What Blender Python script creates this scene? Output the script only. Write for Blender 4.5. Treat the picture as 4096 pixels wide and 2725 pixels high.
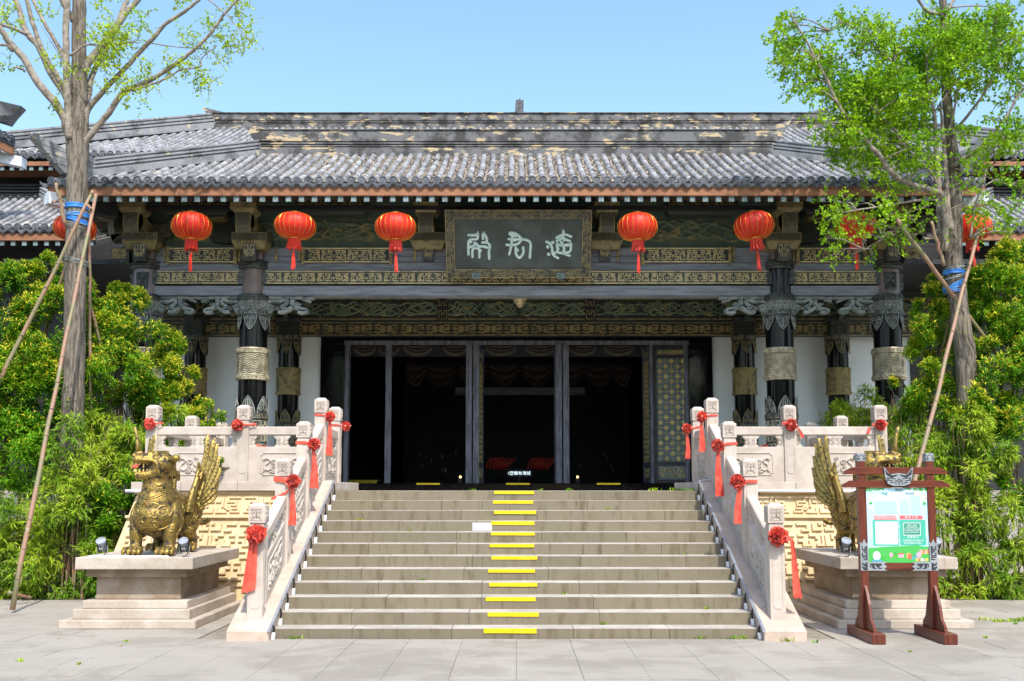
import bpy, bmesh, math, random
import numpy as np
from mathutils import Vector, Matrix, Euler
from mathutils.bvhtree import BVHTree
random.seed(7); RNG = np.random.default_rng(7)
for o in list(bpy.data.objects): bpy.data.objects.remove(o)
SC = bpy.context.scene; COL = SC.collection
rad = math.radians; PI = math.pi

# ------------------------------------------------------------------ camera, sky, sun, exposure
PITCH = rad(5.55); EYE = 1.68; FOC = 1000.0; CX, CY = 516.5, 391.8
cam_d = bpy.data.cameras.new('camera'); cam = bpy.data.objects.new('camera', cam_d); COL.objects.link(cam)
cam.location = (0, 0, EYE); cam.rotation_euler = (PI/2 + PITCH, 0, 0)
cam_d.sensor_width = 36; cam_d.lens = FOC/1024*36
cam_d.shift_x = (512-CX)/1024; cam_d.shift_y = (CY-340.5)/1024
cam_d.clip_end = 2000; SC.camera = cam

SUN = Vector((0.22, -0.72, 1.0)).normalized()        # direction towards the sun
world = bpy.data.worlds.new('World'); SC.world = world; world.use_nodes = True
wn = world.node_tree; wn.nodes.clear()
wo = wn.nodes.new('ShaderNodeOutputWorld'); wb = wn.nodes.new('ShaderNodeBackground')
sk = wn.nodes.new('ShaderNodeTexSky'); sk.sky_type = 'NISHITA'; sk.sun_disc = False
sk.sun_elevation = math.asin(SUN.z); sk.sun_rotation = math.atan2(SUN.x, SUN.y)
sk.air_density = 1.35; sk.dust_density = 2.2; sk.ozone_density = 1.6; sk.altitude = 0
wg = wn.nodes.new('ShaderNodeHueSaturation'); wg.inputs['Saturation'].default_value = 1.12; wg.inputs['Value'].default_value = 1.38; wg.inputs['Hue'].default_value = .494
wn.links.new(sk.outputs[0], wg.inputs['Color']); wn.links.new(wg.outputs[0], wb.inputs['Color'])
wb.inputs['Strength'].default_value = 0.15; wn.links.new(wb.outputs[0], wo.inputs['Surface'])
sun_d = bpy.data.lights.new('sun', 'SUN'); sun_d.energy = 3.5; sun_d.angle = rad(0.6); sun_d.color = (1.0, 0.94, 0.84)
sun = bpy.data.objects.new('sun', sun_d); COL.objects.link(sun)
sun.rotation_euler = SUN.to_track_quat('Z', 'Y').to_euler(); sun.location = (6, -10, 20)
vs = SC.view_settings; vs.view_transform = 'Standard'; vs.look = 'None'; vs.gamma = 1; vs.use_curve_mapping = False
vs.exposure = 0.5

def P(u, v, Y):
    """a point of the place at depth Y, from its direction (u, v)"""
    dx = (u*.43445-CX)/FOC; dy = (CY-v*.43445)/FOC
    t = Y/(math.cos(PITCH)-dy*math.sin(PITCH))
    return Vector((dx*t, Y, EYE+(math.sin(PITCH)+dy*math.cos(PITCH))*t))
def F(x, y, Y): return P(x/1.73779, y/1.73779, Y)
def Zf(y, Y): return F(2066, y, Y).z
def Xf(x, y, Y): return F(x, y, Y).x

# ------------------------------------------------------------------ object helpers
def tag(o, label=None, cat=None, group=None, kind=None):
    if label: o['label'] = label
    if cat: o['category'] = cat
    if group: o['group'] = group
    if kind: o['kind'] = kind
    return o
def empty(name, loc=(0, 0, 0), rz=0, parent=None):
    o = bpy.data.objects.new(name, None); COL.objects.link(o); o.location = loc; o.rotation_euler = (0, 0, rz); o.empty_display_size = .1
    if parent is not None: o.parent = parent
    return o
def kids(o): return [c for c in ALLKIDS.get(o.name, [])]
ALLKIDS = {}
def link(o, parent=None):
    COL.objects.link(o)
    if parent is not None:
        o.parent = parent; ALLKIDS.setdefault(parent.name, []).append(o)
    return o
def copy_tree(o, parent=None):
    c = o.copy(); link(c, parent)
    for ch in list(kids(o)): copy_tree(ch, c)
    return c
def piece(src, parent, loc, rot=None, scale=None):
    c = src.copy(); link(c, parent); c.location = loc
    if rot is not None: c.rotation_euler = rot
    if scale is not None: c.scale = scale
    return c

class G:
    """collects geometry for one mesh"""
    def __init__(s): s.v = []; s.f = []; s.m = []; s.mi = 0
    def add(s, vs, fs):
        b = len(s.v); s.v.extend([tuple(x) for x in vs]); s.f.extend([tuple(i+b for i in f) for f in fs]); s.m.extend([s.mi]*len(fs)); return s
    def box(s, x0, x1, y0, y1, z0, z1):
        if x0 > x1: x0, x1 = x1, x0
        if y0 > y1: y0, y1 = y1, y0
        if z0 > z1: z0, z1 = z1, z0
        return s.add([(x0,y0,z0),(x1,y0,z0),(x1,y1,z0),(x0,y1,z0),(x0,y0,z1),(x1,y0,z1),(x1,y1,z1),(x0,y1,z1)],
              [(3,2,1,0),(4,5,6,7),(0,1,5,4),(1,2,6,5),(2,3,7,6),(3,0,4,7)])
    def hexa(s, bot, top):
        return s.add(list(bot)+list(top), [(3,2,1,0),(4,5,6,7),(0,1,5,4),(1,2,6,5),(2,3,7,6),(3,0,4,7)])
    def prism(s, pts, axis, a, b):
        """pts: 2D outline; axis 'x': pts=(y,z); 'y': pts=(x,z); 'z': pts=(x,y)"""
        def m(p, t): return {'x': (t, p[0], p[1]), 'y': (p[0], t, p[1]), 'z': (p[0], p[1], t)}[axis]
        n = len(pts)
        return s.add([m(p, a) for p in pts]+[m(p, b) for p in pts], [tuple(range(n)), tuple(range(2*n-1, n-1, -1))]+[(i, i+n, (i+1) % n+n, (i+1) % n) for i in range(n)])
    def tube(s, pts, r, n=8, cap=True, flat=1.0):
        pts = [Vector(p) for p in pts]; k = len(pts)
        rs = r if isinstance(r, (list, tuple)) else [r]*k
        vs = []; up = None
        for i in range(k):
            d = (pts[min(i+1, k-1)]-pts[max(i-1, 0)])
            if d.length < 1e-9: d = Vector((0, 0, 1))
            d.normalize()
            if up is None: up = Vector((0, 0, 1)) if abs(d.z) < .9 else Vector((1, 0, 0))
            a = d.cross(up)
            if a.length < 1e-6: a = d.cross(Vector((0, 1, 0)))
            a.normalize(); b = a.cross(d).normalized(); up = b
            for j in range(n):
                t = 2*PI*j/n; vs.append(pts[i]+(a*math.cos(t)+b*math.sin(t)*flat)*rs[i])
        fs = [(i*n+j, i*n+(j+1) % n, (i+1)*n+(j+1) % n, (i+1)*n+j) for i in range(k-1) for j in range(n)]
        if cap: fs += [tuple(range(n-1, -1, -1)), tuple((k-1)*n+j for j in range(n))]
        return s.add(vs, fs)
    def lathe(s, prof, c=(0, 0), n=24, z0=0):
        vs = []; k = len(prof)
        for (r, z) in prof:
            for j in range(n):
                t = 2*PI*j/n; vs.append((c[0]+r*math.cos(t), c[1]+r*math.sin(t), z+z0))
        fs = [(i*n+j, i*n+(j+1) % n, (i+1)*n+(j+1) % n, (i+1)*n+j) for i in range(k-1) for j in range(n)]
        fs += [tuple(range(n-1, -1, -1)), tuple((k-1)*n+j for j in range(n))]
        return s.add(vs, fs)
    def ball(s, c, r, n=8, m=5, sc=(1, 1, 1)):
        vs = [(c[0], c[1], c[2]-r*sc[2])]
        for i in range(1, m):
            a = -PI/2+PI*i/m
            for j in range(n):
                t = 2*PI*j/n; vs.append((c[0]+r*sc[0]*math.cos(a)*math.cos(t), c[1]+r*sc[1]*math.cos(a)*math.sin(t), c[2]+r*sc[2]*math.sin(a)))
        vs.append((c[0], c[1], c[2]+r*sc[2])); L = len(vs)-1
        fs = [(0, 1+(j+1) % n, 1+j) for j in range(n)]
        fs += [(1+i*n+j, 1+i*n+(j+1) % n, 1+(i+1)*n+(j+1) % n, 1+(i+1)*n+j) for i in range(m-2) for j in range(n)]
        fs += [(1+(m-2)*n+j, 1+(m-2)*n+(j+1) % n, L) for j in range(n)]
        return s.add(vs, fs)
    def ribbon(s, mp, pl, w, h, top=.6, base=0.0, closed=False):
        """raised band along the 2D polyline pl on the surface mp(u, v, d)"""
        n = len(pl)
        if n < 2: return s
        L, R, l, r = [], [], [], []
        for i in range(n):
            if closed: p0, p1 = pl[i-1], pl[(i+1) % n]
            else: p0, p1 = pl[max(i-1, 0)], pl[min(i+1, n-1)]
            a = (pl[i][0]-p0[0], pl[i][1]-p0[1]); b = (p1[0]-pl[i][0], p1[1]-pl[i][1])
            la = math.hypot(*a) or 1e-9; lb = math.hypot(*b) or 1e-9
            if not closed and i == 0: a, la = b, lb
            if not closed and i == n-1: b, lb = a, la
            na = (-a[1]/la, a[0]/la); nb = (-b[1]/lb, b[0]/lb)
            m = (na[0]+nb[0], na[1]+nb[1]); lm = math.hypot(*m) or 1e-9; m = (m[0]/lm, m[1]/lm)
            c = max(.45, m[0]*na[0]+m[1]*na[1]); ww = (w[i] if isinstance(w, (list, tuple)) else w)/2
            q = (m[0]*ww/c, m[1]*ww/c); u, v = pl[i]
            L.append(mp(u+q[0], v+q[1], base)); R.append(mp(u-q[0], v-q[1], base))
            l.append(mp(u+q[0]*top, v+q[1]*top, h)); r.append(mp(u-q[0]*top, v-q[1]*top, h))
        vs = L+l+r+R; fs = []
        for i in range(n if closed else n-1):
            j = (i+1) % n
            fs += [(n+i, L_(i), L_(j), n+j), (2*n+i, n+i, n+j, 2*n+j), (3*n+i, 2*n+i, 2*n+j, 3*n+j)]
        if not closed: fs += [(0, n, 2*n, 3*n), (n-1, 4*n-1, 3*n-1, 2*n-1)]
        return s.add(vs, fs)
    def build(s, name, mat, parent=None, smooth=False, bevel=0, loc=None, rot=None):
        me = bpy.data.meshes.new(name); me.from_pydata(s.v, [], s.f); me.update()
        if isinstance(mat, (list, tuple)):
            for m in mat: me.materials.append(m)
            me.polygons.foreach_set('material_index', s.m)
        else: me.materials.append(mat)
        if smooth: me.polygons.foreach_set('use_smooth', [True]*len(me.polygons))
        o = bpy.data.objects.new(name, me); link(o, parent)
        if loc is not None: o.location = loc
        if rot is not None: o.rotation_euler = rot
        if bevel:
            b = o.modifiers.new('bevel', 'BEVEL'); b.width = bevel; b.segments = 1; b.limit_method = 'ANGLE'
        if smooth == 'auto':
            me.polygons.foreach_set('use_smooth', [True]*len(me.polygons)); set_auto(me)
        return o
def L_(i): return i
def set_auto(me, ang=35):
    bm = bmesh.new(); bm.from_mesh(me)
    for e in bm.edges: e.smooth = (len(e.link_faces) == 2 and e.calc_face_angle(0) < rad(ang))
    bm.to_mesh(me); bm.free()

def big_mesh(name, V, Fq, mat, parent=None, rnd=None, smooth=False):
    """fast mesh from numpy arrays; Fq (n, k); rnd: per-face random in the attribute 'rnd'"""
    V = np.asarray(V, np.float32); Fq = np.asarray(Fq, np.int32); n, k = Fq.shape
    me = bpy.data.meshes.new(name); me.vertices.add(len(V)); me.vertices.foreach_set('co', V.ravel())
    me.loops.add(n*k); me.loops.foreach_set('vertex_index', Fq.ravel()); me.polygons.add(n)
    me.polygons.foreach_set('loop_start', np.arange(0, n*k, k, dtype=np.int32))
    if smooth: me.polygons.foreach_set('use_smooth', np.ones(n, bool))
    me.update(calc_edges=True)
    if rnd is not None:
        a = me.attributes.new('rnd', 'FLOAT', 'FACE'); a.data.foreach_set('value', np.asarray(rnd, np.float32))
    me.materials.append(mat); o = bpy.data.objects.new(name, me); link(o, parent); return o
def scatter(name, src, mats, mat, parent=None, smooth=False, rnd=None):
    """joins copies of the quad mesh src=(V, F) at the 4x4 matrices mats into one mesh"""
    V = np.asarray(src[0], float); Fq = np.asarray(src[1]); n = len(mats)
    Mx = np.asarray(mats, float); V4 = np.c_[V, np.ones(len(V))]
    W = np.einsum('nij,kj->nki', Mx[:, :3, :], V4).reshape(-1, 3)
    FF = (Fq[None]+(np.arange(n)*len(V))[:, None, None]).reshape(-1, Fq.shape[1])
    if rnd is None: rnd = RNG.random(n)
    return big_mesh(name, W, FF, mat, parent, np.repeat(rnd, len(Fq)), smooth)

def spiral(cx, cy, r0, r1, a0, turns, n=14):
    return [(cx+(r0+(r1-r0)*i/n)*math.cos(a0+2*PI*turns*i/n), cy+(r0+(r1-r0)*i/n)*math.sin(a0+2*PI*turns*i/n)) for i in range(n+1)]
def curve(pts, n=4):
    """Catmull-Rom through the points"""
    out = []; k = len(pts)
    for i in range(k-1):
        p = [pts[max(i-1, 0)], pts[i], pts[i+1], pts[min(i+2, k-1)]]
        for j in range(n):
            t = j/n
            out.append(tuple(.5*((2*p[1][d])+(-p[0][d]+p[2][d])*t+(2*p[0][d]-5*p[1][d]+4*p[2][d]-p[3][d])*t*t+(-p[0][d]+3*p[1][d]-3*p[2][d]+p[3][d])*t**3) for d in range(len(p[1]))))
    out.append(tuple(pts[-1])); return out
def mirror(pl, W): return [(W-x, y) for (x, y) in pl]
def fit(pls, u0, u1, v0, v1, W, H, flip=False):
    s = (u1-u0)/W; t = (v1-v0)/H
    return [[(u0+(W-x if flip else x)*s, v0+y*t) for (x, y) in pl] for pl in pls]

# ornament units -------------------------------------------------------------
FRET = [[(.2,5.6),(2.6,5.6),(2.6,4.4),(1.0,4.4),(1.0,3.2),(2.2,3.2)], [(3.4,5.6),(5.4,5.6),(5.4,4.6),(4.2,4.6),(4.2,3.6),(5.6,3.6)],
        [(.2,.4),(2.0,.4),(2.6,1.0),(2.6,2.0),(1.2,2.0),(1.2,1.3)], [(3.4,2.8),(3.4,.4),(5.6,.4),(5.6,1.8),(4.4,1.8)],
        [(.2,3.2),(.2,1.6)], [(3.4,4.4),(3.4,3.6),(2.9,3.0)], [(5.8,2.8),(4.6,2.8)]]
SCROLL = [spiral(1.2,1.6,1.0,.25,PI,-1.2), spiral(1.2,4.4,1.0,.25,PI,1.2), curve([(.2,3),(1.6,3),(2.6,4.6),(3.8,5.4),(5.6,4.8)]),
          curve([(1.8,3),(2.8,1.6),(3.8,.6),(5.6,1.2)]), spiral(4.4,3,1.1,.3,0,1.3), [(2.6,3),(3.3,3)], spiral(3.0,.9,.5,.15,0,1)]
def fret_band(g, mp, u0, u1, v0, v1, w, h, unit=None, pls=FRET, W=6.0, H=6.0):
    unit = unit or (v1-v0)*1.05; n = max(2, int(round((u1-u0)/unit))); n += n % 2; s = (u1-u0)/n
    for i in range(n):
        for pl in fit(pls, u0+i*s+s*.03, u0+(i+1)*s-s*.03, v0, v1, W, H, flip=i % 2): g.ribbon(mp, pl, w, h)
def plane_y(Y, sgn=-1): return lambda u, v, d: (u, Y+sgn*d, v)
def plane_x(X, sgn=1): return lambda u, v, d: (X+sgn*d, u, v)
def cyl(cx, cy, r, k=1.0):
    """u = arc length, 0 facing the camera (-Y)"""
    return lambda u, v, d: (cx+(r+d)*math.sin(u/r*k), cy-(r+d)*math.cos(u/r*k), v)

# ------------------------------------------------------------------ materials
MATS = {}
def M(name, c1, c2=None, sc=3.0, thr=(.42, .6), rough=.65, metal=0, bump=0, bs=40, c3=None, s3=9.0, t3=(.55, .7), rnd=0, st=(1, 1, 1), coat=0, spec=.5,
      trans=0, det=8, dist=0, m2=None, r2=None, emit=0, sheen=0, st3=(1, 1, 1), fine=0, point=0):
    if name in MATS: return MATS[name]
    m = bpy.data.materials.new(name); m.use_nodes = True; nt = m.node_tree; N = nt.nodes; K = nt.links
    b = N['Principled BSDF']; out = N['Material Output']
    geo = N.new('ShaderNodeNewGeometry')
    def noise(scale, stv, detail=8, off=0, dd=0):
        mp = N.new('ShaderNodeMapping'); mp.inputs['Scale'].default_value = stv; mp.inputs['Location'].default_value = (off, off*.7, off*1.3)
        K.new(geo.outputs['Position'], mp.inputs['Vector'])
        t = N.new('ShaderNodeTexNoise'); t.inputs['Scale'].default_value = scale; t.inputs['Detail'].default_value = detail; t.inputs['Roughness'].default_value = .62
        t.inputs['Distortion'].default_value = dd; K.new(mp.outputs[0], t.inputs['Vector']); return t.outputs['Fac']
    def ramp(src, a, bb):
        r = N.new('ShaderNodeMapRange'); r.inputs['From Min'].default_value = a; r.inputs['From Max'].default_value = bb; r.interpolation_type = 'SMOOTHSTEP'
        K.new(src, r.inputs['Value']); return r.outputs[0]
    def mix(fac, A, B):
        x = N.new('ShaderNodeMix'); x.data_type = 'RGBA'; K.new(fac, x.inputs[0])
        for s_, val in ((x.inputs[6], A), (x.inputs[7], B)):
            if hasattr(val, 'is_linked'): K.new(val, s_)
            else: s_.default_value = (*val, 1)
        return x.outputs[2]
    col = None; f1 = None
    if c2 is not None:
        src_ = noise(sc, st, det, 3.1, dist)
        if point:      # mix follows the relief: hollows get the darker second colour
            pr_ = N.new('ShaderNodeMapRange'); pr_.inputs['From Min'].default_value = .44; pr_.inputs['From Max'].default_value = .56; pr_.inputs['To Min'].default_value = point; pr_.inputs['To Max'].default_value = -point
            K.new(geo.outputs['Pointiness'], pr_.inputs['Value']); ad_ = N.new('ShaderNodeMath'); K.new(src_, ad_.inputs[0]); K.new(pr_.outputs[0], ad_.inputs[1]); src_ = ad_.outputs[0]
        f1 = ramp(src_, *thr); col = mix(f1, c1, c2)
    if c3 is not None:
        f3 = ramp(noise(s3, st3, 8, 11.7), *t3); col = mix(f3, col if col is not None else c1, c3)
    if rnd or fine:
        if col is None:
            cc = N.new('ShaderNodeRGB'); cc.outputs[0].default_value = (*c1, 1); col = cc.outputs[0]
        val = None
        if rnd:
            at = N.new('ShaderNodeAttribute'); at.attribute_name = 'rnd'; oi = N.new('ShaderNodeObjectInfo')
            ad = N.new('ShaderNodeMath'); ad.operation = 'ADD'; K.new(at.outputs['Fac'], ad.inputs[0]); K.new(oi.outputs['Random'], ad.inputs[1])
            fr = N.new('ShaderNodeMath'); fr.operation = 'FRACT'; K.new(ad.outputs[0], fr.inputs[0])
            mr = N.new('ShaderNodeMapRange'); mr.inputs['To Min'].default_value = 1-rnd; mr.inputs['To Max'].default_value = 1+rnd; K.new(fr.outputs[0], mr.inputs['Value']); val = mr.outputs[0]
        if fine:
            mr2 = N.new('ShaderNodeMapRange'); mr2.inputs['From Min'].default_value = .3; mr2.inputs['From Max'].default_value = .7
            mr2.inputs['To Min'].default_value = 1-fine; mr2.inputs['To Max'].default_value = 1+fine; K.new(noise(55, (1, 1, 1), 4, 7.7), mr2.inputs['Value'])
            if val is None: val = mr2.outputs[0]
            else:
                mm = N.new('ShaderNodeMath'); mm.operation = 'MULTIPLY'; K.new(val, mm.inputs[0]); K.new(mr2.outputs[0], mm.inputs[1]); val = mm.outputs[0]
        vm = N.new('ShaderNodeVectorMath'); vm.operation = 'SCALE'; K.new(col, vm.inputs[0]); K.new(val, vm.inputs['Scale']); col = vm.outputs[0]
    if col is not None: K.new(col, b.inputs['Base Color'])
    else: b.inputs['Base Color'].default_value = (*c1, 1)
    b.inputs['Roughness'].default_value = rough; b.inputs['Metallic'].default_value = metal; b.inputs['Specular IOR Level'].default_value = spec
    if f1 is not None and m2 is not None:
        r = N.new('ShaderNodeMapRange'); r.inputs['To Min'].default_value = metal; r.inputs['To Max'].default_value = m2; K.new(f1, r.inputs['Value']); K.new(r.outputs[0], b.inputs['Metallic'])
    if f1 is not None and r2 is not None:
        r = N.new('ShaderNodeMapRange'); r.inputs['To Min'].default_value = rough; r.inputs['To Max'].default_value = r2; K.new(f1, r.inputs['Value']); K.new(r.outputs[0], b.inputs['Roughness'])
    if coat: b.inputs['Coat Weight'].default_value = coat; b.inputs['Coat Roughness'].default_value = .12
    if sheen: b.inputs['Sheen Weight'].default_value = sheen
    if emit: b.inputs['Emission Color'].default_value = (*c1, 1); b.inputs['Emission Strength'].default_value = emit
    if bump:
        bp = N.new('ShaderNodeBump'); bp.inputs['Strength'].default_value = min(1, bump); bp.inputs['Distance'].default_value = .01*max(1, bump)
        K.new(noise(bs, st, 6, 5), bp.inputs['Height']); K.new(bp.outputs[0], b.inputs['Normal'])
    if trans:
        tr = N.new('ShaderNodeBsdfTranslucent'); ms = N.new('ShaderNodeMixShader'); ms.inputs[0].default_value = trans
        if col is not None: K.new(col, tr.inputs['Color'])
        else: tr.inputs['Color'].default_value = (*c1, 1)
        K.new(b.outputs[0], ms.inputs[1]); K.new(tr.outputs[0], ms.inputs[2]); K.new(ms.outputs[0], out.inputs['Surface'])
    MATS[name] = m; return m

STONE = M('pale_granite', (.53,.465,.41), (.44,.38,.33), sc=2.2, rough=.75, bump=.25, bs=90, c3=(.33,.30,.27), s3=70, t3=(.60,.72), rnd=.04)
STONE_P = M('pink_granite', (.52,.42,.35), (.43,.34,.28), sc=3, rough=.75, bump=.25, bs=90, c3=(.34,.28,.24), s3=70, t3=(.60,.72), rnd=.05)
CARVE = M('carved_granite', (.54,.48,.42), (.42,.37,.32), sc=8, rough=.8, bump=.3, bs=120)
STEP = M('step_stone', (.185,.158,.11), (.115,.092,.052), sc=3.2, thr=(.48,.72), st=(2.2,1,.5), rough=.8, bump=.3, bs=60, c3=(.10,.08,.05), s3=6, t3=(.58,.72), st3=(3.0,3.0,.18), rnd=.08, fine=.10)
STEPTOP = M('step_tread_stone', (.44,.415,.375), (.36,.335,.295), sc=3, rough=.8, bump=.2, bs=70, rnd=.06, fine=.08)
STEPPALE = M('replacement_stone', (.50,.50,.51), (.42,.42,.43), sc=5, rough=.75, bump=.2, bs=70)
PAVER = M('paver_stone', (.33,.302,.265), (.265,.24,.205), sc=1.1, dist=.8, rough=.8, bump=.3, bs=60, rnd=.035, c3=(.37,.34,.30), s3=2.1, t3=(.62,.8), fine=.09)
GROUT = M('grout_dirt', (.26,.23,.19), (.20,.175,.135), sc=6, rough=.95, bump=.5, bs=30)
EARTH = M('soil', (.08,.06,.04), (.05,.045,.03), sc=5, rough=1, bump=1, bs=12)
PEDST = M('pedestal_granite', (.50,.445,.385), (.40,.34,.28), sc=2.0, rough=.8, bump=.3, bs=70, c3=(.26,.19,.13), s3=5, t3=(.6,.8), st3=(3,3,.4), fine=.10, rnd=.06)
PEDBODY = M('pedestal_brown_granite', (.34,.28,.22), (.24,.18,.12), sc=2.4, rough=.8, bump=.3, bs=70, c3=(.40,.36,.32), s3=2.5, t3=(.6,.8), fine=.12)
YELLOW = M('ochre_plaster', (.64,.52,.33), (.56,.43,.25), sc=3, rough=.85, bump=.25, bs=30, c3=(.50,.34,.17), s3=9, t3=(.64,.8))
TILE = M('grey_roof_tile', (.31,.31,.325), (.19,.195,.21), sc=6, rough=.75, bump=.35, bs=60, c3=(.40,.36,.30), s3=3.2, t3=(.56,.72), rnd=.32, fine=.12)
PAN = M('dark_pan_tile', (.06,.06,.062), (.03,.03,.032), sc=9, rough=.85, bump=.4, bs=60, rnd=.3, c3=(.26,.23,.19), s3=12, t3=(.58,.7))  # dark base tone between the tile rows, with beige spots
TILE_D = M('dark_roof_tile', (.115,.125,.15), (.055,.06,.075), sc=8, rough=.7, bump=.4, bs=70, rnd=.25, c3=(.30,.29,.27), s3=8, t3=(.62,.74))
MORTAR = M('crumbled_mortar', (.46,.38,.29), (.28,.24,.20), sc=12, rough=.95, bump=.6, bs=50, rnd=.3)
RIDGE = M('weathered_ridge_plaster', (.135,.137,.145), (.045,.045,.047), sc=3.2, thr=(.44,.60), rough=.85, bump=.5, bs=25, c3=(.44,.35,.22), s3=4.6, t3=(.57,.615), st3=(.55,1,1.6), fine=.15)
RIDGEL = M('pale_ridge_plaster', (.25,.26,.28), (.11,.115,.125), sc=2.5, thr=(.45,.65), rough=.85, bump=.4, bs=25, c3=(.46,.40,.30), s3=3.6, t3=(.60,.66), fine=.12)
FASCIA = M('orange_fascia_paint', (.30,.135,.07), (.22,.095,.048), sc=3, rough=.75, bump=.3, bs=20, c3=(.33,.30,.26), s3=2.4, t3=(.66,.70), st3=(.5,1,3), fine=.1)
RAFTER = M('rafter_end_paint', (.20,.27,.29), (.12,.17,.18), sc=20, rough=.7, bump=.3, rnd=.15)
RAFTSIDE = M('pale_rafter', (.14,.135,.12), (.08,.08,.07), sc=8, rough=.8, rnd=.2)
WOODBK = M('black_timber', (.018,.019,.023), (.010,.010,.012), sc=6, rough=.55, bump=.3, bs=30, st=(1,1,5))
BEAM = M('blue_grey_timber', (.23,.255,.30), (.15,.165,.20), sc=4, st=(.4,1,4), rough=.6, bump=.25, bs=30, c3=(.20,.21,.23), s3=6, t3=(.68,.8))
BRONZE = M('bronze_green', (.022,.030,.026), (.035,.04,.03), sc=5, rough=.5, metal=.0, bump=.4, bs=50)
REL2 = M('lightened_gilt_relief', (.13,.18,.125), (.33,.29,.12), sc=7, thr=(.48,.66), rough=.45, bump=.4, bs=50)  # gilt touches, plus highlights put into the colour of the raised strokes
GREENREL = M('verdigris_relief', (.075,.12,.095), (.17,.16,.075), sc=4, thr=(.5,.7), rough=.5, bump=.5, bs=40)
GOLDW = M('worn_gilding', (.62,.52,.27), (.26,.24,.16), sc=9, thr=(.42,.66), rough=.45, metal=.15, bump=.3, bs=60)
GOLDD = M('dull_gilding', (.36,.29,.12), (.12,.11,.07), sc=9, thr=(.42,.66), rough=.5, metal=.1, bump=.3, bs=60)
PEWTER = M('grey_bronze_casting', (.075,.088,.086), (.03,.037,.036), sc=9, rough=.5, metal=.1, bump=.4, bs=70, c3=(.24,.235,.18), s3=14, t3=(.6,.75))
PEWTL = M('raised_grey_bronze', (.36,.39,.36), (.22,.24,.21), sc=9, rough=.5, metal=.1, bump=.3, bs=70)
CREAMM = M('pale_woven_bronze', (.46,.42,.30), (.28,.25,.17), sc=8, rough=.45, metal=.15, bump=.3, bs=60)
LACQ = M('black_lacquer', (.004,.004,.005), (.006,.006,.008), sc=5, rough=.06, r2=.12, spec=.24, bump=.12, bs=9, st=(1,1,.35))
GREYSH = M('mauve_grey_shaft', (.20,.175,.20), (.15,.125,.135), sc=2, rough=.35, bump=.1)
BROWNSH = M('brown_shaft', (.17,.125,.115), (.13,.095,.085), sc=2, rough=.35, bump=.1)
WHITEW = M('white_wall', (.80,.85,.87), (.75,.80,.82), sc=1.3, rough=.85)
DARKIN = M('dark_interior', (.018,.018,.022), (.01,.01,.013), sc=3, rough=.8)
DOORF = M('worn_door_timber', (.13,.14,.18), (.06,.065,.085), sc=6, st=(3,3,.4), rough=.6, bump=.5, bs=22, c3=(.22,.20,.20), s3=8, t3=(.66,.8))
DOORP = M('door_green_panel', (.09,.135,.145), (.06,.09,.095), sc=4, rough=.5, bump=.2)
GOLDLAT = M('gilded_lattice', (.46,.37,.14), (.28,.23,.10), sc=7, rough=.5, metal=.1)
CURT = M('brown_valance', (.055,.035,.028), (.03,.02,.017), sc=10, rough=.7)
FRINGE = M('valance_fringe', (.13,.11,.085), rough=.8)
TAPE = M('yellow_tape', (.85,.62,.0), (.76,.54,.0), sc=8, rough=.5, fine=.06, c3=(.42,.34,.14), s3=30, t3=(.66,.70))
RED = M('lantern_silk', (.80,.040,.014), (.66,.02,.008), sc=2.5, rough=.5, trans=.28, bump=.35, bs=14)
REDT = M('tassel_thread', (.80,.06,.03), (.62,.03,.02), sc=30, rough=.6, bump=.5, bs=150, rnd=.15)
GOLDP = M('gold_paper', (.72,.46,.07), (.55,.33,.04), sc=10, rough=.3, metal=.6)
SATIN = M('red_satin', (.72,.095,.055), (.58,.05,.03), sc=10, rough=.30, spec=.8, sheen=.2, rnd=.10, bump=.8, bs=22)
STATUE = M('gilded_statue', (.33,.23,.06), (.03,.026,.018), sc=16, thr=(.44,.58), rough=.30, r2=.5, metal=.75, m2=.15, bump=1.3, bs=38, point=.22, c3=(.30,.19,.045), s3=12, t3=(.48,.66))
GILT2 = M('gilded_relief', (.42,.30,.085), (.05,.04,.022), sc=22, thr=(.50,.64), rough=.32, metal=.7, m2=.2, bump=.8, bs=60)
TEETH = M('gilded_teeth', (.75,.56,.20), rough=.35, metal=.5)
SIGNW = M('red_brown_wood_foil', (.155,.036,.018), (.075,.017,.012), sc=7, st=(7,7,.35), rough=.32, thr=(.4,.65), spec=.5)
SIGNH = M('red_brown_wood_foil_level', (.155,.036,.018), (.075,.017,.012), sc=7, st=(.35,7,7), rough=.32, thr=(.4,.65))
SIGNG = M('sign_grey_plate', (.30,.33,.36), (.24,.27,.30), sc=5, rough=.5)
BLACKP = M('sign_black_plate', (.02,.022,.03), rough=.5)
METAL = M('brushed_metal', (.55,.60,.68), (.45,.50,.58), sc=8, rough=.35, metal=.7)
WHITEP = M('white_plastic', (.80,.80,.80), rough=.4)
GREYP = M('grey_plastic', (.30,.33,.38), (.24,.27,.31), sc=6, rough=.45)
BLACKR = M('black_rubber', (.02,.02,.022), rough=.6)
BARK = M('ginkgo_bark', (.22,.19,.155), (.085,.07,.055), sc=12, dist=.5, st=(2.4,2.4,.30), rough=.95, bump=3.5, bs=13, c3=(.24,.23,.09), s3=1.6, t3=(.58,.72), fine=.15)
BARKL = M('pale_branch_bark', (.30,.26,.215), (.17,.145,.12), sc=12, rough=.9, bump=1.2, bs=25, c3=(.27,.26,.11), s3=1.8, t3=(.60,.75))
POLE = M('bamboo_pole', (.31,.18,.12), (.20,.20,.10), sc=2.6, thr=(.44,.60), rough=.5, bump=.2, bs=30, c3=(.42,.34,.26), s3=5, t3=(.62,.76))
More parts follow.
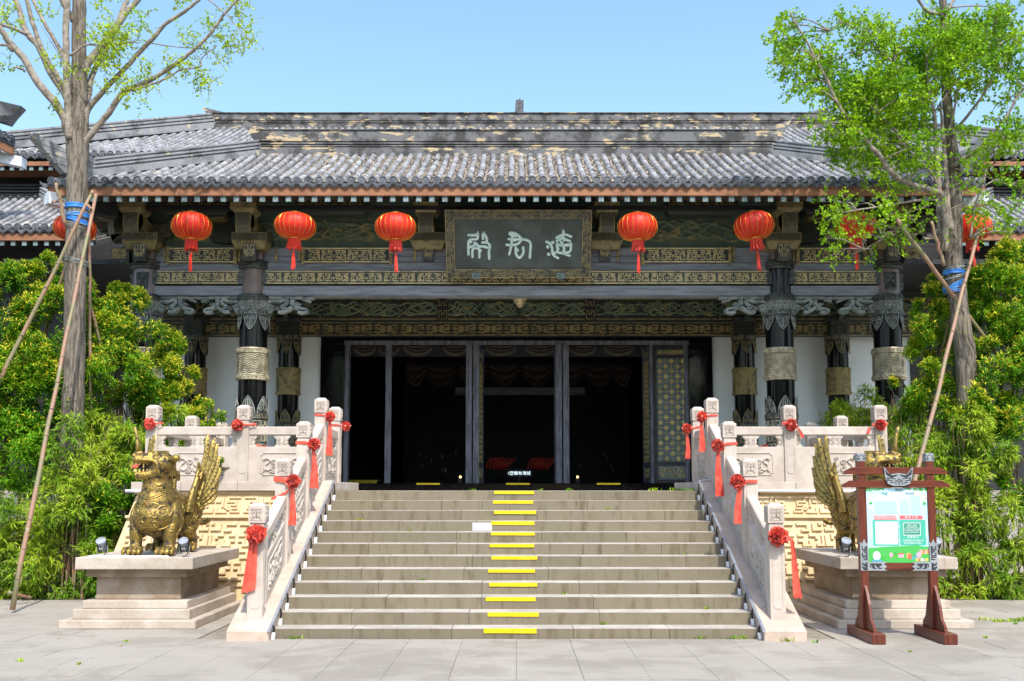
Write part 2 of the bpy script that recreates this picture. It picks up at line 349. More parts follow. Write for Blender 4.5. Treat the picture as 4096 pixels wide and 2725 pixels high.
NODE = M('bamboo_node', (.22,.16,.11), rough=.6)
BLUECL = M('blue_wrap', (.02,.16,.55), (.04,.24,.62), sc=9, rough=.6, bump=.5, bs=40)
WIRE = M('galvanised_wire', (.45,.52,.56), rough=.4, metal=.6)
L_GINK = M('ginkgo_leaf', spec=.18, c1= (.33,.54,.015), c2=(.16,.36,.012), sc=1.6, rough=.5, trans=.38, rnd=.35)
L_GINKY = M('young_ginkgo_leaf', spec=.18, c1= (.46,.60,.02), c2=(.30,.48,.015), sc=2, rough=.5, trans=.40, rnd=.3)
L_OSM = M('osmanthus_leaf', spec=.18, c1= (.15,.35,.012), c2=(.055,.19,.008), sc=1.1, rough=.35, trans=.25, rnd=.45)
L_OSMY = M('young_osmanthus_leaf', spec=.18, c1= (.60,.56,.04), c2=(.38,.46,.02), sc=1.3, rough=.35, trans=.30, rnd=.35)
L_BAM = M('bamboo_leaf', spec=.18, c1= (.35,.48,.03), c2=(.15,.30,.018), sc=1.3, rough=.45, trans=.32, rnd=.4)
L_DRY = M('dry_leaf', (.34,.26,.13), rough=.7, trans=.2, rnd=.3)
TWIG = M('twig', (.14,.105,.07), rough=.9)
# ------------------------------------------------------------------ ground
g = G(); g.add([(-300,-60,-.014),(300,-60,-.014),(300,500,-.014),(-300,500,-.014)], [(0,1,2,3)])
ground = tag(g.build('ground', GROUT), kind='structure')
PX, PY = .62, .56
def paver(w, d):
    q = G(); e = .006; q.hexa([(0,0,-.05),(w,0,-.05),(w,d,-.05),(0,d,-.05)], [(0,0,0),(w,0,0),(w,d,0),(0,d,0)]); return q
pv = {}; npv = 0; rest = []; cells = []
def paver2(w, d): return paver(w-.004, d-.004)
for j in range(0, 8):       # long slabs in front of the stairs
    for i in range(-6, 6): cells.append((i*.6, 11.47-(j+1)*1.2, .6, 1.2))
for j in range(0, 18):      # staggered slabs on both sides
    y0 = 6.6+j*.52
    for s_ in (-1, 1):
        for i in range(0, 9):
            x0 = 3.6+i*.78-(.39 if j % 2 and i else 0); w = .78 if not (j % 2 and i == 0) else .39
            if y0+.52 > 15.6: continue
            cells.append((x0 if s_ > 0 else -x0-w, y0, w, .52))
for s_ in (-1, 1): cells += [(s_*3.42-.18, 11.47-(j+1)*.0-.0+j*.0, .01, .01) for j in range(0)]
for (x0, y0, w, d) in cells:
    cx, cy = x0+w/2, y0+d/2; seen = abs(cx) < .56*cy+.4 and y0+d > 8.5
    if seen and npv < 298:
        k = (w, d)
        if k not in pv: ob = paver2(w, d).build('paver', PAVER, ground); pv[k] = ob
        else: ob = piece(pv[k], ground, (0, 0, 0))
        ob.location = (x0, y0, RNG.uniform(-.002, .0015)); npv += 1
    else: rest.append((x0, y0, w, d))
V_, F_ = [], []
for (x0, y0, w, d) in rest: b = len(V_); V_ += [(x0, y0, -.002), (x0+w-.004, y0, -.002), (x0+w-.004, y0+d-.004, -.002), (x0, y0+d-.004, -.002)]; F_.append((b, b+1, b+2, b+3))
tag(big_mesh('far_pavers', V_, F_, PAVER, ground, RNG.random(len(F_))), kind='stuff')

# weeds in joints and on steps
def tufts(spots, name, mat=L_BAM, parent=None, n=16, h=.05):
    V, Fc = [], []
    for (x, y, z, s) in spots:
        for k in range(int(n*max(1, s))):
            a = random.uniform(0, 2*PI); r = random.uniform(0, .05*s); l = random.uniform(.4, 1)*h*s**.5; w = .006
            bx, by = x+r*math.cos(a)*1.6, y+r*math.sin(a)*.6; t = random.uniform(0, 2*PI); dx, dy = math.cos(t), math.sin(t); b = len(V)
            V += [(bx-dy*w,by+dx*w,z),(bx+dy*w,by-dx*w,z),(bx+dx*l*.9+dy*w*.2,by+dy*l*.6,z+l),(bx+dx*l*.5-dy*w*1.3,by+dy*l*.4,z+l*.6)]; Fc.append((b,b+1,b+2,b+3))
    return tag(big_mesh(name, V, Fc, mat, parent, RNG.random(len(Fc))), kind='stuff')

# ------------------------------------------------------------------ staircase
NY = [11.5+.327*k for k in range(12)]; NZ = [.112+.14*k for k in range(12)]; SX = 2.752
stairs = tag(empty('stone_staircase', (0, 11.5, 0)), 'wide grey stone staircase of twelve steps climbing to the dark hall doors', 'staircase')
def loc_child(o, par): o.location = Vector(o.location)-Vector(par.location)
slab_meshes = {}
for k in range(12):
    z0 = NZ[k-1] if k else -.02
    y1 = NY[k]+.36 if k < 11 else 16.6
    cuts = [-SX]; x = -SX + random.uniform(.7, 1.3)
    while x < SX-.5: cuts.append(x); x += random.uniform(1.05, 1.55)
    cuts.append(SX)
    for i in range(len(cuts)-1):
        a, b = cuts[i]+.0015, cuts[i+1]-.0015; jy = random.uniform(-.004, .004); jz = random.uniform(-.003, .001)
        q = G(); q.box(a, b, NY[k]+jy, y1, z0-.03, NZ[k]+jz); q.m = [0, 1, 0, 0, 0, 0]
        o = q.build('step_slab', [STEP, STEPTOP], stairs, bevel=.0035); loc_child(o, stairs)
    # a joint shadow under the nosing is left to the bevels
q = G(); q.box(-.62, -.34, NY[8]-.006, NY[8]+.1, NZ[7]+.004, NZ[8]-.02); o = q.build('patch_slab', STEPPALE, stairs, bevel=.004); loc_child(o, stairs)
o['label'] = 'pale replacement slab let into the riser'
tp = [(86,546,40),(120,566,35),(103,538,34),(133,554,32),(122,534,30),(152,555,29),(136,527,29),(147,532,27),(148,529,33),(173,545,30),(164,519,27),(173,527,27)]
for k, (a, b, h) in enumerate(tp):
    xa = (1900+a/2.24-2066)/4*NY[k]/995; xb = (1900+b/2.24-2066)/4*NY[k]/995; hh = h/2.24/4*NY[k]/1000
    q = G()
    xm = random.uniform(.35, .6)*(xb-xa)+xa
    q.box(xa, xm-.002, NY[k]-.011, NY[k]+.01, NZ[k]-hh, NZ[k]-.001); q.box(xm+.002, xb, NY[k]-.0115, NY[k]+.01, NZ[k]-hh*1.03, NZ[k]-.001)
    o = q.build('yellow_strip', TAPE, stairs); loc_child(o, stairs)
# ------------------------------------------------------------------ sloped cheek slabs
SL0 = (11.31, .108); SLOPE = (1.80-.108)/(15.12-11.31)
def slz(y): return SL0[1]+(y-SL0[0])*SLOPE
for s in (-1, 1):
    ys = [11.31, 12.18, 13.15, 14.12, 15.14]
    for i in range(4):
        a, b = ys[i]+(.0 if i == 0 else .002), ys[i+1]-.002; q = G()
        q.prism([(a, -.02), (b, -.02), (b, slz(b)), (a, slz(a))], 'x', s*SX+s*.0, s*3.225)
        o = q.build('cheek_slab', STONE_P, stairs, bevel=.006); loc_child(o, stairs)
spots = []
for k in range(12):
    for _ in range(random.randint(0, 1)): spots.append((random.choice([-1, 1])*random.uniform(.4, 2.7), NY[k]-.02, (NZ[k-1] if k else 0), random.uniform(.3, 1.0)))
spots += [(-2.5, 11.46, 0, 1.3), (2.55, 11.46, 0, 1.4), (2.4, 11.46, 0, .9), (3.0, 11.28, 0, 1.2), (3.3, 11.2, 0, .8), (2.5, 15.9, 1.65, 2), (2.2, 15.9, 1.65, 1.6), (2.65, 15.5, 1.65, 1.5), (.9, 16.3, 1.65, 1.3), (.4,16.3,1.65,.7),(-.7,16.3,1.65,.8)]
tufts(spots, 'step_weeds')
sp = [(random.uniform(3.2, 7.5)*random.choice([1, 1, -1]), random.uniform(9.5, 15), 0, random.uniform(.2, .8)) for _ in range(10)]+[(6.3+random.uniform(-.3,.3), 13.0+random.uniform(-.1,.1), 0, 1.4) for _ in range(9)]
tufts([s_ for s_ in sp if not (4 < abs(s_[0]) < 5.6 and s_[1] > 12)], 'ground_weeds')
V, Fc = [], []
for _ in range(70):
    x = random.choice([-1, 1])*random.uniform(3.3, 8); y = random.uniform(9, 15.4) if random.random() < .4 else random.uniform(14.6, 15.5); a = random.uniform(0, 6); l = random.uniform(.01, .035); b = len(V); w = l*.4
    dx, dy = math.cos(a), math.sin(a)
    V += [(x-dx*l,y-dy*l,.004),(x+dy*w,y-dx*w,.012),(x+dx*l,y+dy*l,.006),(x-dy*w,y+dx*w,.004)]; Fc.append((b,b+1,b+2,b+3))
tag(big_mesh('leaf_litter', V, Fc, L_DRY, None, RNG.random(len(Fc))), kind='stuff')

# LED rail and step lamps on each cheek
def rail(side):
    s = side; word = 'left' if s < 0 else 'right'
    r = tag(empty('light_rail', (s*SX, 11.3, 0)), f'thin blue-white metal light rail running up the inner edge of the {word} stair cheek', 'light rail')
    q = G(); a, b = 11.29, 15.1
    x0, x1 = SX+.012, SX-.022
    for (ya, yb) in ((a, 12.45), (12.455, 13.75), (13.755, b)):
        q.hexa([(s*x0,ya,slz(ya)+.002),(s*x1,ya,slz(ya)+.002),(s*x1,yb,slz(yb)+.002),(s*x0,yb,slz(yb)+.002)], [(s*x0,ya,slz(ya)+.02),(s*x1,ya,slz(ya)+.02),(s*x1,yb,slz(yb)+.02),(s*x0,yb,slz(yb)+.02)])
    o = q.build('rail_strip', METAL, r); loc_child(o, r)
    q = G(); pts = []
    for k in range(12):
        yc = NY[k]-.07; zc = (NZ[k-1] if k else 0)+.10
        q = G(); c = curve([(s*(SX-.02), yc+.01, zc-.02), (s*(SX-.035), yc-.01, zc+.03), (s*(SX-.03), yc-.03, slz(yc)-.02 if k else zc+.04), (s*(SX-.022), yc-.03, slz(yc)+.0)], 3); q.tube(c, .011, 5); o = q.build('cable_loop', BLACKR, r); loc_child(o, r)
    if s > 0:
        q = G(); q.tube([(2.77, 15.1, slz(15.1)+.012), (3.05, 15.12, 1.83)], .012, 5); q.tube([(2.76, 15.08, slz(15.1)+.012), (3.02, 15.3, 1.90)], .008, 5); o = q.build('rail_end', METAL, r); loc_child(o, r)
def step_lamp():
    r = empty('step_lamp'); q = G()
    pts = [(-.048, 0), (-.046, .03), (-.036, .06), (-.018, .082), (0, .09), (.018, .082), (.036, .06), (.046, .03), (.048, 0)]
    q.prism([(p[0], p[1]) for p in pts], 'x', -.02, .02); q.build('housing', WHITEP, r, bevel=.003)
    q = G(); q.prism([(p[0]*.6, .012+p[1]*.6) for p in pts], 'x', -.024, -.0205); q.prism([(p[0]*.6, .012+p[1]*.6) for p in pts], 'x', .0205, .024); q.build('lens', GREYP, r)
    return r
lamp0 = step_lamp(); first = True
ordn = ['first', 'second', 'third', 'fourth', 'fifth', 'sixth', 'seventh', 'eighth', 'ninth', 'tenth', 'eleventh', 'twelfth']
for s in (-1, 1):
    rail(s)
    for k in range(12):
        o = lamp0 if first else copy_tree(lamp0); first = False
        o.location = (s*(SX-.026), NY[k]-.065, (NZ[k-1] if k else 0)+.001)
        o.scale = (.85,)*3; tag(o, f"white half-round step lamp beside the {'left' if s < 0 else 'right'} cheek, at the {ordn[k]} riser from the ground", 'step lamp', 'step lamps along the stair cheeks')

# ------------------------------------------------------------------ terraces with ochre relief walls
TW, TI = 5.78, 2.765; TZ = 1.786; HZ = 1.65
MASK = [[(0,1.0),(1.2,1.0),(1.2,2.2),(.5,2.2)], [(2.0,.6),(2.0,1.9),(3.4,1.9),(3.4,.9),(2.7,.9)], [(4.2,.5),(5,.5)], [(4.2,1.5),(4.2,2.6),(5,2.6)],
        [(.3,3.2),(1.7,3.2),(1.7,4.3),(.8,4.3)], [(2.6,2.9),(3.5,2.9),(3.5,4.0),(2.6,4.0)], [(4.4,3.6),(4.4,5.2),(3.4,5.2)], [(0,5.4),(1.5,5.4),(1.5,6.5),(.6,6.5)],
        [(2.3,5.0),(2.3,6.4),(4.6,6.4)], [(3.2,7.4),(3.2,8.4),(2.0,8.4),(2.0,7.4)], [(.2,2.6),(1.6,2.6)], [(1.9,2.4),(3.2,2.4)], [(1.9,4.0),(1.9,5.4)], [(3.9,3.2),(3.9,4.6)], [(.3,7.0),(1.7,7.0)], [(2.9,5.7),(3.9,5.7)], [(3.8,7.0),(5,7.0)], [(.2,7.6),(1.2,7.6),(1.2,9.3),(3.0,9.6),(4.4,8.9),(5,8.9)], [(4.4,7.3),(4.4,8.0)]]
BLOCK = [[(.2,5.5),(2.7,5.5),(2.7,4.0),(1.2,4.0)], [(4.0,5.6),(4.0,4.2),(5.9,4.2)], [(.2,2.8),(1.6,2.8)], [(2.8,2.8),(4.4,2.8),(4.4,1.9)], [(.2,1.5),(1.4,1.5),(1.4,.4),(2.9,.4),(2.9,1.6)], [(5.8,2.8),(5.8,.5),(4.3,.5)], [(5.2,5.6),(5.9,5.6)]]
FRIEZE = [[(.3,5.2),(3.2,5.2),(3.2,3.9),(1.4,3.9),(1.4,2.9),(3.6,2.9)], [(4.4,5.3),(4.4,2.2)], [(.3,.9),(2.4,.9),(2.4,1.9),(.9,1.9)], [(3.3,.8),(5.7,.8),(5.7,2.0)], [(4.9,3.9),(6,3.9)], spiral(3.1,2.0,.7,.2,0,1.2,8)]
def terrace(side):
    s = side; word = 'left' if s < 0 else 'right'
    t = tag(empty('terrace', (s*4.3, 15.2, 0)), f'raised stone terrace to the {word} of the stairs with a carved ochre wall', 'terrace')
    YT, YB, XT, XB = 15.2, 14.62, 5.72, 6.12; zt = HZ
    q = G(); xi = 3.23
    q.hexa([(s*xi,YB,-.02),(s*XB,YB,-.02),(s*XB,19.2,-.02),(s*xi,19.2,-.02)], [(s*xi,YT,zt),(s*XT,YT,zt),(s*XT,19.2,zt),(s*xi,19.2,zt)])
    q.box(s*TI, s*(xi-.003), 15.16, 19.2, -.02, zt)
    w = q.build('battered_wall', YELLOW, t); loc_child(w, t)
    # relief carving on the battered face
    nrm = Vector((0, -(zt), (YB-YT))).normalized(); nrm = Vector((0, -zt, YT-YB)).normalized()
    def mp(u, v, d):
        k = v/zt; y = YB+(YT-YB)*k
        return (u, y+nrm.y*d, v+nrm.z*d)
    q = G(); a0, a1 = 3.3, 5.75
    for (z0, z1, h) in ((1.60, 1.645, .05), (1.235, 1.275, .055)):
        q.ribbon(mp, [(s*a0, (z0+z1)/2), (s*(a1+(1.65-z0)*.2), (z0+z1)/2)], z1-z0, h, top=.85)
    fret_band(q, mp, s*a0 if s > 0 else -a1, s*a1 if s > 0 else -a0, 1.29, 1.585, .040, .030, unit=.42, pls=FRIEZE)
    for r_ in range(3): fret_band(q, mp, s*a0 if s > 0 else -a1-.12*(3-r_)*.5, s*a1+.12*(3-r_)*.5 if s > 0 else -a0, .04+r_*.39, .40+r_*.39, .052, .038, unit=.42, pls=BLOCK)
    for i in range(0):
        u0 = a0+i*.86; uu = (s*u0, s*(u0+.80)) if s > 0 else (-(u0+.80), -u0)
        um = (uu[0]+uu[1])/2
        for fl in (0, 1):
            for pl in fit(MASK, uu[0] if not fl else um, um if not fl else uu[1], .03, 1.21, 5.0, 10.0, flip=fl):
                q.ribbon(mp, pl, .072, .040, top=.78)
    c = q.build('relief_carving', YELLOW, w, bevel=0); c.location = (0, 0, 0); c.location = Vector((-s*4.3, -15.2, 0))-Vector(w.location); c.location = (0,0,0)
    # coping slabs
    xs = [TI, 3.24, 4.2, 5.05, 5.80]
    for i in range(4):
        q = G(); q.box(s*(xs[i]+.002), s*(xs[i+1]-.002), 15.10 if i else 15.15, 17.6, HZ+.001, TZ); o = q.build('coping_slab', STONE, t, bevel=.007); loc_child(o, t)
    q = G(); q.box(s*5.1, s*5.80, 17.604, 19.2, HZ+.001, TZ); o = q.build('coping_slab', STONE, t, bevel=.007); loc_child(o, t)
    return t
for s in (-1, 1): terrace(s)
# LED tubes fixed under the coping
for s, (xa, xb) in ((-1, (-5.86, -5.30)), (1, (3.56, 5.1))):
    t = tag(empty('light_tube', (xa, 15.06, 1.65)), 'white tube light under the coping behind the %s winged beast' % ('left' if s < 0 else 'right'), 'tube light')
    q = G(); q.tube([(0, 0, 0), (xb-xa, 0, 0)], .026, 10); q.build('tube', WHITEP, t, smooth=True)
    q = G(); q.box(-.02, 0, -.03, .03, -.035, .10); q.box(-.02, .08, -.01, .04, -.045, -.026); q.build('bracket', BLACKR, t)

# ------------------------------------------------------------------ balustrades
CAPD = [spiral(.25,.72,.17,.05,-PI/2,-1.1,9), spiral(.26,.30,.13,.04,PI/2,1.1,8), curve([(.12,.12),(.42,.35),(.40,.62),(.5,.80)],3), [(.5,.2),(.5,.62)], curve([(.1,.9),(.3,.93),(.5,.88)],3)]
def cap_carving(g, mp, w0, z0, z1):
    for fl in (0, 1):
        for pl in fit(CAPD, -w0/2, w0/2, z0, z1, 1.0, 1.0, flip=fl): g.ribbon(mp, pl, .012, .010, top=.6)
    e = .006; g.ribbon(mp, [(-w0/2+e,z0),(w0/2-e,z0),(w0/2-e,z1),(-w0/2+e,z1)], .006, .004, closed=True)
def make_post(h):
    """square post, origin at the base centre; h = full height with cap"""
    w = .087; q = G(); zc = h-.225
    q.box(-w, w, -w, w, 0, zc-.03)
    q.box(-w+.008, w-.008, -w+.008, w-.008, zc-.03, zc)
    q.ribbon(plane_y(-w), [(-.055, zc-.06), (-.055, .16), (-.03, .13), (.03, .13), (.055, .16), (.055, zc-.06)], .008, .006)
    q.ribbon(plane_x(w), [(-.055, zc-.06), (-.055, .16), (-.03, .13), (.03, .13), (.055, .16), (.055, zc-.06)], .008, .006)
    q.ribbon(plane_x(-w, -1), [(-.055, zc-.06), (-.055, .16), (-.03, .13), (.03, .13), (.055, .16), (.055, zc-.06)], .008, .006)
    return q
def make_cap():
    q = G(); c = .094; q.box(-c, c, -c, c, 0, .19); q.hexa([(-c,-c,.19),(c,-c,.19),(c,c,.19),(-c,c,.19)], [(-.075,-.075,.205),(.075,-.075,.205),(.075,.075,.205),(-.075,.075,.205)])
    q.hexa([(-.07,-.07,.205),(.07,-.07,.205),(.07,.07,.205),(-.07,.07,.205)], [(-.055,-.055,.225),(.055,-.055,.225),(.055,.055,.225),(-.055,.055,.225)])
    cap_carving(q, plane_y(-c), .15, .03, .17); cap_carving(q, plane_x(c), .15, .03, .17); cap_carving(q, plane_x(-c, -1), .15, .03, .17)
    return q
DRAGON = [curve([(.6,3.4),(1.3,3.9),(2.0,3.6),(1.9,2.9),(1.2,2.4),(1.0,1.6),(1.6,1.0),(2.4,1.2),(2.5,1.9)],3), curve([(.4,3.9),(.9,3.7),(1.2,4.2)],3), curve([(.5,.7),(1.0,1.1),(.7,1.6)],3),
          curve([(1.9,3.4),(2.5,3.2),(2.7,2.6)],3), spiral(3.3,3.0,.75,.2,PI,-1.3,12), spiral(3.35,1.4,.85,.22,PI*.5,1.3,12), curve([(2.2,.6),(2.9,.45),(3.6,.5)],3)]
DMID = [[(5,4.3),(5,1.0)], spiral(5,3.9,.5,.1,0,1,8), curve([(4.3,2.6),(5,1.9),(5.7,2.6)],4), curve([(4.2,1.1),(5,.6),(5.8,1.1)],4)]
def panel_carving(g, mp, u0, u1, v0, v1, w=.026, h=.022):
    for fl in (0, 1):
        for pl in fit(DRAGON, u0, u1, v0, v1, 10.0, 5.0, flip=fl): g.ribbon(mp, pl, w, h, top=.45)
    for pl in fit(DMID, u0, u1, v0, v1, 10.0, 5.0): g.ribbon(mp, pl, w, h, top=.45)
    c = .03; a, b, d, e = u0-.015, u1+.015, v0-.015, v1+.015
    g.ribbon(mp, [(a,d+c),(a+c,d+c),(a+c,d),(b-c,d),(b-c,d+c),(b,d+c),(b,e-c),(b-c,e-c),(b-c,e),(a+c,e),(a+c,e-c),(a,e-c)], .012, .012, top=.5, closed=True)
def balustrade_bay(par, mp3, L, za, zb, flat=False):
    """one bay between posts: mp3(u, v, d) maps bay length u, height v above the local base line, offset d across; sheared when sloped"""
    def hexa(u0, u1, v0, v1, d):
        return ([mp3(u0,v0,-d),mp3(u1,v0,-d),mp3(u1,v0,d),mp3(u0,v0,d)], [mp3(u0,v1,-d),mp3(u1,v1,-d),mp3(u1,v1,d),mp3(u0,v1,d)])
    q = G(); q.hexa(*hexa(0, L, 0, .53, .055)); o = q.build('panel', STONE, par, bevel=.005)
    q = G()
    for sg in (1, -1):
        m2 = lambda u, v, d, sg=sg: mp3(u, v, sg*(.055+d))
        if L > .8: panel_carving(q, m2, L/2-.30, L/2+.30, .12, .42)
        else: panel_carving(q, m2, L/2-.2, L/2+.2, .12, .42)
    q.build('panel_carving', CARVE, o)
    q = G(); q.hexa(*hexa(0, L, .705, .835, .062)); q.build('handrail', STONE, par, bevel=.012)
    def vase(c, w):
        q = G(); out = [(-w*.9,.53),(w*.9,.53),(w*.8,.555),(w*.62,.575),(w*.72,.60),(w*.62,.63),(w*.78,.655),(w*1.0,.68),(w*1.0,.705),(-w*1.0,.705),(-w*1.0,.68),(-w*.78,.655),(-w*.62,.63),(-w*.72,.60),(-w*.62,.575),(-w*.8,.555)]
        out = [(min(max(c+a, 0), L), b) for a, b in out]
        n = len(out); q.add([mp3(a, b, -.045) for a, b in out]+[mp3(a, b, .045) for a, b in out], [tuple(range(n)), tuple(range(2*n-1, n-1, -1))]+[(i, i+n, (i+1) % n+n, (i+1) % n) for i in range(n)])
        for sg in (1, -1):
            m2 = lambda u, v, d, sg=sg: mp3(u, v, sg*(.045+d))
            for a in (-.35, .35):
                if 0 < c+a*w < L: q.ribbon(m2, spiral(c+a*w, .585, w*.26, .008, 0, 1.2, 8), .009, .008); q.ribbon(m2, spiral(c+a*w, .655, w*.26, .008, PI, 1.2, 8), .009, .008)
        q.build('vase_support', CARVE, par)
    vase(L*.5 if L > .8 else L*.5, .125)
    if L > .8: vase(0, .12); vase(L, .12)
PX_ = 2.97
def balustrade(s):
    word = 'left' if s < 0 else 'right'
    b = tag(empty('stone_balustrade', (s*PX_, 11.6, 0)), f'carved pale granite balustrade climbing the {word} cheek and turning along the {word} terrace edge', 'balustrade')
    posts = []
    def post(x, y, z0, ztop):
        h = ztop-z0; o = make_post(h).build('post', STONE, b); o.location = (x-s*PX_, y-11.6, z0)
        c = make_cap().build('carved_cap', STONE, o); c.location = (0, 0, h-.225); c.rotation_euler = (0, 0, random.uniform(-.03, .03))
        posts.append((x, y, ztop))
    stp = [(11.61, 1.52), (12.81, 2.07), (14.0, 2.62), (15.2, 3.06)]
    for (y, zt) in stp[:3]: post(s*PX_, y, slz(y)-.04, zt)
    post(s*PX_, 15.2, TZ, 3.06); post(s*PX_, 16.4, TZ, 3.02)
    post(s*4.14, 15.2, TZ, 2.95); post(s*5.52, 15.2, TZ, 2.95)
    for y in (17.0, 18.75): post(s*5.52, y, TZ, 2.92)
    w = .087
    for i in range(3):
        ya, yb = stp[i][0]+w, stp[i+1][0]-w; sl = (stp[i+1][1]-stp[i][1])/(stp[i+1][0]-stp[i][0])
        base = slz(ya); k = SLOPE if i < 2 else SLOPE
        zz = stp[i][1]-.42
        mp3 = lambda u, v, d, ya=ya: (-(d)*1.0, ya+u-11.6, slz(ya+u)+v*1.04)
        balustrade_bay(b, mp3, yb-ya, 0, 0)
    m3 = lambda u, v, d: (s*(4.14+w)-s*PX_+s*u*1.0, 15.2-11.6-d, TZ+v)
    balustrade_bay(b, m3, 5.52-4.14-2*w, 0, 0)
    m3 = lambda u, v, d: (s*(w)+s*u*1.0, 15.2-11.6-d, TZ+v)
    balustrade_bay(b, m3, 4.14-PX_-2*w, 0, 0)
    m3 = lambda u, v, d: (s*(5.52-PX_)-d, 15.2+w+u-11.6, TZ+v)
    balustrade_bay(b, m3, 1.8-2*w, 0, 0)
    m3 = lambda u, v, d: (s*(5.52-PX_)-d, 17.0+w+u-11.6, TZ+v)
    balustrade_bay(b, m3, 1.75-2*w, 0, 0)
    m3 = lambda u, v, d: (-d, 15.2+w+u-11.6, TZ+v)
    balustrade_bay(b, m3, 1.2-2*w, 0, 0)
    return posts
POSTS = {s: balustrade(s) for s in (-1, 1)}

# ------------------------------------------------------------------ red satin rosettes
def rosette_mesh(seed, R=.085):
    rn = random.Random(seed); q = G()
    for k in range(64):
        # crumpled petals: curved strips standing out of a ball
        th = rn.uniform(0, 2*PI); ph = math.acos(rn.uniform(-.15, 1)); d = Vector((math.sin(ph)*math.cos(th), -math.cos(ph), math.sin(ph)*math.sin(th)))
        t = d.cross(Vector((rn.uniform(-1, 1), rn.uniform(-1, 1), rn.uniform(-1, 1)))).normalized(); b = d.cross(t)
        c = d*R*rn.uniform(.5, .72); w = R*rn.uniform(.28, .42); L = R*rn.uniform(.30, .48); n = 5; vs = []
        for i in range(n+1):
            a = (i/n-.5)*2.4; e = c+t*(w*math.sin(a))+b*(w*.35*math.cos(a)*rn.uniform(.6, 1.2))
            vs += [e*.8, e+d*L*rn.uniform(.75, 1.0)+b*w*.25*math.sin(3*a)]
        q.add(vs, [(2*i, 2*i+1, 2*i+3, 2*i+2) for i in range(n)])
    q.ball((0, 0, 0), R*.62, 10, 6)
    return q
def tail(q, x, y, z, L, w0, w1, lean=0, seed=0, dy=0):
    rn = random.Random(seed); n = 12; m = 6; vs = []
    for i in range(n+1):
        t = i/n; w = w0+(w1-w0)*t**1.2
        for j in range(m+1):
            u = j/m-.5; vs.append((x+lean*t+u*w+.006*math.sin(5*t+seed), y+dy*t+.014*math.sin(u*7+seed+t*2.0)*(.6+.4*math.cos(3*t)), z-L*t+(.012*math.sin(j*2.1+seed) if i == n else 0)))
    q.add(vs, [(i*(m+1)+j, i*(m+1)+j+1, (i+1)*(m+1)+j+1, (i+1)*(m+1)+j) for i in range(n) for j in range(m)])
def rosette(pos, face, tails, sash=None, label='', R=.085, seed=1):
    """face: z rotation of the flower; tails: [(dx, L, w0, w1, lean)]"""
    r = tag(empty('red_rosette', pos), label, 'rosette', 'red satin rosettes tied to the balustrade posts')
    f = rosette_mesh(seed, R).build('flower', SATIN, r, smooth=False); f.rotation_euler = (0, 0, face)
    if tails:
        for i, (dx, dy, L, w0, w1, lean) in enumerate(tails):
            q = G(); tail(q, dx, dy, -.03, L, w0, w1, lean, seed+i); q.build('ribbon_tail', SATIN, r, smooth=True)
    if sash:
        q = G()
        for pts, w in sash:
            pts = curve(pts, 4); V = []
            for i, p in enumerate(pts):
                a = math.sin(i*.9)*.006; V += [(p[0], p[1], p[2]+w/2), (p[0], p[1]-.006+a, p[2]), (p[0], p[1], p[2]-w/2)]
            n = len(pts); q.add(V, [(3*i, 3*i+1, 3*i+4, 3*i+3) for i in range(n-1)]+[(3*i+1, 3*i+2, 3*i+5, 3*i+4) for i in range(n-1)])
        q.build('sash', SATIN, r, smooth=True)
    return r
c = .098
def band(dx0, dx1, y=-c, z=.0, w=.045, side=None):
    return ([(dx0, y, z), ((dx0+dx1)/2, y-.004, z+.004), (dx1, y, z-.004)], w)
# left stair posts (flower positions are relative offsets from the post axis)
rosette((-2.955, 11.61-.13, 1.165), 0, [(-.045, .01, .62, .045, .11, -.07), (-.0, .012, .60, .04, .07, -.045)], None, 'red rosette on the front of the lowest left stair post with a wide tail', .115, 3)
rosette((-2.83, 12.81-.10, 1.775), .35, [(.0, 0, .52, .05, .10, .0)], [([(-.245, -.0, .03), (-.12, -.01, .02), (0, 0, -.02)], .07), ([(-.27, -.0, -.22), (-.10, -.012, -.15), (0, 0, -.04)], .035)], 'red rosette on the inner corner of the second left stair post with a sash', .095, 4)
rosette((-2.82, 14.0-.09, 2.30), .5, [(.0, 0, .58, .05, .13, .02)], [([(-.25, -.0, .02), (-.12, -.008, .02), (0, 0, 0)], .045)], 'red rosette on the inner corner of the third left stair post from the ground', .09, 5)
rosette((-2.83, 15.2-.09, 2.775), .6, [(.0, 0, .56, .04, .11, .01)], [([(-.23, -.0, .02), (-.12, -.008, .02), (0, 0, 0)], .035)], 'red rosette on the tallest left post at the stair head', .085, 6)
rosette((-2.80, 16.4-.09, 2.70), .8, [], [([(-.26, -.0, .02), (-.12, -.008, .02), (0, 0, 0)], .03)], 'red rosette without tail on the left post behind the stair head', .085, 7)
rosette((-4.21, 15.2-.13, 2.64), -.1, [], [([(.28-.0, .03, .015), (.2, .025, .01), (0, 0, 0)], .035)], 'red rosette on the middle post of the left terrace rail', .09, 8)
rosette((-5.53, 15.2-.13, 2.655), -.1, [(.16, .08, .13, .03, .05, .03)], [([(.19, .03, .015), (.1, .0, .01), (0, 0, 0)], .03)], 'red rosette on the corner post of the left terrace, behind the winged beast', .09, 9)
rosette((-5.66, 15.26, 2.19), -.9, [(-.02, 0, .16, .08, .12, -.14)], None, 'bunched red ribbon end sticking out beside the left terrace corner post', .05, 10)
rosette((-4.70, 18.66, 2.40), .2, [], [([(-.24, 0, .10), (-.12, -.01, .08), (0, 0, .0)], .06)], 'red rosette on a far rear post seen through the left terrace rail', .085, 11)
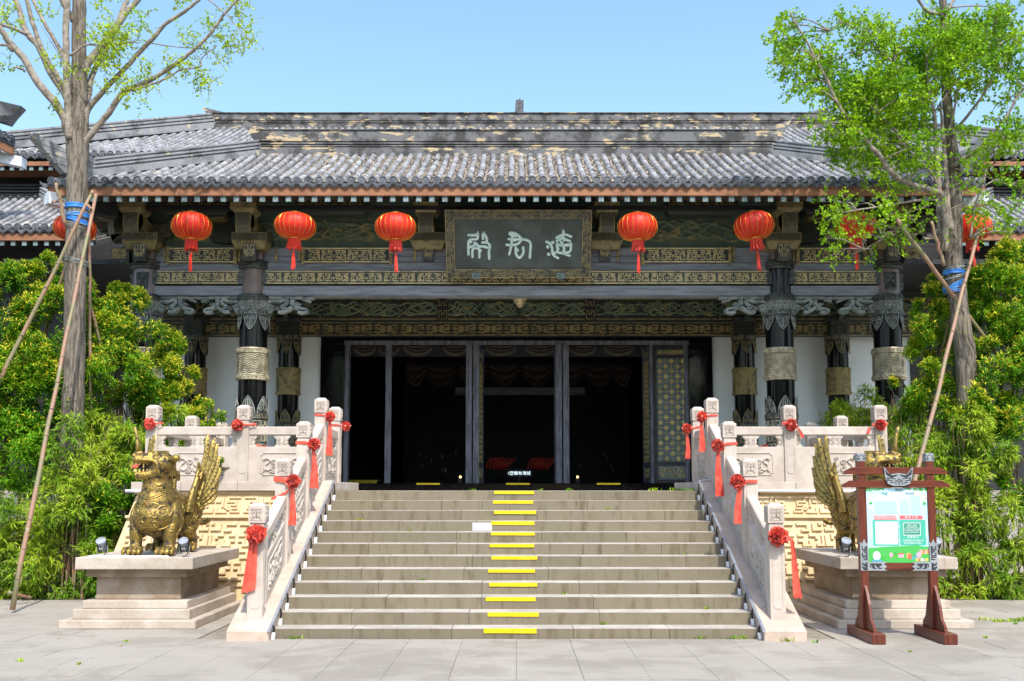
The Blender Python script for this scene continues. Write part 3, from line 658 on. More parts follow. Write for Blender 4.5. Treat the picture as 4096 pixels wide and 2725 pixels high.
# right side
rosette((2.975, 11.61-.13, 1.14), 0, [(.155, .03, .66, .04, .10, .065)], [([(0, 0, .02), (.08, .0, .0), (.155, .03, -.035)], .05)], 'red rosette on the front of the lowest right stair post, tail at its outer side', .115, 13)
rosette((2.80, 12.81-.10, 1.775), -.35, [(.02, 0, .50, .06, .10, -.03)], [([(.25, 0, .0), (.12, -.01, .0), (0, 0, 0)], .045)], 'red rosette on the inner corner of the second right stair post', .095, 14)
rosette((2.80, 14.0-.09, 2.28), -.5, [(.0, 0, .67, .05, .13, .01)], [([(.27, 0, .03), (.13, -.008, .025), (0, 0, 0)], .04)], 'red rosette with long straight tail on the third right stair post', .09, 15)
rosette((2.81, 15.2-.09, 2.77), -.6, [(.0, 0, .50, .04, .11, -.01)], [([(.24, 0, .02), (.12, -.008, .02), (0, 0, 0)], .035)], 'red rosette on the tallest right post at the stair head', .085, 16)
rosette((2.79, 16.4-.09, 2.66), -.8, [(.0, 0, .46, .04, .09, -.0)], [([(.25, 0, .03), (.12, -.008, .02), (0, 0, 0)], .035)], 'red rosette with tail on the right post just behind the stair head', .085, 17)
rosette((4.15, 15.2-.13, 2.64), .0, [(.10, .03, .16, .03, .06, .08)], [([(-.13, .03, .03), (-.06, .0, .02), (0, 0, 0)], .05)], 'red rosette on the middle post of the right terrace rail with a side tail', .095, 18)
rosette((5.50, 15.2-.13, 2.645), .0, [(-.16, .05, .10, .03, .05, -.02)], [([(.12, .03, .02), (-.13, .03, .0), (0, 0, 0)], .035)], 'red rosette on the corner post of the right terrace', .09, 19)
rosette((4.62, 18.66, 2.42), .2, [(.20, 0, .14, .03, .07, -.03)], None, 'red rosette on a far rear post seen through the right terrace rail', .09, 20)
# handrail of a ramp seen through the rails
for s in (-1, 1):
    r = tag(empty('sloping_handrail', (s*4.2, 18.2, 1.65)), 'dull brown sloping board seen through the openings of the %s terrace rail' % ('left' if s < 0 else 'right'), 'ramp board')
    q = G(); q.hexa([(s*.55,0,.62),(s*-.55,0,.42),(s*-.55,.3,.42),(s*.55,.3,.62)][::s], [(s*.55,0,.66),(s*-.55,0,.46),(s*-.55,.3,.46),(s*.55,.3,.66)][::s]); q.build('board', SIGNH, r)
    q = G(); q.box(-.03, .03, .1, .16, 0, .55); q.box(s*.4-.03, s*.4+.03, .1, .16, 0, .62); q.build('support', WOODBK, r)
# rear posts belonging to the rear terrace rail
# ------------------------------------------------------------------ the hall
hall = tag(empty('temple_hall', (0, 19.5, HZ)), 'dark timber hall with grey tiled double roof and open doors above the stairs', 'hall')
H0 = Vector((0, 19.5, HZ))
def hp(q, name, mat, parent=None, **k):
    """part of the hall given in world coordinates"""
    o = q.build(name, mat, parent or hall, **k); o.location = -H0 if (parent is None or parent is hall) else Vector((0, 0, 0)); return o
q = G(); q.box(-16, 16, 19.21, 24, -.02, HZ-.004); q.box(-TI+.004, TI-.004, 16.61, 19.2, -.02, HZ-.002); hp(q, 'platform', STEPTOP)
q = G(); q.box(-3.9, 3.9, 22.66, 22.95, HZ, 1.81); thr = hp(q, 'threshold', LACQ, bevel=.012)
for (xa, xb) in ((1666, 1759), (2024, 2119), (2388, 2482)):
    q = G(); a = Xf(xa, 1934, 22.65); b = Xf(xb, 1934, 22.65); q.box(a, b, 22.648, 22.70, 1.775, 1.8135); hp(q, 'yellow_strip', TAPE, thr)
# --- walls
zw = Zf(1342, 22.95)
for s in (-1, 1):
    q = G(); q.box(s*4.52, s*10.2, 22.95, 23.2, HZ, zw+.02); hp(q, 'white_wall', WHITEW)
    q = G(); q.box(s*3.97, s*4.515, 22.86, 23.2, HZ, zw-.02); hp(q, 'lacquer_jamb', LACQ, bevel=.01)
    q = G(); q.box(s*3.86, s*3.965, 22.90, 23.15, 1.81, Zf(1376, 22.9)); hp(q, 'door_post', DOORF, bevel=.006)
    q = G(); q.box(s*10.2, s*10.4, 22.5, 23.2, HZ, 6.4); hp(q, 'end_wall', WOODBK)
# interior
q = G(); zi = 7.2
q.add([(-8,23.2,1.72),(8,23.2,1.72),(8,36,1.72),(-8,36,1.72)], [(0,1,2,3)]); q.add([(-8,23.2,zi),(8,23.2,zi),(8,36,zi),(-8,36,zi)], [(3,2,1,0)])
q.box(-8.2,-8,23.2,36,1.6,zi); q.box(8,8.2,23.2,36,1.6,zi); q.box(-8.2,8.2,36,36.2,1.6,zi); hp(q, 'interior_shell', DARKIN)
# --- columns
def petals(g, cx, cy, r, zb, zt, n, w, down=True, h=.02):
    for k in range(n):
        u0 = 2*PI*r*(k/n); mp = lambda u, v, d: cyl(cx, cy, r)(u, v, d); W = 2*PI*r/n*.48; H = zt-zb
        def prof(t): return W*(1-(t)**2.2)*(1.0 if t < .98 else .6)
        pts = [0, .12, .3, .5, .68, .82, .93, 1.0]; b = []; sgn = -1 if down else 1; z0 = zt if down else zb; V = []; 
        for t in pts:
            for e in (-1, -.5, 0, .5, 1):
                V.append(mp(u0+e*prof(t), z0+sgn*H*t, .008+h*(1-.55*abs(e))*(.5+.5*min(1, t*3))))
        g.mi = 0
        g.add(V, [(5*i+j, 5*i+j+1, 5*i+j+6, 5*i+j+5) for i in range(7) for j in range(4)])
        g.mi = 1
        m2 = lambda u, v, d: cyl(cx, cy, r)(u0+u, z0+sgn*v, .012+h*.75+d)
        g.ribbon(m2, [(-prof(t)*.86, H*t) for t in pts[:-1]]+[(0, H*.97)]+[(prof(t)*.86, H*t) for t in pts[:-1]][::-1], .012, .006)
        g.ribbon(m2, [(0, H*.25), (0, H*.85)], .014, .008)
        for e in (-1, 1):
            g.ribbon(m2, [(e*W*.25, H*.45), (e*W*.25, H*.72), (e*W*.1, H*.8)], .009, .006)
            g.ribbon(m2, [(e*a, b) for a, b in spiral(W*.42, H*.22, W*.3, W*.08, 0, 1.2, 8)], .010, .007)
        g.mi = 0
def bead_ring(g, cx, cy, r, z0, z1, nb=26):
    h = z1-z0; g.lathe([(r-.02, z0), (r, z0+h*.12), (r, z0+h*.3), (r-.012, z0+h*.36), (r-.012, z0+h*.72), (r-.002, z0+h*.8), (r-.01, z1)], (cx, cy), 32)
    for k in range(nb):
        t = 2*PI*k/nb; g.ball((cx+(r-.008)*math.sin(t), cy-(r-.008)*math.cos(t), z0+h*.54), h*.20, 6, 4)
def weave(g, cx, cy, r, z0, z1):
    g.lathe([(r-.004, z0), (r-.004, z1)], (cx, cy), 32)
    mp = cyl(cx, cy, r); n = 26; du = 2*PI*r/n; dv = (z1-z0)/9
    for i in range(n):
        for j in range(9):
            u = i*du-PI*r; v = z0+(j+.5)*dv
            if i % 2: g.ribbon(mp, [(u-du*.62, v-dv*.42), (u+du*.62, v+dv*.42)], du*.34, .016, top=.5)
            else: g.ribbon(mp, [(u-du*.62, v+dv*.42), (u+du*.62, v-dv*.42)], du*.34, .016, top=.5)
def fretcyl(g, cx, cy, r, z0, z1, rows, n):
    g.mi = 0; g.lathe([(r, z0), (r, z1)], (cx, cy), 32); g.mi = 1; mp = cyl(cx, cy, r-.002); dv = (z1-z0)/rows; L = 2*PI*r/n
    for j in range(rows):
        for i in range(n):
            for pl in fit(FRET, i*L-PI*r, (i+1)*L-PI*r, z0+j*dv, z0+(j+1)*dv, 6, 6, flip=(i+j) % 2): g.ribbon(mp, pl, L*.09, .010, top=.6)
    g.mi = 0
def column(X, Y, r, Zl, front=True, upper=GREYSH, face=False):
    """Zl(y): height of an edge seen at y on the column's front face"""
    kx = X; o0 = G(); base = HZ
    lev = dict(front=[1040,1072,1173,1200,1238,1256,1318,1388,1411,1494,1518,1581,1653,1674], back=[1268,1285,1334,1339,1340,1356,1415,1469,1482,1564,1578,1635,1697,1710])['front' if front else 'back']
    z = [Zl(y) for y in lev]
    o0.lathe([(r, base), (r, z[5])], (X, Y), 40); body = hp(o0, 'column', LACQ, smooth='auto')
    q = G(); q.lathe([(r*.99, z[5]), (r*.985, z[0]+.02)], (X, Y), 40); hp(q, 'upper_shaft', upper, body, smooth='auto')
    q = G(); bead_ring(q, X, Y, r*1.22, z[1], z[0]); hp(q, 'bead_ring', PEWTER, body, smooth='auto')
    if front:
        q = G(); bead_ring(q, X, Y, r*1.2, z[3], z[2]); hp(q, 'bead_ring', PEWTER, body, smooth='auto')
        q = G(); fretcyl(q, X, Y, r*1.10, z[4], z[3], 2, 12); hp(q, 'fret_collar', [PEWTER, PEWTL], body)
    else:
        q = G(); q.box(X-.2, X+.2, Y-.24, Y+.1, z[4], z[1]-.005); fret_band(q, plane_y(Y-.24), X-.18, X+.18, z[4]+.01, z[1]-.02, .025, .02, pls=SCROLL); hp(q, 'carved_block', BRONZE, body)
    q = G(); q.mi = 0; q.lathe([(r*1.12, z[5]-.01), (r*1.19, z[5]), (r*1.19, z[4]), (r*1.12, z[4]+.01)], (X, Y), 36); q.mi = 1
    mp = cyl(X, Y, r*1.19)
    for i in range(10):
        L = 2*PI*r*1.19/10
        for pl in fit([[(.5,3),(2,3),(2,5),(4,5),(4,1),(5.5,1)], [(.5,1),(3,1)]], i*L-PI*r, (i+1)*L-PI*r, z[5], z[4], 6, 6): q.ribbon(mp, pl, .010, .006)
    hp(q, 'collar_band', [PEWTER, PEWTL if front else GOLDD], body)
    pm = [PEWTER, PEWTL] if front else [BRONZE, GOLDD]
    q = G(); petals(q, X, Y, r*1.03, z[6], z[5], 6, .2, True); hp(q, 'petal_collar', pm, body)
    wm = CREAMM if front else GOLDD
    q = G(); bead_ring(q, X, Y, r*1.2, z[8], z[7]); hp(q, 'bead_ring', wm, body, smooth='auto')
    q = G(); bead_ring(q, X, Y, r*1.2, z[10], z[9]); hp(q, 'bead_ring', wm, body, smooth='auto')
    q = G(); weave(q, X, Y, r*1.09, z[9], z[8]); hp(q, 'weave_band', wm, body)
    q = G(); petals(q, X, Y, r*1.06, z[12], z[11], 6, .2, False); hp(q, 'petal_foot', pm, body)
    q = G(); q.mi = 0; q.lathe([(r*1.12, z[13]-.01), (r*1.2, z[13]), (r*1.2, z[12]), (r*1.12, z[12]+.01)], (X, Y), 36); q.mi = 1; mp = cyl(X, Y, r*1.2)
    for i in range(10):
        L = 2*PI*r*1.2/10
        for pl in fit([[(.5,3),(2,3),(2,5),(4,5),(4,1),(5.5,1)], [(.5,1),(3,1)]], i*L-PI*r, (i+1)*L-PI*r, z[13], z[12], 6, 6): q.ribbon(mp, pl, .012, .006)
    hp(q, 'foot_band', [PEWTER, GOLDD], body)
    q = G(); fretcyl(q, X, Y, r*1.13, base+.02, z[13]-.01, 3, 10); hp(q, 'fret_base', [PEWTER, CREAMM if front else GOLDD], body)
    if face:
        s = 1 if X > 0 else -1
        for (dx, dy) in ((-.06*s*0, -r), (s*r, 0)):
            q = G(); zc = (z[1]+z[2])/2; a = Vector((X+dx, Y+dy, zc))
            mp = (lambda u, v, d: (a.x-s*.0+u, a.y-.02-d, a.z+v)) if dy else (lambda u, v, d: (a.x+s*(.02+d), a.y+u, a.z+v))
            q.hexa([mp(-.105,-.17,0),mp(.105,-.17,0),mp(.105,-.17,-.05),mp(-.105,-.17,-.05)], [mp(-.115,.17,0),mp(.115,.17,0),mp(.115,.17,-.05),mp(-.115,.17,-.05)])
            for e in (-1, 1):
                q.ribbon(mp, [(e*x_, y_) for x_, y_ in spiral(.055,.05,.035,.008,0,1.2,8)], .016, .03); q.ribbon(mp, [(e*x_, y_) for x_, y_ in spiral(.06,-.10,.04,.01,PI,1.2,8)], .016, .03)
                q.ribbon(mp, [(e*.02,.16),(e*.09,.14),(e*.10,.10)], .02, .03)
            q.ball((mp(0,-.02,.03)), .04, 8, 5); q.ribbon(mp, [(-.05,-.07),(0,-.055),(.05,-.07)], .02, .035); hp(q, 'beast_mask', PEWTER, body)
    return body
ZF = lambda y: Zf(y, 19.23); ZR = lambda y: Zf(y, 22.36)
XI, XO = 5.18, 7.31
for X, up, fc in ((-XI, BROWNSH, 0), (XI, LACQ, 0), (-XO, GREYSH, 1), (XO, BROWNSH, 1)): column(X, 19.5, .268, ZF, True, up, fc)
for X in (-XI, XI, -XO, XO): column(X, 22.58, .236, ZR, False, BRONZE)
# --- front entablature
YB_ = 19.33
def zf(y, Y=YB_): return Zf(y, Y)
q = G(); q.box(-XO, XO, YB_, YB_+.34, zf(1181), zf(1142)); hp(q, 'lower_beam', BEAM, bevel=.01)
q = G(); q.box(-XO, XO, YB_-.03, YB_+.33, zf(1137), zf(1085)); gb = hp(q, 'carved_band', PEWTER)
q = G()
for (a, b) in ((-XO+.27, -XI-.27), (-XI+.27, XI-.27), (XI+.27, XO-.27)):
    z0, z1 = zf(1134), zf(1088); mp = plane_y(YB_-.03)
    fret_band(q, mp, a, b, z0+.035, z1-.035, .026, .02, unit=.34, pls=FRET+[spiral(4.6,1.2,.5,.2,0,1,6)])
    for zz in (z0, z1): q.ribbon(mp, [(a, zz), (b, zz)], .026, .022)
hp(q, 'gilded_fretwork', GOLDW, gb)
q = G(); q.box(-XO, XO, YB_+.02, YB_+.3, zf(1084), zf(1050)); hp(q, 'plain_beam', BEAM, bevel=.008)
q = G(); q.box(-XO, XO, YB_+.05, YB_+.3, zf(1049), zf(1022)); hp(q, 'plain_beam', BEAM, bevel=.006)
q = G(); q.box(-XO, XO, YB_+.045, YB_+.3, zf(1021), zf(988)); hp(q, 'plain_beam', BEAM, bevel=.006)
for X in (-XO, -XI, XI, XO):
    q = G(); q.box(X-.20, X+.20, YB_-.10, YB_+.3, zf(1041), zf(985)); hp(q, 'neck_block', BROWNSH)
for s in (-1, 1):
    for (xa, xb) in ((682, 937), (1221, 1557)):
        a, b = sorted((s*-Xf(xa, 1000, YB_), s*-Xf(xb, 1000, YB_))); z0, z1 = zf(1052), zf(992)
        q = G(); q.box(a, b, YB_-.03, YB_+.04, z0, z1); pn = hp(q, 'fret_panel', BRONZE)
        q = G(); mp = plane_y(YB_-.03); fret_band(q, mp, a+.06, b-.06, z0+.05, z1-.05, .024, .018, unit=.30, pls=FRET)
        for zz in (z0+.018, z1-.018): q.ribbon(mp, [(a, zz), (b, zz)], .034, .022)
        hp(q, 'gilded_fretwork', GOLDW, pn)
        for e in (a-.03, b+.03):
            q = G(); q.prism([(e-.03, z0-.01), (e, z0-.055), (e+.03, z0-.01), (e+.03, z1+.02), (e-.03, z1+.02)], 'y', YB_-.05, YB_+.04)
            for k in range(5): q.ball((e, YB_-.05, z0+.02+k*(z1-z0-.02)/4), .02, 6, 4)
            hp(q, 'stud_strip', GOLDD, pn)
    for xx in (660, 957, 1105, 1198, 1660):
        e = s*-Xf(xx, 1000, YB_); z0, z1 = zf(1045), zf(985); q = G(); q.box(e-.024, e+.024, YB_-.0, YB_+.04, z0, z1)
        for k in range(4): q.ball((e, YB_-.0, z0+.04+k*(z1-z0-.08)/3), .016, 6, 4)
        hp(q, 'stud_strip', GOLDD)
# green relief frieze
q = G(); z0, z1 = zf(990, 19.5), zf(862, 19.5); q.box(-XO, XO, 19.5, 19.7, z0, z1+.5); gr = hp(q, 'relief_frieze', GREENREL)
def vines(a, b, z0, z1, Yp, w=.035, h=.035, seed=1, unit=1.0):
    rn = random.Random(seed); q = G(); mp = plane_y(Yp); n = max(1, int((b-a)/unit)); L = (b-a)/n; H = z1-z0
    for i in range(n):
        u = a+i*L; f = 1 if i % 2 else -1; zc = (z0+z1)/2
        for k in range(5):
            p = [(u+L*rn.uniform(0, .2)+L*t, zc+f*H*.38*math.sin(t*2*PI+k*1.3)*rn.uniform(.6, 1)) for t in (0, .2, .4, .6, .8, 1)]
            p = [(min(max(x, a), b), min(max(y, z0+.02), z1-.02)) for x, y in p]
            c = curve(p, 4); q.ribbon(mp, c, [w*(.4+.8*math.sin(PI*j/(len(c)-1))) for j in range(len(c))], h*rn.uniform(.6, 1.2), top=.35)
        for k in range(4):
            cx, cy = u+L*rn.uniform(.12, .88), z0+H*rn.uniform(.25, .75); r = H*rn.uniform(.12, .22)
            q.ribbon(mp, [(min(max(x, a), b), min(max(y, z0), z1)) for x, y in spiral(cx, cy, r, r*.2, rn.uniform(0, 6), rn.choice([-1, 1])*1.3, 12)], w*.8, h, top=.4)
        for k in range(7):
            cx, cy, t = u+L*rn.uniform(.05, .95), z0+H*rn.uniform(.15, .85), rn.uniform(0, 2*PI); l = H*.16
            p = curve([(cx, cy), (cx+l*math.cos(t), cy+l*math.sin(t)), (cx+1.8*l*math.cos(t+.6), cy+1.8*l*math.sin(t+.6))], 4)
            p = [(min(max(x, a), b), min(max(y, z0), z1)) for x, y in p]; q.ribbon(mp, p, [w*.9*(1-j/len(p))+.004 for j in range(len(p))], h*.8, top=.3)
    return q
hp(vines(-XO+.1, XO-.1, z0+.03, z1-.02, 19.5, .085, .04, 3, 1.5), 'dragon_relief', REL2, gr)
for s in (-1, 1):   # plain shade box above and the gilded coffers
    for (xa, xb) in ((650, 917), (1180, 1465)):
        a, b = sorted((s*-Xf(xa, 820, 18.9), s*-Xf(xb, 820, 18.9))); z0, z1 = zf(850, 18.9), zf(790, 18.9)
        q = G(); q.box(a, b, 18.9, 19.3, z0+.12, z1+.1); q.hexa([(a+.06,18.95,z0-.02),(b-.06,18.95,z0-.02),(b-.06,19.25,z0-.02),(a+.06,19.25,z0-.02)], [(a,18.9,z0+.10),(b,18.9,z0+.10),(b,19.3,z0+.10),(a,19.3,z0+.10)])
        cf = hp(q, 'coffer_beam', BRONZE)
        q = G(); mp = plane_y(18.9); fret_band(q, mp, a+.03, b-.03, z0+.15, z1+.05, .022, .016, unit=.3); q.ribbon(mp, [(a, z0+.125), (b, z0+.125)], .02, .015); hp(q, 'gilded_fretwork', GOLDD, cf)
q = G(); q.box(-XO-.6, XO+.6, 18.62, 18.75, zf(838, 18.62), zf(822, 18.62)); hp(q, 'eave_purlin', WOODBK)
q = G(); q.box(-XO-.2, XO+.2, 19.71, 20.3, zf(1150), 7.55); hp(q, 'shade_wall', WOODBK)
q = G(); q.box(Xf(1998, 860, 19.2), Xf(2165, 860, 19.2), 19.2, 19.4, zf(886, 19.2), zf(842, 19.2)); cb = hp(q, 'coffer_beam', BRONZE)
q = G(); fret_band(q, plane_y(19.2), Xf(2000, 860, 19.2), Xf(2160, 860, 19.2), zf(884, 19.2), zf(844, 19.2), .022, .02, unit=.3); hp(q, 'gilded_fretwork', GOLDD, cb)
# brackets
def hexw(q, X, wb, wt, y0, y1, z0, z1, yb=None):
    yb = y0 if yb is None else yb
    q.hexa([(X-wb,yb,z0),(X+wb,yb,z0),(X+wb,y1,z0),(X-wb,y1,z0)], [(X-wt,y0,z1),(X+wt,y0,z1),(X+wt,y1,z1),(X-wt,y1,z1)])
def outline(q, mp, pts, w=.014, h=.008): q.ribbon(mp, pts, w, h, closed=True)
def arm_prof(y0, y1, z0, z1, t=.26):
    """an S-curved arm in the YZ plane rising forward from (y1, z0) to (y0, z1)"""
    c = curve([(y1+.25, z0+t*.5), (y1, z0+t*.5), (y1-.25, z0+t*.55), (y0+.22, z0+.22), (y0+.14, z1-.28), (y0+.12, z1)], 5); up, dn = [], []
    for i in range(len(c)):
        a = c[max(i-1, 0)]; b = c[min(i+1, len(c)-1)]; d = (b[0]-a[0], b[1]-a[1]); l = math.hypot(*d) or 1; n = (-d[1]/l, d[0]/l)
        up.append((c[i][0]+n[0]*t/2, c[i][1]+n[1]*t/2)); dn.append((c[i][0]-n[0]*t/2, c[i][1]-n[1]*t/2))
    return up, dn
def strip_solid(q, up, dn, fa, fb):
    n = len(up); q.add([fa(*p) for p in up]+[fa(*p) for p in dn]+[fb(*p) for p in up]+[fb(*p) for p in dn],
        [(i, i+1, n+i+1, n+i) for i in range(n-1)]+[(2*n+i, 3*n+i, 3*n+i+1, 2*n+i+1) for i in range(n-1)]+[(i, 2*n+i, 2*n+i+1, i+1) for i in range(n-1)]+[(n+i, n+i+1, 3*n+i+1, 3*n+i) for i in range(n-1)]+[(0, n, 3*n, 2*n), (n-1, 3*n-1, 4*n-1, 2*n-1)])
SPECK = M('speckled_gilt_arm', (.085,.085,.065), (.24,.20,.10), sc=22, thr=(.55,.68), rough=.5, metal=.1, bump=.8, bs=60)
GILTED = M('gilt_edge', (.26,.22,.10), (.14,.12,.06), sc=6, rough=.45, metal=.15)
def bracket(X, Yf, small=False, corner=0):
    zt0, zt1, zt2 = Zf(992, Yf), Zf(962, Yf), Zf(928, Yf)
    q = G(); w = .345; hexw(q, X, w*.78, w, Yf, Yf+.6, zt0, zt1, Yf+.07); q.box(X-w, X+w, Yf, Yf+.6, zt1, zt2); tr = hp(q, 'bracket_tray', SPECK, bevel=.006)
    q = G(); mp = plane_y(Yf); outline(q, mp, [(X-w+.01, zt1+.01), (X+w-.01, zt1+.01), (X+w-.01, zt2-.01), (X-w+.01, zt2-.01)], .018, .006)
    hexw(q, X, w*.78+.002, w+.002, Yf-.004, Yf+.58, zt0-.002, zt1-.004, Yf+.066); hp(q, 'gilt_edge', GILTED, tr)
    ya = Yf-.42; za0, za1 = zt2-.02, Zf(851, ya); up, dn = arm_prof(ya-.05, Yf+.35, za0, za1, .24); aw = .14
    q = G(); strip_solid(q, up, dn, lambda y, z: (X-aw, y, z), lambda y, z: (X+aw, y, z)); ar = hp(q, 'curved_arm', SPECK)
    q = G()
    for e in (-1, 1): strip_solid(q, [(a-.001, b) for a, b in up], [(a-.006, b-.004) for a, b in dn], lambda y, z: (X+e*(aw-.014), y, z), lambda y, z: (X+e*(aw+.006), y, z))
    hp(q, 'gilt_edge', GILTED, ar)
    z3, z4, z5 = za1-.01, Zf(832, ya-.1), Zf(806, ya-.1); q = G(); hexw(q, X, .17, .24, ya-.1, ya+.35, z3, z4, ya-.04); q.box(X-.24, X+.24, ya-.1, ya+.35, z4, z5); tp = hp(q, 'bracket_cap', GILTED)
    q = G(); outline(q, plane_y(ya-.1), [(X-.225, z4+.01), (X+.225, z4+.01), (X+.225, z5-.01), (X-.225, z5-.01)], .014, .006); hp(q, 'gilt_edge', GOLDD, tp)
    # beam end with fret
    yb = Yf+.02 if not small else Yf+.1; bx = X-.05*0; bw = .125 if not small else .115; z6, z7 = Zf(1040, yb), Zf(975, yb); zm = (z6+z7)/2
    q = G(); q.box(bx-bw, bx+bw, yb, yb+.5, zm, z7); q.hexa([(bx-bw*.92,yb+.05,z6),(bx+bw*.92,yb+.05,z6),(bx+bw*.92,yb+.5,z6),(bx-bw*.92,yb+.5,z6)], [(bx-bw,yb,zm-.003),(bx+bw,yb,zm-.003),(bx+bw,yb+.5,zm-.003),(bx-bw,yb+.5,zm-.003)]); be = hp(q, 'beam_end', PEWTER)
    q = G(); mp = plane_y(yb)
    for fl in (0, 1):
        for pl in fit([[(.4,5.4),(2.4,5.4),(2.4,4.2)], [(.9,4.4),(.9,2.8),(2.4,2.8)], [(1.7,3.6),(3,3.6)], [(.5,1.9),(1.6,1.9),(1.6,.4)], [(2.5,2.4),(2.5,.5)]], bx-bw, bx+bw, zm-.11, z7, 6, 6, flip=fl): q.ribbon(mp, pl, .018, .008)
    hp(q, 'gilded_fretwork', GOLDW, be)
    if corner:
        s = corner
        q = G(); k = math.sqrt(.5)
        up, dn = arm_prof(-.75, .3, za0, za1+.03, .26); f = lambda e: (lambda y, z: (X+s*(-y)*k+e*k*s, Yf+.45+y*k+e*k, z))
        strip_solid(q, up, dn, f(-.13), f(.13)); hp(q, 'corner_arm', SPECK)
        up, dn = arm_prof(-.70, .25, za0, za1, .26); q = G(); strip_solid(q, up, dn, lambda y, z: (X-s*y, Yf+.30, z), lambda y, z: (X-s*y, Yf+.54, z)); hp(q, 'side_arm', SPECK)
        c = Vector((X+s*.62, Yf+.30-.25, za1)); q = G(); q.box(c.x-.2, c.x+.2, c.y-.2, c.y+.2, za1, za1+.2); hp(q, 'bracket_cap', GILTED)
        q = G(); z8, z9 = Zf(1045, 19.2), Zf(985, 19.2); xa, xb = X+s*.27, X+s*.62
        q.prism([(xa, z8-.02), (xa+s*.15, z8-.02), (xb, z8+.10), (xb, z9-.04), (xa, z9)], 'y', 19.2, 19.4); pe = hp(q, 'beam_end', PEWTER)
        q = G(); fret_band(q, plane_y(19.2), min(xa, xb)+.02, max(xa, xb)-.05, z8+.06, z9-.05, .035, .012, unit=.3); hp(q, 'gilded_fretwork', GOLDD, pe)
for X in (-XI, XI): bracket(X, 19.0)
for s in (-1, 1): bracket(s*XO, 19.0, corner=s)
for s in (-1, 1): bracket(s*-Xf(1712, 960, 19.2), 19.15, small=True)
# inner hanging brackets between columns (small)
for s in (-1, 1):
    for xx in (1095, 0):
        if not xx: continue
        X = s*-Xf(873, 870, 19.2); q = G(); z0, z1, z2 = Zf(878, 19.2), Zf(863, 19.2), Zf(852, 19.2); hexw(q, X, .12, .17, 19.15, 19.5, z0, z1); q.box(X-.17, X+.17, 19.15, 19.5, z1, z2); hp(q, 'small_block', GILTED)
        q = G(); c = curve([(X-.28*s*-1, z0-.02), (X-.26*s*-1, z0-.25), (X-.05*s*-1, z0-.40), (X+.45*s*-1, z0-.40)], 5); q.ribbon(plane_y(19.5), c, .05, .06); q.prism([(p[0], p[1]) for p in c]+[(X+.45*s*-1, z0-.03)], 'y', 19.40, 19.52); hp(q, 'scroll_bracket', BRONZE)
# dragon brackets under the beam
DRG = [([(0,9.2),(9.0,9.2)], 1.0), (curve([(0,6.8),(3.4,6.9),(4.6,7.8),(5.6,7.0),(5.2,5.2),(4.2,4.0),(3.0,3.2),(1.6,3.4),(.4,4.4)],4), 1.2), (curve([(9.0,9.2),(10.6,8.7),(12.0,8.9),(13.4,9.2)],4), 1.1), (curve([(10.0,8.0),(11.6,7.2),(12.4,6.6)],4), .8),
       (curve([(7.2,8.0),(7.0,5.6),(7.8,3.6),(9.4,2.4),(10.8,1.8),(11.0,.9),(9.8,.4),(8.8,1.2)],4), 1.5), (curve([(1.0,.8),(1.0,2.4),(2.6,3.4),(4.4,3.0),(5.2,2.2)],4), 1.0), (curve([(3.0,.9),(4.2,.5),(5.4,1.4),(7.0,3.4),(7.6,4.2)],4), 1.3), ([(0,5.6),(0,.8),(1.0,.6)], .9), (spiral(8.6,5.4,.9,.2,0,-1,8), .5), ([(1.6,8.2),(1.6,6.2),(3.0,6.0)], .5)]
def dragon(x0, L, s, ztop, H, Y):
    q = G(); mp = lambda u, v, d: (x0+s*u, Y-d, v)
    for pl, w in DRG:
        P_ = [(x/13.6*L, ztop-H+y/9.8*H) for x, y in pl]; q.ribbon(mp, P_, w*L/13.6, .05, top=.8, base=-.05)
        q.ribbon(lambda u, v, d: (x0+s*u, Y-.05-d, v), P_, w*L/13.6*.3, .012)
    q.ball(mp(L*.86, ztop-H*.13, .05), .02, 6, 4)
    return q
DRM = M('pale_dragon_bronze', (.30,.34,.33), (.16,.19,.185), sc=8, rough=.55, bump=.3, bs=60)
zt = zf(1182.5); Hh = zt-zf(1248)
for s in (-1, 1):
    hp(dragon(s*(XI-.29), .92, -s, zt, Hh, 19.45), 'dragon_bracket', DRM); hp(dragon(s*(XI+.29), .80, s, zt, Hh, 19.45), 'dragon_bracket', DRM); hp(dragon(s*(XO-.29), .78, -s, zt, Hh, 19.45), 'dragon_bracket', DRM)
# --- rear entablature
Yr = 22.55
q = G(); q.box(-10.2, 10.2, Yr, Yr+.3, Zf(1290, Yr), Zf(1150, Yr)); rf = hp(q, 'rear_frieze', BRONZE)
hp(vines(-10.0, -.0, Zf(1273, Yr), Zf(1198, Yr), Yr, .048, .03, 8, .85), 'dragon_relief', REL2, rf); hp(vines(0, 10.0, Zf(1273, Yr), Zf(1198, Yr), Yr, .048, .03, 9, .85), 'dragon_relief', REL2, rf)
q = G(); mp = plane_y(Yr)
for yy in (1196, 1276): q.ribbon(mp, [(-10, Zf(yy, Yr)), (10, Zf(yy, Yr))], .022, .03)
hp(q, 'gilt_edge', GOLDD, rf)
for s in (-1, 1):
    for xx in (1772,):
        X = s*-Xf(xx, 1230, Yr); q = G(); q.box(X-.12, X+.12, Yr-.06, Yr-.002, Zf(1284, Yr), Zf(1184, Yr)); cr = hp(q, 'cross_post', WOODBK)
        q = G(); mp = plane_y(Yr-.06); zc = Zf(1234, Yr)
        for f in (1, -1): q.ribbon(mp, [(X-.09, zc+f*.06), (X-.03, zc+f*.06), (X-.03, zc+f*.14), (X+.03, zc+f*.14), (X+.03, zc+f*.06), (X+.09, zc+f*.06), (X+.09, zc+f*.25), (X-.09, zc+f*.25)], .018, .012, closed=True)
        hp(q, 'gilt_edge', GOLDD, cr)
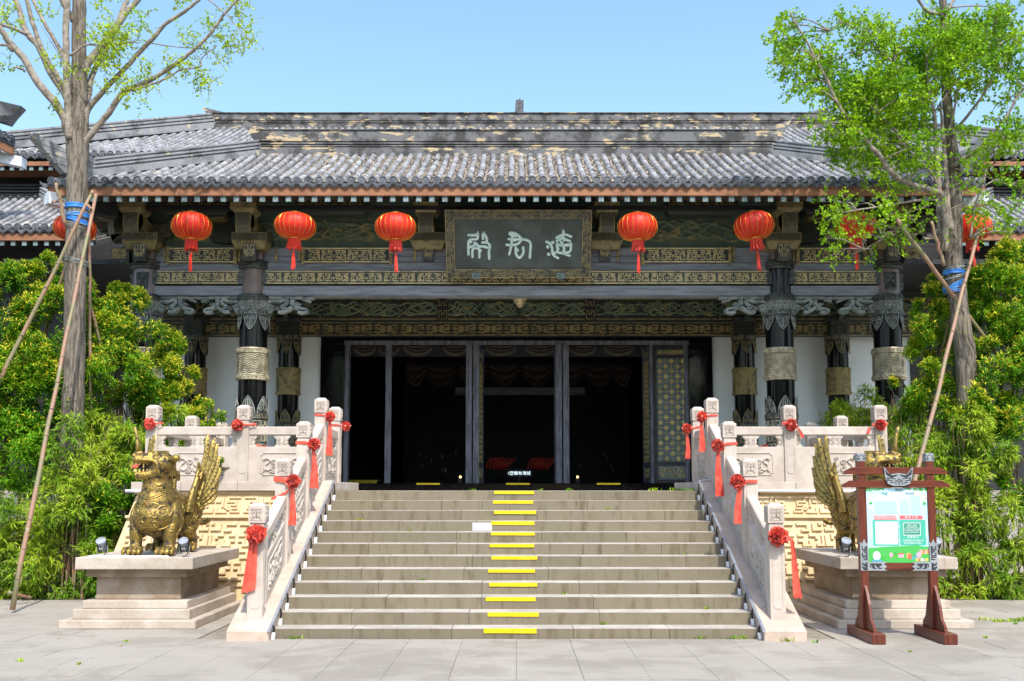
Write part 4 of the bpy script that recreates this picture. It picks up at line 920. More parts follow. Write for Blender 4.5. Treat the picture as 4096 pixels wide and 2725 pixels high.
q = G(); q.box(-10.2, 10.2, Yr+.03, Yr+.3, Zf(1341, Yr), Zf(1287, Yr)); rb = hp(q, 'rear_carved_band', BRONZE)
q = G(); mp = plane_y(Yr+.03); fret_band(q, mp, -10.1, 10.1, Zf(1336, Yr)+.01, Zf(1293, Yr)-.01, .030, .03, unit=.30, pls=SCROLL)
for yy in (1290, 1339): q.ribbon(mp, [(-10.1, Zf(yy, Yr)), (10.1, Zf(yy, Yr))], .022, .03)
hp(q, 'gilded_fretwork', GOLDD, rb)
q = G(); q.box(-4.5, 4.5, 22.8, 23.1, Zf(1376, 22.8), Zf(1343, 22.8)); hp(q, 'door_lintel', LACQ, bevel=.01)
q = G(); q.box(-3.96, 3.96, 22.76, 22.799, Zf(1380, 22.8), Zf(1363, 22.8)); hp(q, 'lintel_moulding', DOORF, bevel=.005)
q = G(); q.box(-10.3, 10.3, 19.72, 22.54, Zf(1165, 22.5), Zf(1165, 22.5)+.1); hp(q, 'porch_ceiling', WOODBK)
for s in (-1, 1):   # cross beams between front and rear columns
    for X in (XI, XO):
        q = G(); q.box(s*X-.1, s*X+.1, 19.75, 22.35, Zf(1150, 22)-.32, Zf(1150, 22)-.02); hp(q, 'cross_beam', WOODBK)
        q = G(); q.prism(curve([(22.3, ZR(1285)), (22.3, ZR(1215)), (21.5, ZR(1210)), (21.8, ZR(1235)), (22.1, ZR(1260)), (22.3, ZR(1285))], 3), 'x', s*X-.05, s*X+.05); hp(q, 'wing_bracket', BRONZE)
# --- doors
zd0, zd1 = 1.80, Zf(1380, 22.9)
def lattice(q, mp, u0, u1, v0, v1):
    n = max(2, int((u1-u0)/.118)); m = int((v1-v0)/(.118)); du = (u1-u0)/n; dv = (v1-v0)/m
    for i in range(n):
        for j in range(m):
            cu, cv = u0+(i+.5)*du, v0+(j+.5)*dv; r = du*.52 if (i+j) % 2 else du*.30; pts = []
            k = 12 if (i+j) % 2 else 8
            for t in range(k):
                rr = r*(1.0 if t % 2 == 0 else .62); a = 2*PI*t/k; pts.append(mp(cu+rr*math.cos(a), cv+rr*math.sin(a)*dv/du, .022))
            q.mi = 0
            if (i+j) % 2: q.add(pts, [tuple(range(k))])
            q.mi = 0; q.ribbon(mp, [(cu-du/2, cv), (cu+du/2, cv)], .014, .014); q.ribbon(mp, [(cu, cv-dv/2), (cu, cv+dv/2)], .014, .014)
def door_leaf(x, Y, ang, w, side, closed=False, fw=.13):
    """hinged at (x, Y); ang: direction of the leaf in plan from +X"""
    d = Vector((math.cos(ang), math.sin(ang), 0)); n = Vector((d.y, -d.x, 0))
    mp = lambda u, v, t: (x+d.x*u+n.x*t*side, Y+d.y*u+n.y*t*side, v)
    def slab(u0, u1, v0, v1, t0, t1, q):
        q.hexa([mp(u0,v0,t0),mp(u1,v0,t0),mp(u1,v0,t1),mp(u0,v0,t1)], [mp(u0,v1,t0),mp(u1,v1,t0),mp(u1,v1,t1),mp(u0,v1,t1)])
    q = G(); slab(0, .09, zd0, zd1, -.04, .04, q); slab(w-.09, w, zd0, zd1, -.04, .04, q)
    for (a, b) in ((zd0, zd0+.09), (zd0+.42, zd0+.50), (zd1-.30, zd1-.23), (zd1-.10, zd1)): slab(.09, w-.09, a, b, -.035, .035, q)
    f = hp(q, 'door_leaf', DOORF if not closed else WOODBK)
    q = G(); slab(.09, w-.09, zd0+.09, zd1-.1, -.012, .012, q); hp(q, 'door_panel', DOORP, f)
    q = G(); m2 = lambda u, v, t: mp(u, v, .012+t); lattice(q, m2, .10, w-.10, zd0+.51, zd1-.31); hp(q, 'star_lattice', GOLDLAT, f)
    q = G(); fret_band(q, m2, .12, w-.12, zd1-.21, zd1-.12, .016, .012, unit=.12); hp(q, 'gilded_fretwork', GOLDLAT if closed else GOLDD, f); q = G(); fret_band(q, m2, .12, w-.12, zd0+.13, zd0+.38, .02, .012, unit=.26)
    hp(q, 'gilded_fretwork', GOLDLAT if closed else GOLDD, f)
    if not closed:
        q = G(); q.box(x-fw/2, x+fw/2, Y-.07, Y-.002, zd0+.0, zd1); hp(q, 'leaf_stile', DOORF, f, bevel=.005)
for (xx, ang, sd) in ((1554, 98, 1), (1876, 91, 1), (1905, 84, 1), (2235, 92, 1), (2264, 87, -1)):
    door_leaf(Xf(xx, 1650, 22.9), 22.9, rad(ang), .95, sd, fw=.14)
door_leaf(Xf(2606, 1650, 22.9), 22.9, rad(93), .95, -1, fw=.06)
door_leaf(Xf(2612, 1650, 22.95), 22.95, 0, Xf(2786, 1650, 22.95)-Xf(2612, 1650, 22.95), 1, closed=True)
# interior dressing
def swags(Y, xs, ytop, ybot, nm, mat, fr):
    q = G(); f = G(); zt = Zf(ytop, Y)
    for (xa, xb) in xs:
        q = G(); f = G()
        a, b = Xf(xa, ytop, Y), Xf(xb, ytop, Y); D = zt-Zf(ybot, Y)
        for r in range(5):
            k0, k1 = r/5, (r+1)/5; V = []
            for i in range(17):
                t = i/16; X = a+(b-a)*t; s_ = (1-(2*t-1)**2)**.6; V += [(X, Y-.03*(r % 2), zt-D*s_*k0), (X, Y-.03*((r+1) % 2)-.02, zt-D*s_*k1)]
            q.add(V, [(2*i, 2*i+1, 2*i+3, 2*i+2) for i in range(16)])
        for i in range(1, 24):
            t = i/24; X = a+(b-a)*t; z = zt-D*(1-(2*t-1)**2)**.6; f.box(X-.008, X+.008, Y-.03, Y-.02, z-.07, z+.012)
        o = hp(q, nm, mat); tag(hp(f, 'fringe', fr, o), kind='stuff')
c5 = lambda z: 1366+z/1.7233
swags(23.35, [(c5(a), c5(b)) for a, b in ((80,240),(250,400),(425,630),(700,870),(985,1210),(1260,1480),(1565,1760),(1800,2020),(2060,2200))], 1379, 1150+455/1.7233, 'curtain_valance', CURT, FRINGE)
swags(27.5, [(c5(a), c5(b)) for a, b in ((440,580),(570,800),(800,1010),(1010,1230),(1230,1460),(1460,1680),(1670,1880),(1870,2000))], 1150+525/1.7233, 1150+665/1.7233, 'inner_valance', CURT, FRINGE)
q = G(); q.box(Xf(c5(785), 1550, 29), Xf(c5(1675), 1550, 29), 29, 29.3, Zf(1150+738/1.7233, 29), Zf(1150+690/1.7233, 29)); hp(q, 'altar_beam', BEAM)
q = G(); q.box(-3.5, 3.5, 31.0, 31.3, 1.72, 6.0); hp(q, 'altar_screen', DARKIN)
GLOWR = M('red_lit_lacquer', (.42,.035,.02), (.10,.01,.01), sc=14, rough=.3, emit=0)
REDGL = M('red_light_emission', (.35,.03,.02), rough=.5, emit=.015); AMB = M('amber_bulb', (1.0,.62,.2), rough=.5, emit=4); DIM = M('dim_candle', (.16,.13,.12), rough=.5, emit=.012)
LEDW = M('led_white', (.8,.95,1.0), rough=.5, emit=1.0)
for (a, b) in ((1085, 1210), (1370, 1210)):  # red light on these carvings is put in as weak emission
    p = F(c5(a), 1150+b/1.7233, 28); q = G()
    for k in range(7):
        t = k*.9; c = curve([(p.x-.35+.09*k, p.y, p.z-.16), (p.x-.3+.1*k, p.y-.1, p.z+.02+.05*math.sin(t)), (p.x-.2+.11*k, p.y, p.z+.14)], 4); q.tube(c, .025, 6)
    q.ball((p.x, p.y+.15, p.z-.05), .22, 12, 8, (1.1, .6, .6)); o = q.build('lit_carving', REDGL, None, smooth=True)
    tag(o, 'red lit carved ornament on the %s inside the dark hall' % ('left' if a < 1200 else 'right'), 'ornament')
for (a, b) in ((819, 1306), (1627, 1306)):
    p = F(c5(a), 1150+b/1.7233, 26); q = G(); q.ball(p, .03, 8, 6); q.mi = 1; q.box(p.x-.05, p.x+.05, p.y, p.y+.08, 1.72, p.z-.03); q.box(p.x-.02, p.x+.02, p.y+.01, p.y+.05, p.z-.03, p.z); o = q.build('amber_lamp', [AMB, WOODBK]); tag(o, 'tiny amber lamp glowing low in the %s doorway' % ('left' if a < 900 else 'right'), 'lamp')
q = G()
for _ in range(14):
    s = random.choice([0, 1]); a = random.uniform(480, 830) if s else random.uniform(1600, 1900); b = random.uniform(1120, 1270); p = F(c5(a), 1150+b/1.7233, 27.5+random.random()*2)
    q.box(p.x-.012, p.x+.012, p.y, p.y+.03, p.z-.05, p.z+.04)
tag(q.build('candle_rows', DIM), 'faint rows of candles glimmering in the dark hall', 'candles', kind='stuff')
t = tag(empty('altar_table', (Xf(1430, 1920, 25.0), 25.0, 1.72)), 'low table under a yellow cloth inside the left doorway', 'table'); q = G(); q.box(-.5, .5, -.3, .4, .12, .17); q.build('table_top', WOODBK, t)
YC = M('yellow_cloth', (.55,.45,.02), (.42,.34,.02), sc=5, rough=.7); q = G(); q.box(-.53, .53, -.33, .43, .171, .18); q.box(-.53, .53, -.34, -.331, .0, .18); q.build('cloth', YC, t)
def text(s, size, loc, mat, name, parent=None, rot=(PI/2, 0, 0), ext=.0, align='CENTER', sx=1.0):
    c = bpy.data.curves.new(name, 'FONT'); c.body = s; c.size = size; c.align_x = align; c.align_y = 'CENTER'; c.extrude = ext; c.resolution_u = 2
    o = bpy.data.objects.new(name, c); COL.objects.link(o); bpy.context.view_layer.update()
    dg = bpy.context.evaluated_depsgraph_get(); me = bpy.data.meshes.new_from_object(o.evaluated_get(dg)); bpy.data.objects.remove(o)
    me.materials.clear(); me.materials.append(mat); ob = bpy.data.objects.new(name, me); link(ob, parent); ob.location = loc; ob.rotation_euler = rot; ob.scale = (sx, 1, 1); return ob
p = F(2078, 1150+1280/1.7233, 24.5); ls = tag(empty('led_sign', p), 'small black sign with white glowing characters behind the middle doorway', 'sign')
q = G(); q.box(-.30, .30, .0, .03, -.09, .09); q.build('sign_board', DARKIN, ls); text('春秋淹城', .10, (.07, -.004, -.005), LEDW, 'lettering', ls)
q = G(); q.ribbon(lambda u, v, d: (u, -d, v), [( -.19+x*1.5, y) for x, y in spiral(0, 0, .035, .012, 0, 1.6, 16)], .007, .003); q.ribbon(lambda u, v, d: (u, -d, v), [(-.19+.085*math.cos(a), .042*math.sin(a)) for a in [i*2*PI/16 for i in range(16)]], .006, .003, closed=True); q.build('emblem', LEDW, ls)
q = G(); q.box(-.02, .02, .005, .025, 1.72-p.z, -.09); q.build('stand', WOODBK, ls)
# ceiling lamp
p = F(2079, 1186, 20.4); cl = tag(empty('hanging_lamp', p), 'small gilded bowl lamp hanging in the porch above the middle door', 'lamp')
q = G(); q.lathe([(.01, -.24), (.05, -.21), (.11, -.13), (.145, -.06), (.15, -.03), (.10, -.02)], (0, 0), 20); q.build('bowl', GOLDW, cl, smooth=True)
q = G(); q.tube([(0, 0, -.03), (0, 0, .35)], .014, 6); 
for k in range(5):
    a = 2*PI*k/5; q.tube(curve([(0, 0, .0), (.09*math.cos(a), .09*math.sin(a), .03), (.16*math.cos(a), .16*math.sin(a), -.02)], 3), .012, 5); q.ball((.16*math.cos(a), .16*math.sin(a), 0), .03, 6, 4)
q.build('lamp_arms', PEWTER, cl)

# ------------------------------------------------------------------ tiles and roofs
def tile_src(L=.27, r=.062, n=7):
    V, Fq = [], []
    rr = [(r*.90, .0, .0), (r*1.05, .001, .006), (r*1.05, .03, .006), (r*1.0, .033, .003), (r*.985, L, .0)]
    for (ra, y, dz) in rr:
        for j in range(n+1):
            a = PI*j/n; V.append((ra*math.cos(a), y, ra*math.sin(a)*1.05+dz-.01))
    for i in range(len(rr)-1):
        for j in range(n): Fq.append((i*(n+1)+j, i*(n+1)+j+1, (i+1)*(n+1)+j+1, (i+1)*(n+1)+j))
    for j in range(n//2): Fq.append((j, n-j, n-j-1, j+1)) if False else None
    return V, Fq
def pan_src(L=.13, w=.06, n=4):
    V, Fq = [], []
    for (y, dz) in ((0, -.004), (0.0001, .010), (L, .0)):
        for j in range(n+1):
            t = j/n*2-1; V.append((w*t, y, -.012+.020*t*t+dz))
    for i in range(2):
        for j in range(n): Fq.append((i*(n+1)+j, i*(n+1)+j+1, (i+1)*(n+1)+j+1, (i+1)*(n+1)+j))
    return V, Fq
def end_cap():
    q = G(); r = .073; n = 16
    q.lathe([(.001, -.0), (r*.78, -.0), (r*.80, .010), (r, .010), (r, -.03), (.001, -.03)], (0, 0), n)
    for k in range(6):
        a = 2*PI*k/6; q.add([(math.cos(a+t)*rr*r, math.sin(a+t)*rr*r, .004) for t, rr in ((0, .12), (.35, .42), (0, .66), (-.35, .42))], [(0, 1, 2, 3)])
    q.v = [(x, -z-.0, y) for (x, y, z) in q.v]; return q      # faces -Y
def drip():
    pts = [(-.098, .02), (-.085, -.028), (-.06, -.036), (-.045, -.058), (-.02, -.062), (0, -.078), (.02, -.062), (.045, -.058), (.06, -.036), (.085, -.028), (.098, .02), (.05, -.006), (0, -.014), (-.05, -.006)]
    q = G(); n = len(pts)
    q.add([(p[0], 0, p[1]) for p in pts]+[(p[0], .02, p[1]+.002) for p in pts], [(0,1,13),(13,1,2,12),(12,2,3,4),(12,4,5,6),(12,6,7,8),(12,8,11),(11,8,9),(11,9,10)]+[(i, (i+1) % n, (i+1) % n+n, i+n) for i in range(n)])
    q.ribbon(plane_y(0), [(-.07, -.012), (-.035, -.040), (0, -.054), (.035, -.040), (.07, -.012)], .008, .006); return q
def roof(par, off, name, xe0, xe1, xt0, xt1, Y0, z0, Y1, z1, objs=True, pitch=.193, tlen=.235, debris=None, sag=.12, side=None, maxobj=300):
    """one tiled slope seen from the front; eave (xe0..xe1, Y0, z0), top (xt0..xt1, Y1, z1)"""
    def S(t): return (Y0+(Y1-Y0)*t, z0+(z1-z0)*(t+sag*(t*t-t)))
    def tmax(x):
        t = 1.0
        if xt0 > xe0 and x < xt0: t = (x-xe0)/(xt0-xe0)
        if xt1 < xe1 and x > xt1: t = min(t, (xe1-x)/(xe1-xt1))
        return max(0, t)
    n = 10; q = G(); V = []
    for i in range(n+1):
        t = i/n; y, z = S(t); V += [(xe0+(xt0-xe0)*t, y, z-.03), (xe1+(xt1-xe1)*t, y, z-.03)]
    q.add(V, [(2*i, 2*i+1, 2*i+3, 2*i+2) for i in range(n)])
    V2 = [(x, y+.03, z-.06) for (x, y, z) in V]; q.add(V2, [(2*i+1, 2*i, 2*i+2, 2*i+3) for i in range(n)])
    q.add([V[0], V[1], V2[1], V2[0]], [(0, 3, 2, 1)])
    rf = q.build(name, TILE_D, par); rf.location = -off
    Lsl = math.hypot(Y1-Y0, z1-z0); nx = int((xe1-xe0)/pitch); xs = [xe0+(xe1-xe0)*(i+.5)/nx for i in range(nx)]
    order = sorted(range(nx), key=lambda i: abs(xs[i])); tiles = []; pans = []; chips = []
    src = tile_src(r=.057); psrc = pan_src()
    nt = int(round(Lsl/tlen)); npn = int(round(Lsl/.115))
    def mat_at(x, t, yaw, tilt, sc=1.0, lift=0):
        y, z = S(t); y2, z2 = S(min(1, t+.05)) if t < .97 else S(t); ya, za = S(max(0, t-.02)); yb, zb = S(min(1, t+.02)); a = math.atan2(zb-za, yb-ya)
        return Matrix.Translation((x, y, z+lift)) @ Euler((a+tilt, 0, yaw)).to_matrix().to_4x4() @ Matrix.Scale(sc, 4)
    per = []
    for i in order:
        x = xs[i]; tm = tmax(x); wob = random.gauss(0, .012)
        bad = debris and debris[0] < x < debris[1]
        for k in range(nt):
            t = k/nt
            if t > tm-.02: break
            j = .022 if bad and random.random() < .4 else .005
            m = mat_at(x+random.gauss(0, j*.3), t, wob*.4+random.gauss(0, j), random.gauss(0, j*1.1), random.uniform(.97, 1.03), random.gauss(0, j*.25))
            per.append((k, abs(x), m))
    per.sort(key=lambda e: (e[0], e[1]))
    nobj = 0; rest = []
    tm0 = None
    for (k, ax, m) in per:
        if objs and nobj < maxobj and k < 5:
            if tm0 is None:
                me = bpy.data.meshes.new('roof_tile'); me.from_pydata(src[0], [], src[1]); me.materials.append(TILE); me.polygons.foreach_set('use_smooth', [True]*len(me.polygons)); set_auto(me, 50); tm0 = me
            o = bpy.data.objects.new('roof_tile', tm0); link(o, rf); o.matrix_local = m; nobj += 1
        else: rest.append(np.array(m))
    if rest: tag(scatter('far_roof_tiles', src, rest, TILE, rf, smooth=False), kind='stuff')
    pm = []
    for i in range(nx+1):
        x = xe0+(xe1-xe0)*i/nx; tm = tmax(x)
        for k in range(npn):
            t = k/npn
            if t > tm-.01: break
            bad = debris and debris[0] < x < debris[1]; j = .02 if bad else .006
            pm.append(np.array(mat_at(x, t, random.gauss(0, j), random.gauss(-.04, j*1.5))))
    tag(scatter('pan_tiles', psrc, pm, PAN, rf), kind='stuff')
    if debris:
        V, Fq = [], []
        for _ in range(int(debris[2])):
            i = random.randint(0, nx); x = xe0+(xe1-xe0)*i/nx+random.gauss(0, .030)
            x += 0; d = (x-(debris[0]+debris[1])/2)/((debris[1]-debris[0])/2)
            if abs(d) > 1 and random.random() < .72: continue
            t = random.uniform(0.01, 1)
            if t > tmax(x): continue
            y, z = S(t); a = random.uniform(0, 6.28); l = random.uniform(.008, .028); h = random.uniform(.012, .03); b = len(V); c, s = math.cos(a)*l, math.sin(a)*l
            zz = z-.012; V += [(x-c, y-s, zz), (x+s*.7, y-c*.7, zz+.004), (x+c, y+s, zz), (x-s*.7, y+c*.7, zz), (x, y, zz+h), (x+c*.3, y+s*.3, zz+h*.9)]
            Fq += [(b, b+1, b+4, b+4)[:3]+(b+4,), (b+1, b+2, b+5, b+4), (b+2, b+3, b+5, b+5), (b+3, b, b+4, b+5)]
        Fq = [tuple(f) if len(set(f)) == 4 else None for f in Fq]; Fq = [f for f in Fq if f]
        tag(big_mesh('mortar_crumbs', V, Fq, MORTAR, rf, RNG.random(len(Fq))), kind='stuff')
    # eave: end caps and drip tiles
    ec = dr = None; e_src, d_src = end_cap(), drip(); y, z = S(0)
    for i in range(nx):
        o = e_src.build('tile_end', TILE_D, rf) if ec is None else piece(ec, rf, (0, 0, 0)); ec = ec or o
        o.location = (xs[i]+random.gauss(0, .004), y-.016, z+.026+random.gauss(0, .004)); o.rotation_euler = (random.gauss(0, .04), random.uniform(-1, 1), random.gauss(0, .05))
    for i in range(nx+1):
        if random.random() < .03: continue
        o = d_src.build('drip_tile', TILE_D, rf) if dr is None else piece(dr, rf, (0, 0, 0)); dr = dr or o
        o.scale = (1.0, 1, 1.4); o.location = (xe0+(xe1-xe0)*i/nx, y-.03, z-.018+random.gauss(0, .004)); o.rotation_euler = (rad(8)+random.gauss(0, .05), 0, random.gauss(0, .05))
    return rf, S
def fascia(par, off, x0, x1, Y, zt, h=.155, rpitch=.236, rw=.047, rl=1.6, rise=.5, obs=True):
    q = G(); q.prism([(Y, zt-h), (Y, zt), (Y+.05, zt), (Y+.05, zt-h)], 'x', x0, x1); f = q.build('eave_fascia', FASCIA, par, bevel=.004); f.location = -off
    n = int((x1-x0-.2)/rpitch); ra = None
    src = G(); src.hexa([(-rw,0,-.10),(rw,0,-.10),(rw,rl,-.10+rise),(-rw,rl,-.10+rise)], [(-rw,0,0),(rw,0,0),(rw,rl,rise),(-rw,rl,rise)]); src.mi = 1; src.box(-rw, rw, -.004, -.0005, -.10, 0)
    src.ribbon(plane_y(-.004), [(-rw*.7,-.085),(rw*.7,-.085),(rw*.7,-.015),(-rw*.7,-.015)], .010, .003, closed=True)
    for i in range(n+1):
        x = x0+.1+(x1-x0-.2)*i/n
        o = src.build('rafter', [RAFTSIDE, RAFTER], f) if ra is None else piece(ra, f, (0, 0, 0)); ra = ra or o
        o.location = (x, Y+.04, zt-h-.004)
    return f
def ridge_bar(par, off, name, p0, p1, layers, mat=RIDGE, cut0=0, cut1=0):
    """stacked courses (half width, z0, z1) following p0 -> p1"""
    p0, p1 = Vector(p0), Vector(p1); d = (p1-p0); dh = Vector((d.x, d.y, 0)).normalized(); n = Vector((-dh.y, dh.x, 0)); q = G()
    for (w, a, b) in layers:
        q.hexa([p0-n*w+Vector((0,0,a)), p1-n*w+Vector((0,0,a)), p1+n*w+Vector((0,0,a)), p0+n*w+Vector((0,0,a))], [p0-n*w+Vector((0,0,b)), p1-n*w+Vector((0,0,b)), p1+n*w+Vector((0,0,b)), p0+n*w+Vector((0,0,b))])
    o = q.build(name, mat, par, bevel=.006); o.location = -off; return o
# porch roof
Ye = 17.62; ze = Zf(727, Ye); Yt = 20.5; ztp = Zf(621, Yt); XE = 8.5; XT = XE-(Yt-Ye)-.12
pr, Sp = roof(hall, H0, 'porch_roof', -XE, XE, -XT, XT, Ye, ze, Yt, ztp, True, debris=(-4.3, 2.0, 26000))
fascia(hall, H0, -XE+.02, XE-.02, Ye+.03, ze-.05, h=ze-.05-Zf(782, Ye+.03), rise=.62, rl=1.7)
# side eaves of the porch roof
for s in (-1, 1):
    q = G(); q.add([(s*XE, Ye, ze-.03), (s*XE, 24, ze-.03), (s*XT, 24, ztp-.03), (s*XT, Yt, ztp-.03)], [(0, 1, 2, 3)]); q.add([(s*XE, Ye, ze-.12), (s*XE, 24, ze-.12), (s*XT, 24, ztp-.12), (s*XT, Yt, ztp-.12)], [(3, 2, 1, 0)]); o = q.build('side_slope', TILE_D, hall); o.location = -H0
    q = G(); q.box(s*(XE-.05), s*XE, Ye+.08, 24, ze-.27, ze-.12); o = q.build('eave_fascia', FASCIA, hall); o.location = -H0
    q = G()
    for k in range(16): y = 18+k*.3; q.hexa([(s*(XE-.1),y-.045,ze-.37),(s*(XE-.1),y+.045,ze-.37),(s*(XE-1.3),y+.045,ze+.1),(s*(XE-1.3),y-.045,ze+.1)], [(s*(XE-.1),y-.045,ze-.27),(s*(XE-.1),y+.045,ze-.27),(s*(XE-1.3),y+.045,ze+.2),(s*(XE-1.3),y-.045,ze+.2)])
    o = q.build('side_rafters', RAFTSIDE, hall); o.location = -H0; tag(o, kind='stuff')
    lay = [(.12, -.04, .10), (.085, .10, .135), (.115, .137, .175), (.08, .175, .205), (.11, .207, .245), (.075, .245, .285), (.095, .287, .33)]
    a = (s*(XT-.05), Yt+.02, ztp); b = (s*(XE-.55), Ye+.55*.98, Sp(.19)[1]+.02)
    ridge_bar(hall, H0, 'hip_ridge', a, b, lay, RIDGEL)
    # upturned end of the hip ridge
    k = math.sqrt(.5); d = Vector((s*k, -k, 0)); n = Vector((k, s*k, 0)); B = Vector(b); q = G(); w = .10
    pr_ = [(-.05, -.05), (.50, -.06), (1.08, .49), (1.05, .54), (.40, .36), (-.05, .33)]
    q.add([B+d*u+Vector((0,0,v))-n*w for u, v in pr_]+[B+d*u+Vector((0,0,v))+n*w for u, v in pr_], [(0,1,2,3,4,5), (11,10,9,8,7,6)]+[(i, i+6, (i+1) % 6+6, (i+1) % 6) for i in range(6)])
    for f in (.2, .5, .78):
        q.add([B+d*u+Vector((0,0,v))+n*e for e in (-w-.008, w+.008) for u, v in ((-.04, -.05+.38*f), (.62+.42*f, -.02+.50*f), (.62+.42*f, .01+.50*f), (-.04, -.02+.38*f))], [(0,1,2,3), (7,6,5,4), (0,4,5,1), (3,2,6,7)])
    o = q.build('ridge_tip', RIDGEL, hall); o.location = -H0
    # white painted corner beam end
    q = G(); c = Vector((s*(XE-.55), Ye+.55, Zf(807, Ye)-.06)); e = c+d*.76+Vector((0,0,.02)); c = c-d*.5; hh = .22
    q.mi = 1; q.add([e-n*.11+Vector((0,0,0)), e+n*.11, e+n*.11+Vector((0,0,hh)), e-n*.11+Vector((0,0,hh))], [(0,1,2,3)])
    q.mi = 0; m = e-d*.42
    for (pa, pb, mi) in ((m, e, 1), (c, m, 0)):
        q.mi = mi; q.add([pa-n*.11, pb-n*.11, pb+n*.11, pa+n*.11, pa-n*.11+Vector((0,0,hh)), pb-n*.11+Vector((0,0,hh)), pb+n*.11+Vector((0,0,hh)), pa+n*.11+Vector((0,0,hh))], [(3,2,1,0),(4,5,6,7),(0,1,5,4),(2,3,7,6)])
    PWH = M('flaking_white_paint', (.62,.66,.72), (.30,.27,.24), sc=3.5, thr=(.62,.68), rough=.6, bump=.3)
    o = q.build('corner_beam', [WOODBK, PWH], hall); o.location = -H0
# band ridge over the porch roof
Yb = 20.58; zz = lambda y: Zf(y, Yb-.12)
lay = [(.16, ztp-.1, zz(592)), (.12, zz(592), zz(588)), (.15, zz(588), zz(582)), (.11, zz(582), zz(578)), (.15, zz(578), zz(571)), (.12, zz(571), zz(567)), (.15, zz(567), zz(523)), (.18, zz(523), zz(519))]
ridge_bar(hall, H0, 'band_ridge', (-XT+.02, Yb, 0), (XT-.02, Yb, 0), lay, RIDGE)
for s in (-1, 1):
    q = G(); z0, z1 = zz(566), zz(519); q.prism([(s*(XT-.05), z0), (s*(XT+.02), z0), (s*(XT+.30), z1+.20), (s*(XT-.35), z1), (s*(XT-.6), z1), (s*(XT-.6), z0)], 'y', Yb-.16, Yb+.16); o = q.build('ridge_tip', RIDGE, hall); o.location = -H0
# main roof
Ym = 23.8; zm = Zf(618, Ym); Yk = 28.7; zk = Zf(512, Yk)
XK = -Xf(850, 500, Yk); XM = XK+(Yk-Ym)
mr, Sm = roof(hall, H0, 'main_roof', -XM, XM, -XK, XK, Ym, zm, Yk, zk, False)
fascia(hall, H0, -XM, XM, Ym+.03, Zf(645, Ym+.03), h=Zf(645, Ym)-Zf(663, Ym), rise=.5, rl=1.2)
q = G(); q.box(-XM, XM, Ym+.6, Ym+.7, Zf(700, Ym+.5), Zf(672, Ym+.5)); o = q.build('eave_board', FASCIA, hall); o.location = -H0
q = G(); q.add([(-XM, Ym, zm-.1), (XM, Ym, zm-.1), (XM, 34, zm-.1), (-XM, 34, zm-.1)], [(3,2,1,0)]); q.box(-XT+.2, XT-.2, 20.8, 20.9, ztp-.3, Zf(523, 20.46)-.05); q.box(-XM-2, XM+2, 25.0, 25.2, 5, zm-.11); o = q.build('upper_wall', WOODBK, hall); o.location = -H0
q = G()
for k in range(4): q.box(-XM-2, XM+2, 24.93, 24.985, Zf(782-k*13, 24.95), Zf(776-k*13, 24.95))
o = q.build('wall_slats', BEAM, hall); o.location = -H0
zz = lambda y: Zf(y, Yk-.15)
lay = [(.22, zk-.15, zz(500)), (.16, zz(500), zz(497)), (.2, zz(497), zz(493)), (.15, zz(493), zz(490)), (.2, zz(490), zz(486)), (.15, zz(486), zz(483)), (.19, zz(483), zz(456)), (.23, zz(456), zz(452))]
ridge_bar(hall, H0, 'main_ridge', (-XK+.05, Yk, 0), (XK-.05, Yk, 0), lay, RIDGE)
for s in (-1, 1):
    q = G(); z0, z1 = zz(480), zz(453); xt = -Xf(817, 430, Yk); q.prism([(s*(XK-.1), z0), (s*(XK+.02), z0), (s*(xt), zz(430)), (s*(XK-.45), z1-.0), (s*(XK-.9), z1), (s*(XK-.9), z0)], 'y', Yk-.2, Yk+.2); o = q.build('ridge_tip', RIDGE, hall); o.location = -H0
    lay = [(.20, -.05, .14), (.13, .14, .18), (.18, .18, .24), (.12, .24, .28), (.17, .28, .34), (.12, .34, .38), (.15, .38, .44)]
    ridge_bar(hall, H0, 'hip_ridge', (s*(XK-.05), Yk, zk), (s*XM, Ym, zm), lay, RIDGEL)
p = F(2077, 430, Yk+1.0); q = G(); z0 = Zf(452, Yk+1); q.prism([(p.x-1.5, z0-.25), (p.x-1.4, z0-.10), (p.x-.12, z0+.02), (p.x+.12, z0+.02), (p.x+1.6, z0-.10), (p.x+1.7, z0-.25)], 'y', Yk+.95, Yk+1.1)
q.prism([(p.x-.13, z0+.0), (p.x+.13, z0+.0), (p.x+.135, Zf(405, Yk+1)), (p.x-.11, Zf(403, Yk+1))], 'y', Yk+.9, Yk+1.1); q.ribbon(plane_y(Yk+.9), [(p.x-.03, z0+.1), (p.x+.04, z0+.22), (p.x-.02, z0+.33), (p.x+.03, z0+.42)], .035, .01); o = q.build('ridge_finial', TILE_D, hall); o.location = -H0

